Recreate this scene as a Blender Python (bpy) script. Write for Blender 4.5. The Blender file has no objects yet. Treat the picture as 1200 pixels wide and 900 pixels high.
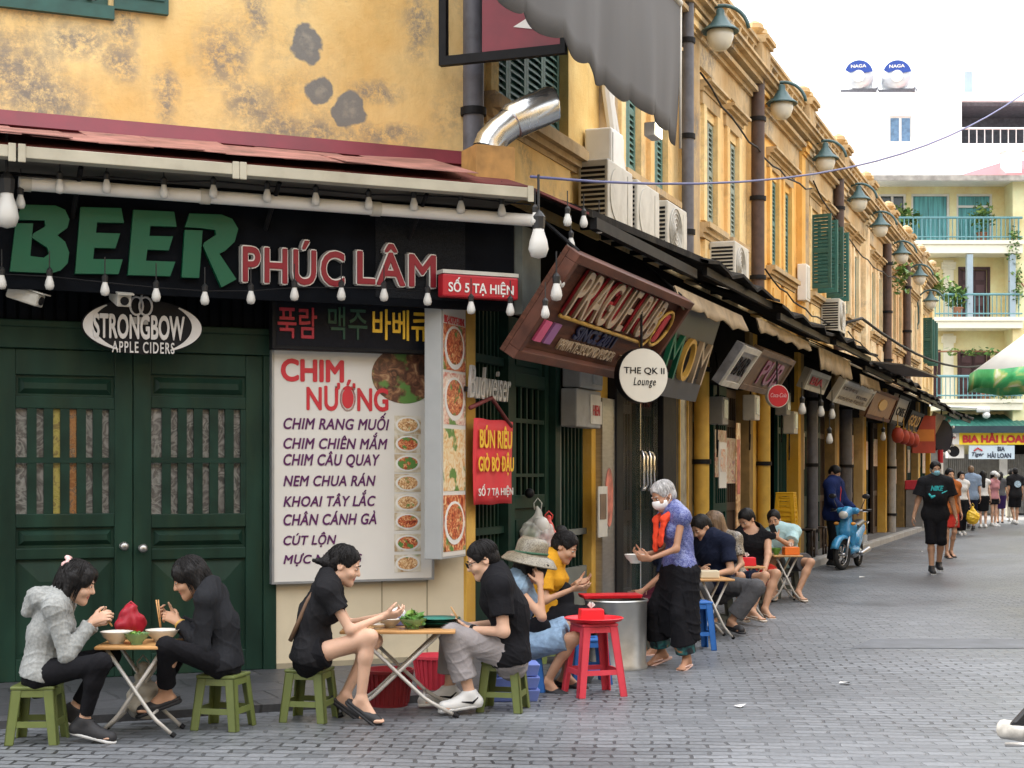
import bpy, bmesh, math, random
import numpy as np
from mathutils import Vector, Matrix

random.seed(7)
R = math.radians
SC = bpy.context.scene
COL = SC.collection

# ------------------------------------------------------------------ camera, sky, sun, exposure
FPX, U0, HV, CH = 1800.0, 600.0, 555.0, 1.53      # focal length in pixels, centre column, horizon row, eye height
cd = bpy.data.cameras.new('camera'); cam = bpy.data.objects.new('camera', cd); COL.objects.link(cam)
cam.location = (0, 0, CH); cam.rotation_euler = (R(90), 0, 0)
cd.sensor_width = 36; cd.lens = 36 * FPX / 1200; cd.shift_y = (HV - 450) / 1200
cd.clip_start = 0.05; cd.clip_end = 2000
SC.camera = cam

SUN_AZ = Vector((-0.90, 0.43, 0)).normalized(); SUN_EL = R(43)
world = bpy.data.worlds.new('World'); SC.world = world; world.use_nodes = True
nt = world.node_tree; nt.nodes.clear()
sky = nt.nodes.new('ShaderNodeTexSky'); sky.sky_type = 'NISHITA'; sky.sun_disc = False
sky.sun_elevation = SUN_EL; sky.sun_rotation = math.atan2(SUN_AZ.x, SUN_AZ.y)
sky.air_density = 1.4; sky.dust_density = 5.0; sky.ozone_density = 1.0
mixc = nt.nodes.new('ShaderNodeMixRGB'); mixc.inputs[0].default_value = 0.72
mixc.inputs[2].default_value = (8.2, 8.3, 8.6, 1)           # thin bright cloud veil
# thicker, brighter veil overhead than at the horizon (overcast sky)
wt = nt.nodes.new('ShaderNodeTexCoord'); ws_ = nt.nodes.new('ShaderNodeSeparateXYZ'); nt.links.new(wt.outputs['Generated'], ws_.inputs[0])
wr = nt.nodes.new('ShaderNodeMapRange'); wr.inputs[1].default_value = 0.0; wr.inputs[2].default_value = 1.0; wr.inputs[3].default_value = 0.50; wr.inputs[4].default_value = 1.9
nt.links.new(ws_.outputs[2], wr.inputs[0]); wv = nt.nodes.new('ShaderNodeVectorMath'); wv.operation = 'SCALE'; wv.inputs[0].default_value = (8.3, 8.3, 8.5)
nt.links.new(wr.outputs[0], wv.inputs['Scale']); nt.links.new(wv.outputs[0], mixc.inputs[2])
bg = nt.nodes.new('ShaderNodeBackground'); bg.inputs[1].default_value = 0.12
wo = nt.nodes.new('ShaderNodeOutputWorld')
nt.links.new(sky.outputs[0], mixc.inputs[1]); nt.links.new(mixc.outputs[0], bg.inputs[0]); nt.links.new(bg.outputs[0], wo.inputs[0])
sl = bpy.data.lights.new('sun', 'SUN'); sl.energy = 3.0; sl.angle = R(0.6); sl.color = (1, 0.95, 0.86)
sun = bpy.data.objects.new('sun', sl); COL.objects.link(sun)
sd = Vector((SUN_AZ.x * math.cos(SUN_EL), SUN_AZ.y * math.cos(SUN_EL), math.sin(SUN_EL)))
sun.rotation_euler = sd.to_track_quat('Z', 'Y').to_euler(); sun.location = (0, 0, 30)
SC.view_settings.view_transform = 'Standard'; SC.view_settings.look = 'None'
SC.view_settings.exposure = 1.6; SC.view_settings.gamma = 1; SC.view_settings.use_curve_mapping = False
SC.render.engine = 'CYCLES'
try:
    SC.cycles.use_denoising = True; SC.cycles.max_bounces = 6; SC.cycles.transparent_max_bounces = 12
except Exception: pass

# ------------------------------------------------------------------ pixel -> world helpers
def W(u, v, Y): return Vector(((u - U0) / FPX * Y, Y, CH + (HV - v) / FPX * Y))
def GY(v, z=0.0): return FPX * (CH - z) / (v - HV)
class Frame:
    """a facade: origin o, direction e along it, n out of it; local x along, y into the wall, z up"""
    def __init__(s, o, e):
        s.o = Vector((o[0], o[1], 0)); s.e = Vector((e[0], e[1], 0)).normalized()
        s.n = Vector((s.e.y, -s.e.x, 0)); s.rz = math.atan2(s.e.y, s.e.x)
    def hit(s, u, v, p=0.0):
        d = Vector(((u - U0) / FPX, 1, (HV - v) / FPX)); o = s.o + s.n * p
        t = (o.dot(s.n)) / d.dot(s.n); w = d * t
        return ((w - s.o).dot(s.e), w.z + CH)
    def w(s, a, p=0.0, z=0.0): return s.o + s.e * a + s.n * p + Vector((0, 0, z))
F1 = Frame((-1.806, 11.65), (2.278, 1.0))
F2 = Frame((-0.375, 12.28), (0.3767, 1.0))
F1_END = 1.563            # length of facade one from its origin to the corner

# ------------------------------------------------------------------ objects
def link(o, parent=None):
    COL.objects.link(o)
    if parent is not None: o.parent = parent
    return o
def tag(o, label=None, cat=None, group=None, kind=None):
    if label: o['label'] = label
    if cat: o['category'] = cat
    if group: o['group'] = group
    if kind: o['kind'] = kind
    return o
def thing(name, label, cat, loc=(0, 0, 0), rz=0.0, group=None):
    o = bpy.data.objects.new(name, None); COL.objects.link(o); o.empty_display_size = 0.1
    o.location = loc; o.rotation_euler = (0, 0, rz)
    return tag(o, label, cat, group)
def copy_tree(o, parent=None, loc=None, rz=None, label=None):
    c = o.copy(); COL.objects.link(c)
    if parent is not None: c.parent = parent
    if loc is not None: c.location = loc
    if rz is not None: c.rotation_euler = (0, 0, rz)
    if label: c['label'] = label
    for ch in list(o.children): copy_tree(ch, c)
    return c
def MT(loc=(0, 0, 0), rot=(0, 0, 0), sc=(1, 1, 1)):
    from mathutils import Euler
    return Matrix.LocRotScale(Vector(loc), Euler(rot), Vector(sc))

class MB:
    def __init__(s): s.v = []; s.f = []; s.mi = []; s.cur = 0
    def add(s, vs, fs, M=None):
        b = len(s.v)
        for p in vs:
            p = Vector(p); s.v.append(M @ p if M is not None else p)
        for f in fs: s.f.append([i + b for i in f]); s.mi.append(s.cur)
        return s
    def box(s, x0, x1, y0, y1, z0, z1, M=None):
        return s.add([(x0, y0, z0), (x1, y0, z0), (x1, y1, z0), (x0, y1, z0), (x0, y0, z1), (x1, y0, z1), (x1, y1, z1), (x0, y1, z1)],
                     [(3, 2, 1, 0), (4, 5, 6, 7), (0, 1, 5, 4), (1, 2, 6, 5), (2, 3, 7, 6), (3, 0, 4, 7)], M)
    def hexa(s, lo, hi, z0, z1, M=None):
        """lo / hi: (x0,x1,y0,y1) rectangles at z0 and z1"""
        a, b = lo, hi
        return s.add([(a[0], a[2], z0), (a[1], a[2], z0), (a[1], a[3], z0), (a[0], a[3], z0), (b[0], b[2], z1), (b[1], b[2], z1), (b[1], b[3], z1), (b[0], b[3], z1)],
                     [(3, 2, 1, 0), (4, 5, 6, 7), (0, 1, 5, 4), (1, 2, 6, 5), (2, 3, 7, 6), (3, 0, 4, 7)], M)
    def prism(s, pts, y0, y1, M=None):
        """outline in x,z extruded from y0 to y1"""
        n = len(pts); vs = [(x, y0, z) for x, z in pts] + [(x, y1, z) for x, z in pts]
        return s.add(vs, [list(range(n)), list(range(2 * n - 1, n - 1, -1))] + [(i, i + n, (i + 1) % n + n, (i + 1) % n) for i in range(n)], M)
    def quad(s, a, b, c, d): return s.add([a, b, c, d], [(0, 1, 2, 3)])
    def tube(s, pts, r, n=8, M=None, cap=True):
        pts = [Vector(p) for p in pts]; k = len(pts); rs = r if isinstance(r, (list, tuple)) else [r] * k
        vs = []; up = None
        for i, p in enumerate(pts):
            d = (pts[min(i + 1, k - 1)] - pts[max(i - 1, 0)])
            if d.length < 1e-9: d = Vector((0, 0, 1))
            d.normalize()
            if up is None:
                up = Vector((0, 0, 1)) if abs(d.z) < 0.9 else Vector((1, 0, 0))
            a = d.cross(up)
            if a.length < 1e-6: a = d.cross(Vector((0, 1, 0)))
            a.normalize(); b = d.cross(a); up = -b if b.dot(up) < 0 else b
            up = a.cross(d)
            for j in range(n):
                t = 2 * math.pi * j / n
                vs.append(p + (a * math.cos(t) + up * math.sin(t)) * rs[i])
        fs = []
        for i in range(k - 1):
            for j in range(n):
                fs.append((i * n + j, i * n + (j + 1) % n, (i + 1) * n + (j + 1) % n, (i + 1) * n + j))
        if cap: fs += [list(range(n))[::-1], [(k - 1) * n + j for j in range(n)]]
        return s.add(vs, fs, M)
    def lathe(s, prof, n=16, M=None, cap=True):
        vs = []; k = len(prof)
        for r, z in prof:
            for j in range(n):
                t = 2 * math.pi * j / n; vs.append((r * math.cos(t), r * math.sin(t), z))
        fs = []
        for i in range(k - 1):
            for j in range(n): fs.append((i * n + j, i * n + (j + 1) % n, (i + 1) * n + (j + 1) % n, (i + 1) * n + j))
        if cap: fs += [list(range(n))[::-1], [(k - 1) * n + j for j in range(n)]]
        return s.add(vs, fs, M)
    def ball(s, c, r, n=12, m=8):
        r = r if isinstance(r, (tuple, list)) else (r, r, r)
        return s.lathe([(max(1e-4, math.sin(math.pi * i / m)), -math.cos(math.pi * i / m)) for i in range(m + 1)], n, MT(c, (0, 0, 0), r))
    def build(s, name, mat, parent=None, smooth=False, bevel=0.0, loc=None):
        me = bpy.data.meshes.new(name); me.from_pydata([tuple(p) for p in s.v], [], s.f)
        for m in (mat if isinstance(mat, (list, tuple)) else [mat]): me.materials.append(m)
        if any(s.mi): me.polygons.foreach_set('material_index', s.mi)
        bm = bmesh.new(); bm.from_mesh(me); bmesh.ops.recalc_face_normals(bm, faces=bm.faces); bm.to_mesh(me); bm.free()
        if smooth: smooth_mesh(me, smooth)
        o = link(bpy.data.objects.new(name, me), parent)
        if loc is not None: o.location = loc
        if bevel:
            b = o.modifiers.new('bevel', 'BEVEL'); b.width = bevel; b.segments = 2; b.limit_method = 'ANGLE'; b.angle_limit = R(40)
        return o
def smooth_mesh(me, ang=40):
    me.polygons.foreach_set('use_smooth', [True] * len(me.polygons))
    if ang is not True:
        try: me.set_sharp_from_angle(angle=R(ang))
        except Exception: pass

# ------------------------------------------------------------------ materials
MATS = {}
def nd(t, typ, **k):
    n = t.nodes.new(typ)
    for a, b in k.items(): setattr(n, a, b)
    return n
def mat(name, col, rough=0.6, metal=0.0, var=0.12, scale=6.0, bump=0.0, bscale=40.0, spec=0.4, alpha=1.0, trans=0.0, dirt=0.0, dcol=(0.05, 0.045, 0.04), emit=0.0, sss=0.0, stretch=(1, 1, 1)):
    """procedural: base colour wandered by noise, dirt patches, noise bump"""
    if name in MATS: return MATS[name]
    m = bpy.data.materials.new(name); MATS[name] = m; m.use_nodes = True
    t = m.node_tree; b = t.nodes['Principled BSDF']; L = t.links.new
    b.inputs['Roughness'].default_value = rough; b.inputs['Metallic'].default_value = metal
    b.inputs['Specular IOR Level'].default_value = spec
    tc = nd(t, 'ShaderNodeTexCoord'); mp = nd(t, 'ShaderNodeMapping'); mp.inputs['Scale'].default_value = stretch
    L(tc.outputs['Object'], mp.inputs[0])
    n1 = nd(t, 'ShaderNodeTexNoise'); n1.inputs['Scale'].default_value = scale; n1.inputs['Detail'].default_value = 5
    L(mp.outputs[0], n1.inputs['Vector'])
    r = nd(t, 'ShaderNodeMapRange'); r.inputs[1].default_value = 0.3; r.inputs[2].default_value = 0.7
    r.inputs[3].default_value = 1 - var; r.inputs[4].default_value = 1 + var
    L(n1.outputs[0], r.inputs[0])
    mul = nd(t, 'ShaderNodeVectorMath', operation='SCALE'); mul.inputs[0].default_value = col[:3]
    L(r.outputs[0], mul.inputs['Scale']); out = mul.outputs[0]
    if dirt > 0:
        n2 = nd(t, 'ShaderNodeTexNoise'); n2.inputs['Scale'].default_value = scale * 0.7; n2.inputs['Detail'].default_value = 8; n2.inputs['Roughness'].default_value = 0.65
        L(mp.outputs[0], n2.inputs['Vector'])
        r2 = nd(t, 'ShaderNodeMapRange'); r2.inputs[1].default_value = 0.5; r2.inputs[2].default_value = 0.72; r2.inputs[4].default_value = dirt
        L(n2.outputs[0], r2.inputs[0])
        mx = nd(t, 'ShaderNodeMixRGB'); mx.inputs[2].default_value = (*dcol, 1)
        L(r2.outputs[0], mx.inputs[0]); L(out, mx.inputs[1]); out = mx.outputs[0]
    L(out, b.inputs['Base Color'])
    r3 = nd(t, 'ShaderNodeMapRange'); r3.inputs[3].default_value = max(0.02, rough - 0.1); r3.inputs[4].default_value = min(1, rough + 0.1)
    L(n1.outputs[0], r3.inputs[0]); L(r3.outputs[0], b.inputs['Roughness'])
    if bump > 0:
        n3 = nd(t, 'ShaderNodeTexNoise'); n3.inputs['Scale'].default_value = bscale; n3.inputs['Detail'].default_value = 4
        L(mp.outputs[0], n3.inputs['Vector'])
        bp = nd(t, 'ShaderNodeBump'); bp.inputs['Strength'].default_value = bump; bp.inputs['Distance'].default_value = 0.01
        L(n3.outputs[0], bp.inputs['Height']); L(bp.outputs[0], b.inputs['Normal'])
    if trans: b.inputs['Transmission Weight'].default_value = trans
    if alpha < 1: b.inputs['Alpha'].default_value = alpha
    if sss:
        b.inputs['Subsurface Weight'].default_value = sss; b.inputs['Subsurface Radius'].default_value = (0.01, 0.004, 0.002)
    if emit:
        b.inputs['Emission Color'].default_value = (*col, 1); b.inputs['Emission Strength'].default_value = emit
    return m

def ramp(t, stops, interp='LINEAR'):
    n = nd(t, 'ShaderNodeValToRGB'); cr = n.color_ramp; cr.interpolation = interp
    while len(cr.elements) < len(stops): cr.elements.new(0.5)
    for e, (p, c) in zip(cr.elements, stops): e.position = p; e.color = (*c, 1)
    return n

def stucco(name, col, stain=0.5, patch=0.5, seed=0.0, grime=(0.10, 0.085, 0.06), spots=()):
    """old limewash: colour drift, weathered grey patches, peeled plaster, streaks"""
    if name in MATS: return MATS[name]
    m = bpy.data.materials.new(name); MATS[name] = m; m.use_nodes = True
    t = m.node_tree; b = t.nodes['Principled BSDF']; L = t.links.new
    tc = nd(t, 'ShaderNodeTexCoord'); mp = nd(t, 'ShaderNodeMapping'); mp.inputs['Location'].default_value = (seed, seed * 0.7, seed * 1.3)
    L(tc.outputs['Object'], mp.inputs[0]); P = mp.outputs[0]
    def noise(sc, det=6, ro=0.6, vec=P, dist=0.0):
        n = nd(t, 'ShaderNodeTexNoise'); n.inputs['Scale'].default_value = sc; n.inputs['Detail'].default_value = det
        n.inputs['Roughness'].default_value = ro; n.inputs['Distortion'].default_value = dist; L(vec, n.inputs['Vector']); return n.outputs[0]
    def rng(x, a, b_, c, d):
        r = nd(t, 'ShaderNodeMapRange'); L(x, r.inputs[0])
        for i, q in enumerate((a, b_, c, d)): r.inputs[i + 1].default_value = q
        return r.outputs[0]
    def mix(f, a, b_):
        x = nd(t, 'ShaderNodeMixRGB')
        if isinstance(f, float): x.inputs[0].default_value = f
        else: L(f, x.inputs[0])
        for i, q in ((1, a), (2, b_)):
            if isinstance(q, tuple): x.inputs[i].default_value = (*q, 1)
            else: L(q, x.inputs[i])
        return x.outputs[0]
    def mul(a, b_):
        x = nd(t, 'ShaderNodeMath', operation='MULTIPLY'); L(a, x.inputs[0])
        if isinstance(b_, float): x.inputs[1].default_value = b_
        else: L(b_, x.inputs[1])
        return x.outputs[0]
    pale = tuple(min(0.85, c * 1.05 + 0.08) for c in col); deep = (col[0] * 0.93, col[1] * 0.82, col[2] * 0.7)
    c = mix(rng(noise(0.9, 4), 0.35, 0.68, 0, 1), deep, pale)
    c = mix(rng(noise(5, 8, 0.7), 0.45, 0.75, 0, 0.5), c, col)
    # vertical rain streaks
    ms = nd(t, 'ShaderNodeMapping'); ms.inputs['Scale'].default_value = (5, 5, 0.5); L(P, ms.inputs[0])
    c = mix(mul(rng(noise(1.6, 6, 0.65, ms.outputs[0]), 0.52, 0.8, 0, 1), 0.55 * stain), c, (col[0] * 0.5, col[1] * 0.42, col[2] * 0.33))
    # grey mould patches: big mask times fine breakup
    big = rng(noise(0.85, 3, 0.5, P, 0.4), 0.50, 0.66, 0, 1); fine = rng(noise(9, 12, 0.8), 0.45, 0.57, 0, 1)
    pm = mul(mul(big, fine), patch)
    c = mix(pm, c, (0.20, 0.19, 0.175))
    fl = rng(noise(3.1, 8, 0.7, P, 0.8), 0.66, 0.70, 0, 1)
    c = mix(mul(fl, patch), c, (0.27, 0.24, 0.20))
    c = mix(mul(rng(noise(2.2, 9, 0.75), 0.5, 0.8, 0, 1), stain * 0.7), c, grime)
    if spots:                       # fallen plaster and mould where the wall really has them
        dn = nd(t, 'ShaderNodeTexNoise'); dn.inputs['Scale'].default_value = 5; dn.inputs['Detail'].default_value = 8; L(tc.outputs['Object'], dn.inputs['Vector'])
        dv = nd(t, 'ShaderNodeVectorMath', operation='MULTIPLY_ADD'); L(dn.outputs['Color'], dv.inputs[0]); dv.inputs[1].default_value = (.22, 0, .22)
        sh = nd(t, 'ShaderNodeVectorMath', operation='ADD'); L(tc.outputs['Object'], sh.inputs[0]); sh.inputs[1].default_value = (-.11, 0, -.11); L(sh.outputs[0], dv.inputs[2])
        for (sx, sz, rx_, rz_, hard) in spots:
            mm = nd(t, 'ShaderNodeMapping', vector_type='TEXTURE'); mm.inputs['Location'].default_value = (sx, 0, sz); mm.inputs['Scale'].default_value = (rx_, 1e3, rz_); L(dv.outputs[0], mm.inputs[0])
            ln = nd(t, 'ShaderNodeVectorMath', operation='LENGTH'); L(mm.outputs[0], ln.inputs[0])
            if hard:
                c = mix(rng(ln.outputs['Value'], 1.0, 0.86, 0, 1), c, (0.22, 0.21, 0.19)); c = mix(mul(rng(ln.outputs['Value'], .52, .36, 0, .75), rng(noise(14, 6), .4, .6, 0, 1)), c, (0.34, 0.31, 0.25))
            else:
                c = mix(mul(rng(ln.outputs['Value'], 1.1, 0.3, 0, 1), rng(noise(11, 12, .82), .42, .55, 0, .85)), c, (0.22, 0.205, 0.185))
    L(c, b.inputs['Base Color']); b.inputs['Roughness'].default_value = 0.9; b.inputs['Specular IOR Level'].default_value = 0.15
    bp = nd(t, 'ShaderNodeBump'); bp.inputs['Strength'].default_value = 0.35; bp.inputs['Distance'].default_value = 0.02
    hs = nd(t, 'ShaderNodeMath', operation='SUBTRACT'); L(noise(22, 6, 0.7), hs.inputs[0]); L(pm, hs.inputs[1])
    L(hs.outputs[0], bp.inputs['Height']); L(bp.outputs[0], b.inputs['Normal'])
    return m

def food(name, stops, scale=22, seed=0.0, greens=0.25):
    """printed picture of a dish: cells and noise in the dish's colours"""
    if name in MATS: return MATS[name]
    m = bpy.data.materials.new(name); MATS[name] = m; m.use_nodes = True
    t = m.node_tree; b = t.nodes['Principled BSDF']; L = t.links.new
    tc = nd(t, 'ShaderNodeTexCoord'); mp = nd(t, 'ShaderNodeMapping'); mp.inputs['Location'].default_value = (seed, seed * 2, seed * 3)
    L(tc.outputs['Object'], mp.inputs[0])
    n = nd(t, 'ShaderNodeTexNoise'); n.inputs['Scale'].default_value = scale; n.inputs['Detail'].default_value = 6; n.inputs['Distortion'].default_value = 1.5
    L(mp.outputs[0], n.inputs['Vector'])
    r = ramp(t, stops); L(n.outputs[0], r.inputs[0])
    v = nd(t, 'ShaderNodeTexNoise'); v.inputs['Scale'].default_value = scale * 0.45; v.inputs['Detail'].default_value = 3
    mp2 = nd(t, 'ShaderNodeMapping'); mp2.inputs['Location'].default_value = (seed + 9, 4, seed); L(tc.outputs['Object'], mp2.inputs[0]); L(mp2.outputs[0], v.inputs['Vector'])
    rr = nd(t, 'ShaderNodeMapRange'); rr.inputs[1].default_value = 0.62 - greens * 0.3; rr.inputs[2].default_value = 0.68 - greens * 0.3; L(v.outputs[0], rr.inputs[0])
    mx = nd(t, 'ShaderNodeMixRGB'); mx.inputs[2].default_value = (0.10, 0.22, 0.05, 1); L(rr.outputs[0], mx.inputs[0]); L(r.outputs[0], mx.inputs[1])
    L(mx.outputs[0], b.inputs['Base Color']); b.inputs['Roughness'].default_value = 0.35
    return m
RED_DISH = [(0.3, (0.10, 0.02, 0.01)), (0.45, (0.42, 0.07, 0.03)), (0.56, (0.62, 0.22, 0.08)), (0.68, (0.75, 0.55, 0.30))]
TAN_DISH = [(0.3, (0.20, 0.08, 0.03)), (0.45, (0.50, 0.25, 0.10)), (0.56, (0.68, 0.45, 0.22)), (0.68, (0.8, 0.7, 0.5))]
DARK_DISH = [(0.3, (0.03, 0.015, 0.01)), (0.5, (0.12, 0.05, 0.03)), (0.62, (0.25, 0.12, 0.06)), (0.75, (0.5, 0.35, 0.2))]

# ------------------------------------------------------------------ lettering
def text_mesh(s, bold=0.0, shear=0.0, depth=0.02, spacing=1.0):
    cu = bpy.data.curves.new('lettering', 'FONT'); cu.body = s; cu.size = 1.0; cu.offset = bold; cu.shear = shear
    cu.extrude = depth / 2; cu.space_character = spacing; cu.resolution_u = 4
    o = bpy.data.objects.new('lettering', cu); COL.objects.link(o)
    dg = bpy.context.evaluated_depsgraph_get(); dg.update()
    me = bpy.data.meshes.new_from_object(o.evaluated_get(dg)); bpy.data.objects.remove(o); bpy.data.curves.remove(cu)
    return me
def lettering(s, box, y, material, parent, bold=0.0, shear=0.0, depth=0.01, spacing=1.0, name='lettering', M=None, skew=0.0):
    """fit the words s into box (x0,z0,x1,z1) of the parent's local x,z plane; front face at y; skew = z rise over the width"""
    me = text_mesh(s, min(bold, 0.0), shear, 0.1, spacing)
    if bold > 0:                                     # heavier strokes: the outline laid over itself in a ring, each copy a hair deeper
        bm = bmesh.new(); bm.from_mesh(me); base = bm.copy(); tmp = bpy.data.meshes.new('t')
        for k in range(1, 8):
            b2 = base.copy(); bmesh.ops.translate(b2, verts=b2.verts, vec=(bold * math.cos(k * .8976), bold * math.sin(k * .8976), -0.004 * k)); b2.to_mesh(tmp); b2.free(); bm.from_mesh(tmp)
        bm.to_mesh(me); bm.free(); base.free(); bpy.data.meshes.remove(tmp)
    n = len(me.vertices); co = np.zeros(n * 3); me.vertices.foreach_get('co', co); co = co.reshape(-1, 3)
    lo, hi = co.min(0), co.max(0); x0, z0, x1, z1 = box
    q = np.zeros_like(co); tx = (co[:, 0] - lo[0]) / (hi[0] - lo[0])
    q[:, 0] = x0 + tx * (x1 - x0)
    q[:, 2] = z0 + (co[:, 1] - lo[1]) / (hi[1] - lo[1]) * (z1 - z0) + skew * tx
    q[:, 1] = y + depth * (1 - (co[:, 2] - lo[2]) / max(1e-6, hi[2] - lo[2]))
    if M is not None: q = np.array([tuple(M @ Vector(p)) for p in q])
    me.vertices.foreach_set('co', q.reshape(-1)); me.update(); me.materials.clear(); me.materials.append(material)
    bm = bmesh.new(); bm.from_mesh(me); bmesh.ops.recalc_face_normals(bm, faces=bm.faces); bm.to_mesh(me); bm.free()
    me.name = name
    return link(bpy.data.objects.new(name, me), parent)
# ------------------------------------------------------------------ smooth solids: distance field -> one continuous surface
class SDF:
    def __init__(s, lo, hi, vox):
        s.lo = np.array(lo, np.float64); s.vox = vox
        n = np.ceil((np.array(hi) - s.lo) / vox).astype(int) + 1
        s.d = np.full(n, 1.0, np.float32); s.n = n
        s.ax = [(s.lo[i] + np.arange(n[i]) * vox).astype(np.float32) for i in range(3)]
    def blk(s, lo, hi):
        a = np.clip(np.floor((np.array(lo) - s.lo) / s.vox).astype(int), 0, s.n); b = np.clip(np.ceil((np.array(hi) - s.lo) / s.vox).astype(int) + 1, 0, s.n)
        sl = tuple(slice(int(a[i]), int(b[i])) for i in range(3))
        return sl, s.ax[0][sl[0]][:, None, None], s.ax[1][sl[1]][None, :, None], s.ax[2][sl[2]][None, None, :]
    def _op(s, sl, q, k, sub):
        d = s.d[sl]
        if d.size == 0: return
        if sub:
            q = -q
            if k > 0:
                h = np.clip(0.5 + 0.5 * (d - q) / k, 0, 1); s.d[sl] = d * h + q * (1 - h) + k * h * (1 - h)
            else: s.d[sl] = np.maximum(d, q)
        else:
            if k > 0:
                h = np.clip(0.5 + 0.5 * (q - d) / k, 0, 1); s.d[sl] = d * h + q * (1 - h) - k * h * (1 - h)
            else: s.d[sl] = np.minimum(d, q)
    def rc(s, a, b, ra, rb, k=0.02, sub=False, flat=None, cut=()):
        """tapered capsule a->b; flat=(direction, ratio<1) squashes it along that direction; cut=[(point, normal)] keeps the side against the normal"""
        a = np.array(a, float); b = np.array(b, float); r = max(ra, rb); m = r + k + 0.012
        sl, X, Y, Z = s.blk(np.minimum(a, b) - m, np.maximum(a, b) + m)
        ab = b - a; L2 = max(1e-9, float(ab @ ab))
        px, py, pz = X - a[0], Y - a[1], Z - a[2]
        h = np.clip((px * ab[0] + py * ab[1] + pz * ab[2]) / L2, 0, 1)
        qx, qy, qz = px - h * ab[0], py - h * ab[1], pz - h * ab[2]
        if flat is not None:
            f = np.array(flat[0], float); f = f / np.linalg.norm(f); w = qx * f[0] + qy * f[1] + qz * f[2]; g = (1 / flat[1] - 1) * w
            q = np.sqrt((qx + g * f[0]) ** 2 + (qy + g * f[1]) ** 2 + (qz + g * f[2]) ** 2) - (ra + (rb - ra) * h)
        else: q = np.sqrt(qx * qx + qy * qy + qz * qz) - (ra + (rb - ra) * h)
        for p, n in cut:
            n = np.array(n, float); n = n / np.linalg.norm(n); q = np.maximum(q, (X - p[0]) * n[0] + (Y - p[1]) * n[1] + (Z - p[2]) * n[2])
        s._op(sl, q.astype(np.float32), k, sub)
    def ell(s, c, r, axes=None, k=0.02, sub=False, cut=()):
        """ellipsoid, axes = three unit rows"""
        c = np.array(c, float); A = np.eye(3) if axes is None else np.array(axes, float); m = max(r) + k + 0.012
        sl, X, Y, Z = s.blk(c - m, c + m)
        px, py, pz = X - c[0], Y - c[1], Z - c[2]
        u = [px * A[i, 0] + py * A[i, 1] + pz * A[i, 2] for i in range(3)]
        k0 = np.sqrt(sum((u[i] / r[i]) ** 2 for i in range(3))); k1 = np.sqrt(sum((u[i] / (r[i] * r[i])) ** 2 for i in range(3))) + 1e-6
        q = k0 * (k0 - 1) / k1
        for p, n in cut:
            n = np.array(n, float); n = n / np.linalg.norm(n); q = np.maximum(q, (X - p[0]) * n[0] + (Y - p[1]) * n[1] + (Z - p[2]) * n[2])
        s._op(sl, q.astype(np.float32), k, sub)
    def plane(s, p, n):
        """remove everything on the side of the normal"""
        n = np.array(n, float); n = n / np.linalg.norm(n)
        X, Y, Z = s.ax[0][:, None, None], s.ax[1][None, :, None], s.ax[2][None, None, :]
        s.d = np.maximum(s.d, ((X - p[0]) * n[0] + (Y - p[1]) * n[1] + (Z - p[2]) * n[2]).astype(np.float32))
    def surf(s):
        d = s.d; d[0], d[-1], d[:, 0], d[:, -1], d[:, :, 0], d[:, :, -1] = (np.maximum(x, 0.001) for x in (d[0], d[-1], d[:, 0], d[:, -1], d[:, :, 0], d[:, :, -1]))
        g = d < 0; c = np.zeros(np.array(d.shape) - 1, np.int8)
        offs = [(i, j, k) for i in (0, 1) for j in (0, 1) for k in (0, 1)]; n = d.shape
        for i, j, k in offs: c += g[i:n[0] - 1 + i, j:n[1] - 1 + j, k:n[2] - 1 + k]
        act = (c > 0) & (c < 8); idx = np.argwhere(act); vid = np.full(c.shape, -1, np.int32); vid[act] = np.arange(len(idx))
        D = {o: d[idx[:, 0] + o[0], idx[:, 1] + o[1], idx[:, 2] + o[2]] for o in offs}
        acc = np.zeros((len(idx), 3)); cnt = np.zeros(len(idx))
        for a in offs:
            for ax in range(3):
                if a[ax]: continue
                b = list(a); b[ax] = 1; b = tuple(b); x = (D[a] < 0) != (D[b] < 0)
                t = np.where(x, D[a] / np.where(x, D[a] - D[b], 1), 0)
                p = np.tile(np.array(a, float), (len(idx), 1)); p[:, ax] += t
                acc += p * x[:, None]; cnt += x
        v = (idx + acc / cnt[:, None]) * s.vox + s.lo
        F = []
        for ax in range(3):
            o1, o2 = [(1, 2), (2, 0), (0, 1)][ax]
            A = np.take(g, range(n[ax] - 1), ax); B = np.take(g, range(1, n[ax]), ax)
            e = np.argwhere(A != B); ok = (e[:, o1] > 0) & (e[:, o2] > 0) & (e[:, o1] < n[o1] - 1) & (e[:, o2] < n[o2] - 1); e = e[ok]
            ins = g[e[:, 0], e[:, 1], e[:, 2]]
            def cell(d1, d2):
                q = e.copy(); q[:, o1] -= d1; q[:, o2] -= d2; return vid[q[:, 0], q[:, 1], q[:, 2]]
            Q = np.stack([cell(1, 1), cell(0, 1), cell(0, 0), cell(1, 0)], 1)
            Q[~ins] = Q[~ins][:, ::-1]; F.append(Q)
        return v, np.concatenate(F)

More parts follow.
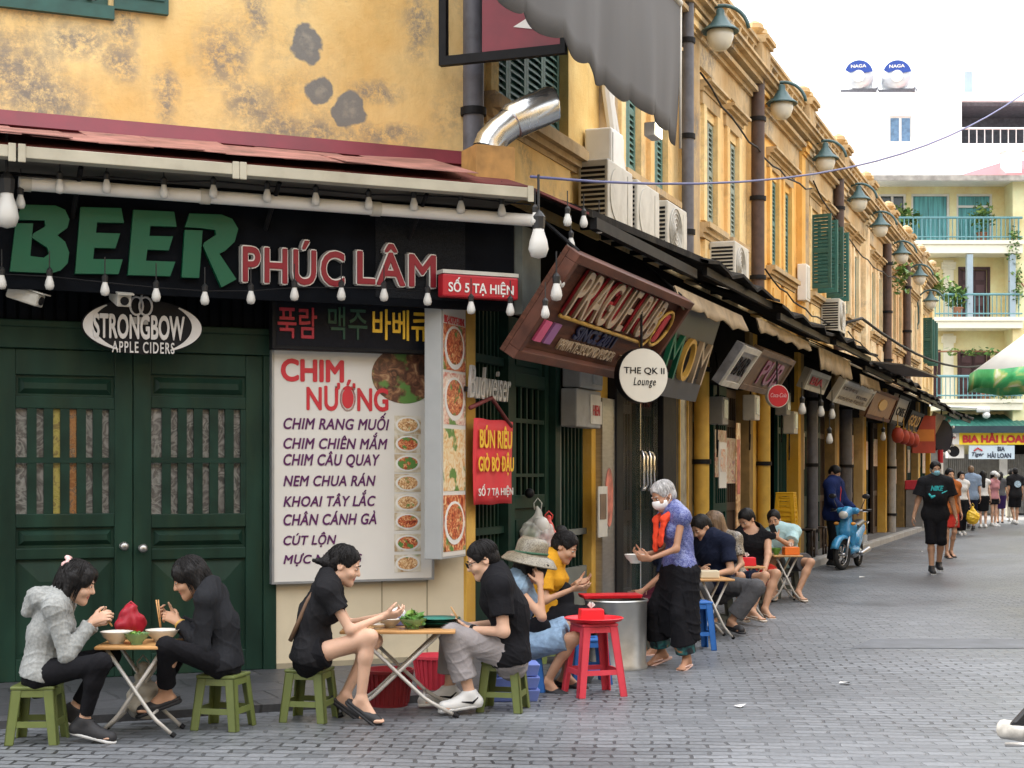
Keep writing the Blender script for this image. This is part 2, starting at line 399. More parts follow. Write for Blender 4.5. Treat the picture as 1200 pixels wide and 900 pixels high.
def vnormals(v, f):
    n = np.cross(v[f[:, 2]] - v[f[:, 0]], v[f[:, 3]] - v[f[:, 1]]); out = np.zeros_like(v)
    for i in range(4):
        for a in range(3): out[:, a] += np.bincount(f[:, i], n[:, a], len(v))
    return out / (np.linalg.norm(out, axis=1, keepdims=True) + 1e-12)
def creases(v, f, amp, freq, seed=0):
    """cloth: soft swells plus sharp ridged creases"""
    rs = np.random.RandomState(seed); h = np.zeros(len(v))
    for i in range(4):
        k = rs.normal(size=3); k[2] *= 0.8; k /= np.linalg.norm(k); m = rs.normal(size=3) * freq * 0.35; m2 = rs.normal(size=3) * freq * 0.2
        w = 0.5 + 0.5 * np.sin(v @ m2 + rs.rand() * 6)
        h += w * ((1 - np.abs(np.sin(v @ k * freq * (0.75 + 0.4 * i) + 1.7 * np.sin(v @ m + rs.rand() * 6)))) ** 3 - 0.25) * 1.3 / (1 + 0.35 * i)
    return v + vnormals(v, f) * (h * amp)[:, None]
def folds(v, f, amp, freq, seed=0, axis=None):
    rs = np.random.RandomState(seed); h = np.zeros(len(v))
    for i in range(5):
        k = rs.normal(size=3); k /= np.linalg.norm(k); m = rs.normal(size=3) * freq * 0.5
        if axis is not None: k = k * np.array(axis); k /= np.linalg.norm(k) + 1e-9
        fr = freq * (0.6 + 0.35 * i)
        h += np.sin(v @ k * fr + 1.6 * np.sin(v @ m + rs.rand() * 6) + rs.rand() * 6) / (1 + 0.5 * i)
    return v + vnormals(v, f) * (h * amp / 2)[:, None]
def to_obj(name, v, f, material, parent, slots=None):
    me = bpy.data.meshes.new(name)
    me.vertices.add(len(v)); me.vertices.foreach_set('co', v.astype(np.float32).reshape(-1))
    me.loops.add(len(f) * 4); me.loops.foreach_set('vertex_index', f.astype(np.int32).reshape(-1))
    me.polygons.add(len(f)); me.polygons.foreach_set('loop_start', np.arange(0, len(f) * 4, 4, dtype=np.int32))
    for m in (material if isinstance(material, (list, tuple)) else [material]): me.materials.append(m)
    if slots is not None: me.polygons.foreach_set('material_index', slots.astype(np.int32))
    me.update(calc_edges=True); me.validate(); me.polygons.foreach_set('use_smooth', [True] * len(me.polygons))
    return link(bpy.data.objects.new(name, me), parent)

# ------------------------------------------------------------------ people
def V3(p): return np.array(tuple(p), float)
def unit(p): p = np.array(p, float); return p / (np.linalg.norm(p) + 1e-9)
def ik(a, c, l1, l2, pole):
    a, c = np.array(a, float), np.array(c, float); d = c - a; L = np.linalg.norm(d)
    if L > (l1 + l2) * 0.995: c = a + d / L * (l1 + l2) * 0.995; d = c - a; L = np.linalg.norm(d)
    u = d / L; x = (l1 * l1 - l2 * l2 + L * L) / (2 * L); h = math.sqrt(max(0, l1 * l1 - x * x))
    p = np.array(pole, float); p = p - u * (p @ u); p = unit(p)
    return a + u * x + p * h, c

def skin(name, col): return mat('skin_' + name, col, rough=0.55, var=0.07, scale=14, bump=0.05, bscale=160, spec=0.35, sss=0.08)
SKIN = {'fair': skin('fair', (0.58, 0.36, 0.25)), 'mid': skin('mid', (0.47, 0.27, 0.17)), 'tan': skin('tan', (0.38, 0.20, 0.12))}
LIP = mat('lip', (0.42, 0.14, 0.11), 0.4, var=0.05)
HAIR = {'black': mat('hair_black', (0.008, 0.007, 0.007), 0.55, var=0.5, scale=60, bump=0.5, bscale=150, spec=0.22, stretch=(1, 1, 0.2)),
        'grey': mat('hair_grey', (0.42, 0.41, 0.40), 0.5, var=0.35, scale=70, bump=0.4, bscale=150, stretch=(1, 1, 0.2)),
        'brown': mat('hair_brown', (0.16, 0.10, 0.055), 0.45, var=0.45, scale=60, bump=0.4, bscale=150, stretch=(1, 1, 0.2))}
EYEW = mat('eye_white', (0.7, 0.68, 0.64), 0.25, var=0.02); EYEB = mat('eye_dark', (0.012, 0.008, 0.006), 0.15, var=0.02)

def hand_prims(S, Wp, d, n, side, sc, curl, spread=0.10, thumb=0.6):
    d = unit(d); n = np.array(n, float); n = unit(n - d * (n @ d)); t = np.cross(d, n) * (1 if side == 'R' else -1)
    fl = [0.92, 1.0, 0.94, 0.76]; of = [0.027, 0.009, -0.009, -0.026]
    for i in range(4):
        K = Wp + d * (0.086 - 0.006 * abs(i - 1)) * sc + t * of[i] * sc
        S.rc(Wp + t * of[i] * 0.55 * sc, K, 0.0135 * sc, 0.0112 * sc, 0.014, flat=(n, 0.95))
        q = K; dd = unit(d + t * spread * (1.5 - i) * 0.6); ang = 0.0
        for j, sg in enumerate((0.042, 0.027, 0.021)):
            ang += curl * (0.8, 1.0, 0.7)[j]
            w = dd * math.cos(ang) + n * math.sin(ang); e = q + w * sg * fl[i] * sc
            S.rc(q, e, (0.0092, 0.0085, 0.0078)[j] * sc, (0.0085, 0.0078, 0.0066)[j] * sc, 0.003); q = e
    q = Wp + d * 0.018 * sc + t * 0.020 * sc; w = unit(t * 0.75 + d * 0.65 + n * 0.25)
    for j, sg in enumerate((0.043, 0.032, 0.026)):
        e = q + w * sg * sc; S.rc(q, e, (0.0135, 0.0105, 0.0092)[j] * sc, (0.0105, 0.0092, 0.0075)[j] * sc, 0.006 if j else 0.014); q = e
        w = unit(w + (d * 0.4 + n * thumb - t * 0.25) * 0.5)

def person(label, root, P, N, Hd, yaw, look, wrists, feet, sc=1.0, female=False, tone='mid', hair='short', hcol='black', clothes=(), vox=0.006,
           knees=None, elbows=None, curl=0.55, hands=None, bend=0.03, headr=1.0, toes=None, shoes=None, lean=0.0, hip=None, girth=1.0, name='person', cat='person', group=None, face=True, tail=None):
    """root: ground point; P pelvis, N neck base, Hd head centre (world); yaw: where the chest faces (radians, 0=+x); look: face direction;
    wrists / feet: {'R':world, 'L':world} (ankles).  Returns the Empty and a dict of joints in its local frame."""
    root = Vector(root); T = thing(name, label, cat, root, 0, group); r0 = V3(root)
    P, N, Hd = V3(P) - r0, V3(N) - r0, V3(Hd) - r0; look = unit(look)
    fw = np.array([math.cos(yaw), math.sin(yaw), 0]); up = unit(N - P); fw = unit(fw - up * (fw @ up)); rt = np.cross(fw, up)
    g = sc * girth * (0.90 if female else 0.97); fm = female
    shw = (0.155 if fm else 0.178) * sc; hpw = (0.088 if fm else 0.085) * sc
    J = {'P': P, 'N': N, 'H': Hd, 'fw': fw, 'up': up, 'rt': rt}
    SH = {'R': N - up * 0.055 * sc + rt * shw, 'L': N - up * 0.055 * sc - rt * shw}
    hr = rt if hip is None else unit(np.array(hip, float))
    HP = {'R': P + hr * hpw, 'L': P - hr * hpw}
    l1, l2 = 0.285 * sc, 0.25 * sc; t1, t2 = 0.41 * sc, 0.40 * sc
    EL, WR, KN, AN = {}, {}, {}, {}
    for s in 'RL':
        sg = 1 if s == 'R' else -1
        pole = np.array([0, 0, -1.0]) + rt * sg * 0.35 - fw * 0.25 if not elbows or s not in elbows else np.array(elbows[s], float)
        EL[s], WR[s] = ik(SH[s], V3(wrists[s]) - r0, l1, l2, pole)
        pole = fw + np.array([0, 0, 0.35]) if not knees or s not in knees else np.array(knees[s], float)
        KN[s], AN[s] = ik(HP[s], V3(feet[s]) - r0, t1, t2, pole)
    J.update(SH=SH, EL=EL, WR=WR, KN=KN, AN=AN, HP=HP)
    M = (P + N) / 2 - fw * bend * sc; C = N - up * 0.13 * sc
    # head axes
    hz = unit(np.array([0, 0, 1.0]) * 0.9 + unit(Hd - N) * 0.35); hz = unit(hz - look * (hz @ look)); hx = np.cross(look, hz); HA = np.array([hx, look, hz]); hs = 1.0 * sc ** 0.4 * headr
    def hp(x, y, z): return Hd + (hx * x + look * y + hz * z) * hs
    J.update(hp=hp, HA=HA, hs=hs)
    pts = [P, N, Hd] + list(SH.values()) + list(EL.values()) + list(WR.values()) + list(KN.values()) + list(AN.values())
    lo = np.min(pts, 0) - 0.24; hi = np.max(pts, 0) + 0.24; lo[2] = min(lo[2], -0.02)
    TOE = {s: (unit(toes[s]) if toes and s in toes else unit([fw[0], fw[1], -0.12])) for s in 'RL'}
    J['TOE'] = TOE
    # ---- torso primitives, shared by body and clothes
    q = 0.72
    torso = [(P - up * 0.02, P + up * 0.05, (0.135 if fm else 0.13) * g, 0.128 * g, 0.80), (P, M, 0.132 * g, (0.112 if fm else 0.128) * g, 0.76),
             (M, C, (0.112 if fm else 0.128) * g, (0.128 if fm else 0.145) * g, q), (C, N - up * 0.03 * sc, (0.128 if fm else 0.145) * g, 0.075 * g, q)]
    def put_torso(S, inf, k=0.04):
        for a, b, ra, rb, fl in torso: S.rc(a, b, ra + inf, rb + inf, k, flat=(fw, fl))
        S.rc(HP['R'], HP['L'], 0.085 * g + inf, 0.085 * g + inf, k)
        S.rc(SH['R'], SH['L'], 0.052 * g + inf, 0.052 * g + inf, k)
        S.rc(N + up * 0.01, SH['R'] * 0.6 + N * 0.4, 0.05 * g + inf, 0.05 * g + inf, k); S.rc(N + up * 0.01, SH['L'] * 0.6 + N * 0.4, 0.05 * g + inf, 0.05 * g + inf, k)
        if fm:
            for sg in (1, -1): S.ell(C - up * 0.045 * sc + fw * 0.062 * g + rt * sg * 0.062 * sc, (0.052 * g + inf,) * 3, None, 0.05)
        elif girth > 1.1: S.ell(M + fw * 0.05, (0.12 * g + inf,) * 3, None, 0.05)
    def put_arm(S, s, inf, f0, f1, k=0.025, cutn=True, flare=0.0):
        a, e, w = SH[s], EL[s], WR[s]; rr = (0.038, 0.033, 0.032, 0.022) if fm else (0.046, 0.039, 0.036, 0.025)
        rr = [x * g for x in rr]
        if f1 <= 0.5:
            t = f1 * 2; b = a + (e - a) * t; n = unit(e - a)
            S.rc(a, b + n * 0.06, rr[0] + inf, rr[0] + (rr[1] - rr[0]) * t + inf + flare, k, cut=[(b, n)])
        else:
            S.rc(a, e, rr[0] + inf, rr[1] + inf, k)
            t = min(1.0, (f1 - 0.5) * 2); b = e + (w - e) * t; n = unit(w - e)
            S.rc(e, b + n * (0.05 if f1 < 1.5 else 0), rr[2] + inf, rr[2] + (rr[3] - rr[2]) * t + inf + flare, k, cut=[(b, n)] if f1 < 1.5 else [])
    def put_leg(S, s, inf, f1, k=0.03, flare=0.0):
        h, kn, an = HP[s], KN[s], AN[s]; rr = (0.078, 0.051, 0.048, 0.032) if not fm else (0.075, 0.048, 0.045, 0.030)
        rr = [x * (0.5 * sc + 0.5 * g) for x in rr]
        if f1 <= 0.5:
            t = f1 * 2; b = h + (kn - h) * t; n = unit(kn - h)
            S.rc(h, b + n * 0.08, rr[0] + inf, rr[0] + (rr[1] - rr[0]) * t + inf + flare, k, cut=[(b, n)])
        else:
            t = (f1 - 0.5) * 2; b = kn + (an - kn) * t; n = unit(an - kn)
            S.rc(h, kn, rr[0] + inf, rr[1] + inf, k)
            cm = kn + (an - kn) * 0.33 + unit((kn - h) - n * ((kn - h) @ n)) * -0.012
            if flare > 0 or f1 < 0.75: S.rc(kn, b + n * 0.05, rr[1] + inf, rr[1] + (rr[3] - rr[1]) * t * 0.6 + inf + flare, k, cut=[(b, n)])
            else:
                S.rc(kn, cm, rr[1] + inf - 0.004, rr[2] + inf, k); S.rc(cm, b, rr[2] + inf, rr[3] + inf + 0.002, k, cut=[(b, n)] if f1 < 1 else [])
    # ---- body: one surface
    S = SDF(lo, hi, vox)
    put_torso(S, 0.0)
    nb = hp(0, -0.03, -0.07); S.rc(N - up * 0.03, nb, 0.056 * g, 0.05 * g ** 0.5, 0.03)
    for s in 'RL':
        put_arm(S, s, 0.0, 0, 2.0); put_leg(S, s, 0.0, 1.0)
        a = AN[s]; td = TOE[s]; hl = a + np.array([0, 0, -0.045]) * sc - td * 0.03 * sc; ball = a + td * 0.125 * sc + np.array([0, 0, -0.062]) * sc; tp = ball + unit([td[0], td[1], 0]) * 0.05 * sc
        S.rc(a, hl, 0.032 * sc, 0.030 * sc, 0.02); S.rc(a + td * 0.01, ball, 0.031 * sc, 0.022 * sc, 0.025); S.rc(hl, ball, 0.028 * sc, 0.024 * sc, 0.02, flat=((0, 0, 1), 0.85))
        sdv = np.cross(unit([td[0], td[1], 0]), (0, 0, 1))
        for i in range(5): S.rc(ball + sdv * (i - 2) * 0.012 * sc, tp + sdv * (i - 2) * 0.0165 * sc - unit([td[0], td[1], 0]) * abs(i - (1 if s == 'L' else 3)) * 0.006, 0.015 * sc, 0.0095 * sc, 0.006)
        hd = (hands or {}).get(s)
        if hd is None: d = unit(WR[s] - EL[s]); nn = -rt * (1 if s == 'R' else -1) + np.array([0, 0, -0.4]); cu = curl
        else: d, nn, cu = np.array(hd[0], float), np.array(hd[1], float), hd[2]
        hand_prims(S, WR[s], d, nn, s, sc * (0.93 if fm else 1.0), cu)
    E = lambda c, r, k=0.02, sub=False: S.ell(hp(*c), tuple(x * hs for x in r), HA, k, sub)
    E((0, -0.012, 0.035), (0.074, 0.094, 0.082)); E((0, 0.022, -0.038), (0.058, 0.068, 0.074), 0.03)
    S.rc(hp(-0.045, 0.0, -0.07), hp(0, 0.066, -0.098), 0.022 * hs, 0.018 * hs, 0.03); S.rc(hp(0.045, 0.0, -0.07), hp(0, 0.066, -0.098), 0.022 * hs, 0.018 * hs, 0.03)
    for sg in (1, -1):
        E((0.036 * sg, 0.062, -0.034), (0.026, 0.026, 0.022), 0.025)                      # cheeks
        E((0.031 * sg, 0.097, 0.004), (0.020, 0.014, 0.012), 0.012, True)                 # eye sockets
        E((0.031 * sg, 0.078, 0.003), (0.016, 0.011, 0.009), 0.006)                       # lids
        E((0.031 * sg, 0.080, 0.021), (0.022, 0.011, 0.006), 0.012)                       # brow ridge
        E((0.074 * sg, -0.012, -0.008), (0.010, 0.020, 0.031), 0.006); E((0.082 * sg, -0.008, -0.004), (0.006, 0.010, 0.018), 0.004, True)
    S.rc(hp(0, 0.086, 0.008), hp(0, 0.104, -0.028), 0.008 * hs, 0.0125 * hs, 0.012)
    for sg in (1, -1): S.rc(hp(0.010 * sg, 0.093, -0.031), hp(0.011 * sg, 0.090, -0.032), 0.0085 * hs, 0.0085 * hs, 0.008)
    E((0, 0.084, -0.056), (0.021, 0.011, 0.007), 0.006); E((0, 0.082, -0.068), (0.018, 0.011, 0.007), 0.006)
    E((0, 0.095, -0.062), (0.020, 0.008, 0.002), 0.003, True)
    v, f = S.surf(); fc = v[f].mean(1) - Hd
    loc = np.stack([fc @ hx, fc @ look, fc @ hz], 1) / hs
    lips = ((loc[:, 0] / 0.024) ** 2 + ((loc[:, 2] + 0.062) / 0.013) ** 2 < 1) & (loc[:, 1] > 0.075)
    to_obj('body', v, f, [SKIN[tone], LIP], T, lips.astype(int))
    if face:
        for sg in (1, -1):
            e = MB(); c = hp(0.031 * sg, 0.0835, 0.003); Mx = Matrix.Translation(Vector(c)) @ Matrix(np.stack([hx, look, hz], 1).tolist()).to_4x4()
            e.lathe([(max(1e-4, math.sin(math.pi * i / 6)), -math.cos(math.pi * i / 6)) for i in range(7)], 10, Mx @ MT((0, 0, 0), (0, 0, 0), (0.0125 * hs, 0.0075 * hs, 0.0052 * hs)))
            eo = e.build('eye', EYEW, T, True)
            i_ = MB(); i_.lathe([(max(1e-4, math.sin(math.pi * i / 6)), -math.cos(math.pi * i / 6)) for i in range(7)], 8, Mx @ MT((0, 0.0055 * hs, 0), (0, 0, 0), (0.0062 * hs, 0.004 * hs, 0.0056 * hs))); i_.build('iris', EYEB, eo, True)
            b = MB(); b.tube([hp(0.014 * sg, 0.0915, 0.021), hp(0.031 * sg, 0.0915, 0.026), hp(0.048 * sg, 0.078, 0.022)], [0.003 * hs, 0.0038 * hs, 0.002 * hs], 6); b.build('eyebrow', HAIR['black' if hcol != 'grey' else 'grey'], T, True)
    # ---- hair
    if hair:
        hl, hh = Hd - 0.26, Hd + 0.26
        if hair in ('long',): hl = hl - np.array([0, 0, 0.25])
        if tail is not None: hl = np.minimum(hl, Hd + np.array(tail) - 0.1); hh = np.maximum(hh, Hd + np.array(tail) + 0.1)
        Q = SDF(hl, hh, vox * 0.9); E2 = lambda c, r, k=0.02, sub=False: Q.ell(hp(*c), tuple(x * hs for x in r), HA, k, sub)
        th = 0.007 if hair in ('short', 'tied') else 0.011
        E2((0, -0.014, 0.036), (0.076 + th, 0.097 + th, 0.083 + th * 1.3))
        if hair == 'short': E2((0, -0.06, -0.02), (0.066, 0.055, 0.06), 0.03)
        if hair in ('bob', 'long'):
            dn = -0.135 if hair == 'bob' else -0.33
            Q.rc(hp(0, -0.075, 0.02), hp(0, -0.085, dn), 0.062 * hs, 0.055 * hs, 0.03, flat=(look, 0.75))
            for sg in (1, -1): Q.rc(hp(0.066 * sg, -0.02, 0.03), hp(0.070 * sg, -0.03, dn if hair == 'bob' else -0.22), 0.032 * hs, 0.024 * hs, 0.03)
        if hair in ('tied', 'bob', 'long', 'bun'): E2((0, -0.055, -0.01), (0.070, 0.06, 0.07), 0.03)
        # face opening
        Q.ell(hp(0, 0.105, -0.045), (0.083 * hs, 0.088 * hs, 0.112 * hs), HA, 0.012, True)
        if hair in ('short', 'tied', 'bun'):
            for sg in (1, -1): Q.ell(hp(0.085 * sg, 0.015, -0.055), (0.040 * hs, 0.048 * hs, 0.062 * hs), HA, 0.01, True)
            Q.plane(hp(0, -0.06, -0.078), -hz * 1.0 - look * 0.3)
        if hair == 'bob':
            Q.plane(hp(0, 0, -0.15), -hz)
            for sg in (1, -1): E2((0.055 * sg, 0.055, 0.045), (0.032, 0.036, 0.055), 0.02)
        if hair == 'bun': E2((0, -0.085, 0.105), (0.050, 0.050, 0.042), 0.008)
        if tail is not None:
            tl = np.array(tail); b0 = hp(0, -0.11, 0.045); Q.rc(b0, Hd + tl * 0.6, 0.022, 0.033, 0.01); Q.rc(Hd + tl * 0.6, Hd + tl, 0.033, 0.012, 0.02)
        v, f = Q.surf()
        if len(f): v = folds(v, f, 0.003, 190, 3, (1, 1, 0.15)); hobj = to_obj('hair', v, f, HAIR[hcol], T)
        if vox < 0.0095 and len(f):
            q = random.Random(len(label)); m = MB()
            for i in range(150):
                az = q.uniform(-2.45, 2.45); er = q.uniform(.99, 1.045); pts_ = []       # azimuth from the back of the head
                low = {'short': -.20, 'tied': -.25, 'bun': -.2, 'bob': -.95, 'long': -1.0}[hair]; low = low if abs(az) < 1.7 else (.20 if hair not in ('bob', 'long') else low * (.95 if abs(az) < 2.2 else .3))
                a0 = q.uniform(.75, 1.35); a1 = low + q.uniform(-.15, .12)
                for j in range(7):
                    el = a0 + (a1 - a0) * j / 6; e_ = max(el, -.35)
                    x_, y_, z_ = math.sin(az) * math.cos(e_) * (.076 + th), -math.cos(az) * math.cos(e_) * (.097 + th), math.sin(e_) * (.083 + th * 1.3)
                    if el < -.35: z_ -= (-.35 - el) * .16; y_ -= .012
                    pts_.append(hp(x_ * er + q.uniform(-.003, .003), -.014 + y_ * er, .036 + z_ * er))
                m.tube(pts_, [.0016, .0026, .003, .003, .003, .0026, .001], 4, cap=False)
            m.build('hair_strands', HAIR[hcol], hobj, True)
    # ---- clothes
    for ci, c in enumerate(clothes):
        S = SDF(lo - 0.04, hi + 0.04, vox); inf = c.get('inf', 0.014); kind = c['kind']
        if kind == 'top':
            inf = max(inf, max([d_.get('inf', .014) for d_ in clothes if d_['kind'] != 'top'] + [0]) + .014)
            put_torso(S, inf)
            if c.get('peplum'): S.rc(M - up * 0.03, P - up * 0.02, 0.11 * g, 0.165 * g, 0.03, flat=(fw, 0.85))
            if c.get('hem') is not None: S.plane(P + up * c['hem'], -up + fw * c.get('hemtilt', 0.0))
            if c.get('neck'): S.ell(N + up * 0.02 + fw * 0.035, (c['neck'],) * 3, None, 0.008, True)
            if c.get('straps'):
                for s in 'RL': S.rc(SH[s] + rt * (0.012 if s == 'R' else -0.012) - up * 0.11, SH[s] + rt * (0.01 if s == 'R' else -0.01) + up * 0.12, 0.078, 0.072, 0.008, True)
            if c.get('sleeve', 0) > 0:
                for s in 'RL': put_arm(S, s, c.get('inf', .014) + c.get('loose', 0.004), 0, c['sleeve'], flare=c.get('flare', 0.004))
            if c.get('collar'): S.rc(N + up * 0.015, N + up * 0.05, 0.072, 0.066, 0.012, cut=[(N + up * 0.052, up)]); S.ell(N + up * 0.075 + fw * 0.05, (0.05,) * 3, None, 0.004, True)
            if c.get('open'): S.rc(N + fw * .17 - up * .02, P + fw * .20 - up * .1, .055, .075, .01, True)
            if c.get('hood'):
                b = N - fw * 0.10 - up * 0.03; S.rc(b + rt * 0.07, b - rt * 0.07, 0.055, 0.055, 0.03); S.rc(b - fw * 0.03, b - fw * 0.06 - up * 0.10, 0.06, 0.035, 0.03)
                for sg in (1, -1): S.rc(b + rt * 0.07 * sg, N + fw * 0.07 - up * 0.05 + rt * 0.06 * sg, 0.045, 0.022, 0.02)
        elif kind == 'legs':
            S.rc(HP['R'], HP['L'], 0.085 * g + inf, 0.085 * g + inf, 0.03)
            a, b, ra, rb, fl = torso[0]; S.rc(a, b + up * 0.06, ra + inf, rb + inf, 0.03, flat=(fw, fl))
            S.plane(P + up * c.get('waist', 0.12), up)
            for s in 'RL': put_leg(S, s, inf, c['leg'], flare=c.get('flare', 0.012))
        elif kind == 'skirt':
            S.rc(HP['R'], HP['L'], 0.085 * g + inf, 0.085 * g + inf, 0.03)
            a, b, ra, rb, fl = torso[0]; S.rc(a, b + up * 0.06, ra + inf, rb + inf, 0.03, flat=(fw, fl)); S.plane(P + up * 0.12, up)
            t = c['leg'] * 2; km = (KN['R'] + KN['L']) / 2; e = P + (km - P) * t; n = unit(km - P)
            for w in (-1, -0.5, 0, 0.5, 1):
                h = P + hr * hpw * w; kk = (KN['R'] if w > 0 else KN['L']) * abs(w) + km * (1 - abs(w))
                S.rc(h, h + (kk - h) * (t + 0.2), 0.085 * g + inf, 0.07 * g + inf, 0.05, cut=[(h + (kk - h) * t, kk - h)])
        v, f = S.surf()
        if len(f):
            v = creases(v, f, c.get('fold', 0.006) * 0.75, c.get('freq', 38), ci * 7 + len(label)); to_obj(c['name'], v, f, c['mat'], T)
    # ---- footwear
    for s in 'RL':
        st = (shoes or {}).get(s) if isinstance(shoes, dict) and ('R' in shoes or 'L' in shoes) else shoes
        if not st: continue
        a = AN[s]; td = TOE[s]; fd = unit([td[0], td[1], 0]); pit = unit(td); dn = np.cross(np.cross(pit, (0, 0, 1)), pit); dn = unit(dn) * -1
        if dn[2] > 0: dn = -dn
        hl = a + dn * 0.050 * sc - td * 0.035 * sc; tp = a + td * 0.178 * sc + dn * 0.052 * sc; ball = a + td * 0.115 * sc + dn * 0.052 * sc
        lo2 = np.minimum(hl, tp) - 0.12; hi2 = np.maximum(np.maximum(hl, tp), a) + 0.12; vx = min(vox, 0.007)
        B = SDF(lo2, hi2, vx)
        B.rc(hl + dn * 0.012, tp + dn * 0.012, 0.040 * sc, 0.044 * sc, 0.01); B.plane(a + dn * 0.066 * sc, -dn); 
        B.d = np.maximum(B.d, 0)  if False else B.d
        B.plane(a + dn * 0.086 * sc, dn)
        v, f = B.surf()
        sole = st.get('sole')
        if st['kind'] == 'shoe':
            U = SDF(lo2, hi2, vx); U.rc(a + dn * -0.015, hl, 0.043 * sc, 0.040 * sc, 0.02); U.rc(a + td * 0.01, ball, 0.041 * sc, 0.036 * sc, 0.03); U.rc(hl, tp, 0.039 * sc, 0.040 * sc, 0.025)
            U.plane(a + dn * 0.079 * sc, dn); U.plane(a - dn * 0.03 * sc, -dn)
            v2, f2 = U.surf(); so = to_obj('shoe', v2, f2, st['mat'], T)
            if len(f): to_obj('sole', v, f, sole or st['mat'], so)
            if st.get('mark'):
                side = np.cross(fd, (0, 0, 1)); side = side if side[1] < 0 else -side
                m = MB(); c0 = a + side * 0.0425 * sc + dn * 0.03
                m.tube([c0 - td * 0.04 - dn * 0.012, c0 + td * 0.0 + dn * 0.016, c0 + td * 0.07 - dn * 0.0], [0.003, 0.010, 0.003], 6); m.build('side_mark', st['mark'], so, True)
            if st.get('lace'):
                m = MB(); side = np.cross(fd, (0, 0, 1))
                for i in range(4):
                    c0 = a + td * (0.045 + 0.018 * i) - dn * (0.018 - 0.014 * i); m.tube([c0 - side * 0.022, c0 - dn * 0.012, c0 + side * 0.022], 0.0035, 5)
                m.build('laces', st['lace'], so, True)
        elif len(f):
            so = to_obj('sandal' if st['kind'] == 'sandal' else 'flat_shoe', v, f, sole or st['mat'], T)
            side = np.cross(fd, (0, 0, 1)); m = MB()
            if st['kind'] == 'sandal':
                for sg in (1, -1):
                    m.tube([tp - td * 0.045 + dn * 0.0, ball - td * 0.0 - dn * 0.004 + side * sg * 0.026, a + td * 0.03 + side * sg * 0.040 + dn * 0.045], 0.007, 6)
                m.build('strap', st['mat'], so, True)
            else:
                U = SDF(lo2, hi2, vx); U.rc(ball - td * 0.01, tp - td * 0.01, 0.038 * sc, 0.036 * sc, 0.02); U.rc(ball, hl, 0.036 * sc, 0.036 * sc, 0.02, cut=[(a + dn * 0.045, -dn)])
                U.plane(a + dn * 0.075, dn); v2, f2 = U.surf()
                if len(f2): to_obj('upper', v2, f2, st['mat'], so)
    return T, J
# ------------------------------------------------------------------ shared materials
SPOTS = [(u, v, ru / 154, rv / 154, h) for u, v, ru, rv, h in ((361, 53, 20, 23, 1), (375, 108, 18, 19, 1), (412, 130, 20, 21, 1), (15, 85, 55, 45, 0), (55, 118, 60, 38, 0), (88, 48, 50, 26, 0), (145, 30, 22, 40, 0), (140, 75, 26, 22, 0), (195, 112, 16, 42, 0), (262, 62, 40, 50, 0), (292, 120, 34, 30, 0), (325, 150, 34, 30, 0), (372, 158, 42, 26, 0), (300, 15, 20, 40, 0), (450, 158, 60, 16, 0), (440, 110, 40, 18, 0), (490, 30, 24, 50, 0))]
YEL = stucco('ochre_wall', (0.76, 0.54, 0.225), 0.40, 0.55, 0.0, spots=[(*F1.hit(u, v), a, b, h) for u, v, a, b, h in SPOTS])
YEL2 = stucco('ochre_row', (0.78, 0.575, 0.28), 0.8, 0.40, 4.0)
YEL3 = stucco('ochre_pale', (0.78, 0.63, 0.41), 0.9, 0.5, 9.0)
TRIM = stucco('grimy_trim', (0.46, 0.34, 0.18), 1.0, 0.8, 2.0)
PIL = stucco('yellow_pillar', (0.56, 0.34, 0.045), 0.4, 0.15, 6.0)
CREAM = mat('cream_tile', (0.58, 0.50, 0.35), 0.5, var=0.06, scale=3, dirt=0.25, dcol=(0.3, 0.25, 0.16))
DGREEN = mat('dark_green_paint', (0.0085, 0.029, 0.0185), 0.5, spec=0.2, var=0.35, scale=5, bump=0.1, bscale=25, dirt=0.35, dcol=(0.03, 0.045, 0.016), stretch=(1, 1, 0.3))
DGREEN2 = mat('bottle_green_paint', (0.008, 0.027, 0.018), 0.5, spec=0.2, var=0.3, scale=6, bump=0.1)
SHUT = mat('shutter_green', (0.10, 0.20, 0.17), 0.6, var=0.25, scale=8, dirt=0.3)
SHUTD = mat('shutter_dark', (0.025, 0.085, 0.07), 0.5, var=0.2, scale=8)
BLACK = mat('black_metal', (0.010, 0.010, 0.011), 0.55, spec=0.15, var=0.3, scale=10)
BLACKC = mat('black_cloth_board', (0.005, 0.006, 0.008), 0.8, spec=0.05, var=0.4, scale=4, bump=0.15, bscale=120)
DARK = mat('dark_interior_shade', (0.010, 0.009, 0.008), 0.9, spec=0.05, var=0.5, scale=2)  # near-black for rooms, and for shade painted under the canopies
GREY = mat('grey_pipe', (0.10, 0.10, 0.115), 0.5, var=0.2, scale=9, dirt=0.4)
RUSTP = mat('rusty_pipe', (0.07, 0.04, 0.03), 0.6, var=0.3, scale=9, dirt=0.3)
WHITEP = mat('white_plastic', (0.72, 0.71, 0.67), 0.4, var=0.05, scale=4, dirt=0.25, dcol=(0.4, 0.36, 0.28))
OFFW = mat('aged_white', (0.52, 0.50, 0.44), 0.5, var=0.1, scale=5, dirt=0.4, dcol=(0.25, 0.22, 0.16))
SHEET = mat('roof_sheet', (0.13, 0.035, 0.035), 0.7, spec=.2, var=0.4, scale=4, dirt=0.6, dcol=(0.30, 0.15, 0.11))
TAR = mat('tar_roof', (0.018, 0.016, 0.014), 0.9, spec=0.1, var=0.5, scale=6, bump=0.4, bscale=30, dirt=0.4, dcol=(0.10, 0.085, 0.06))
MAROON = mat('maroon_fascia', (0.20, 0.032, 0.045), 0.5, var=0.15, scale=3, dirt=0.2)
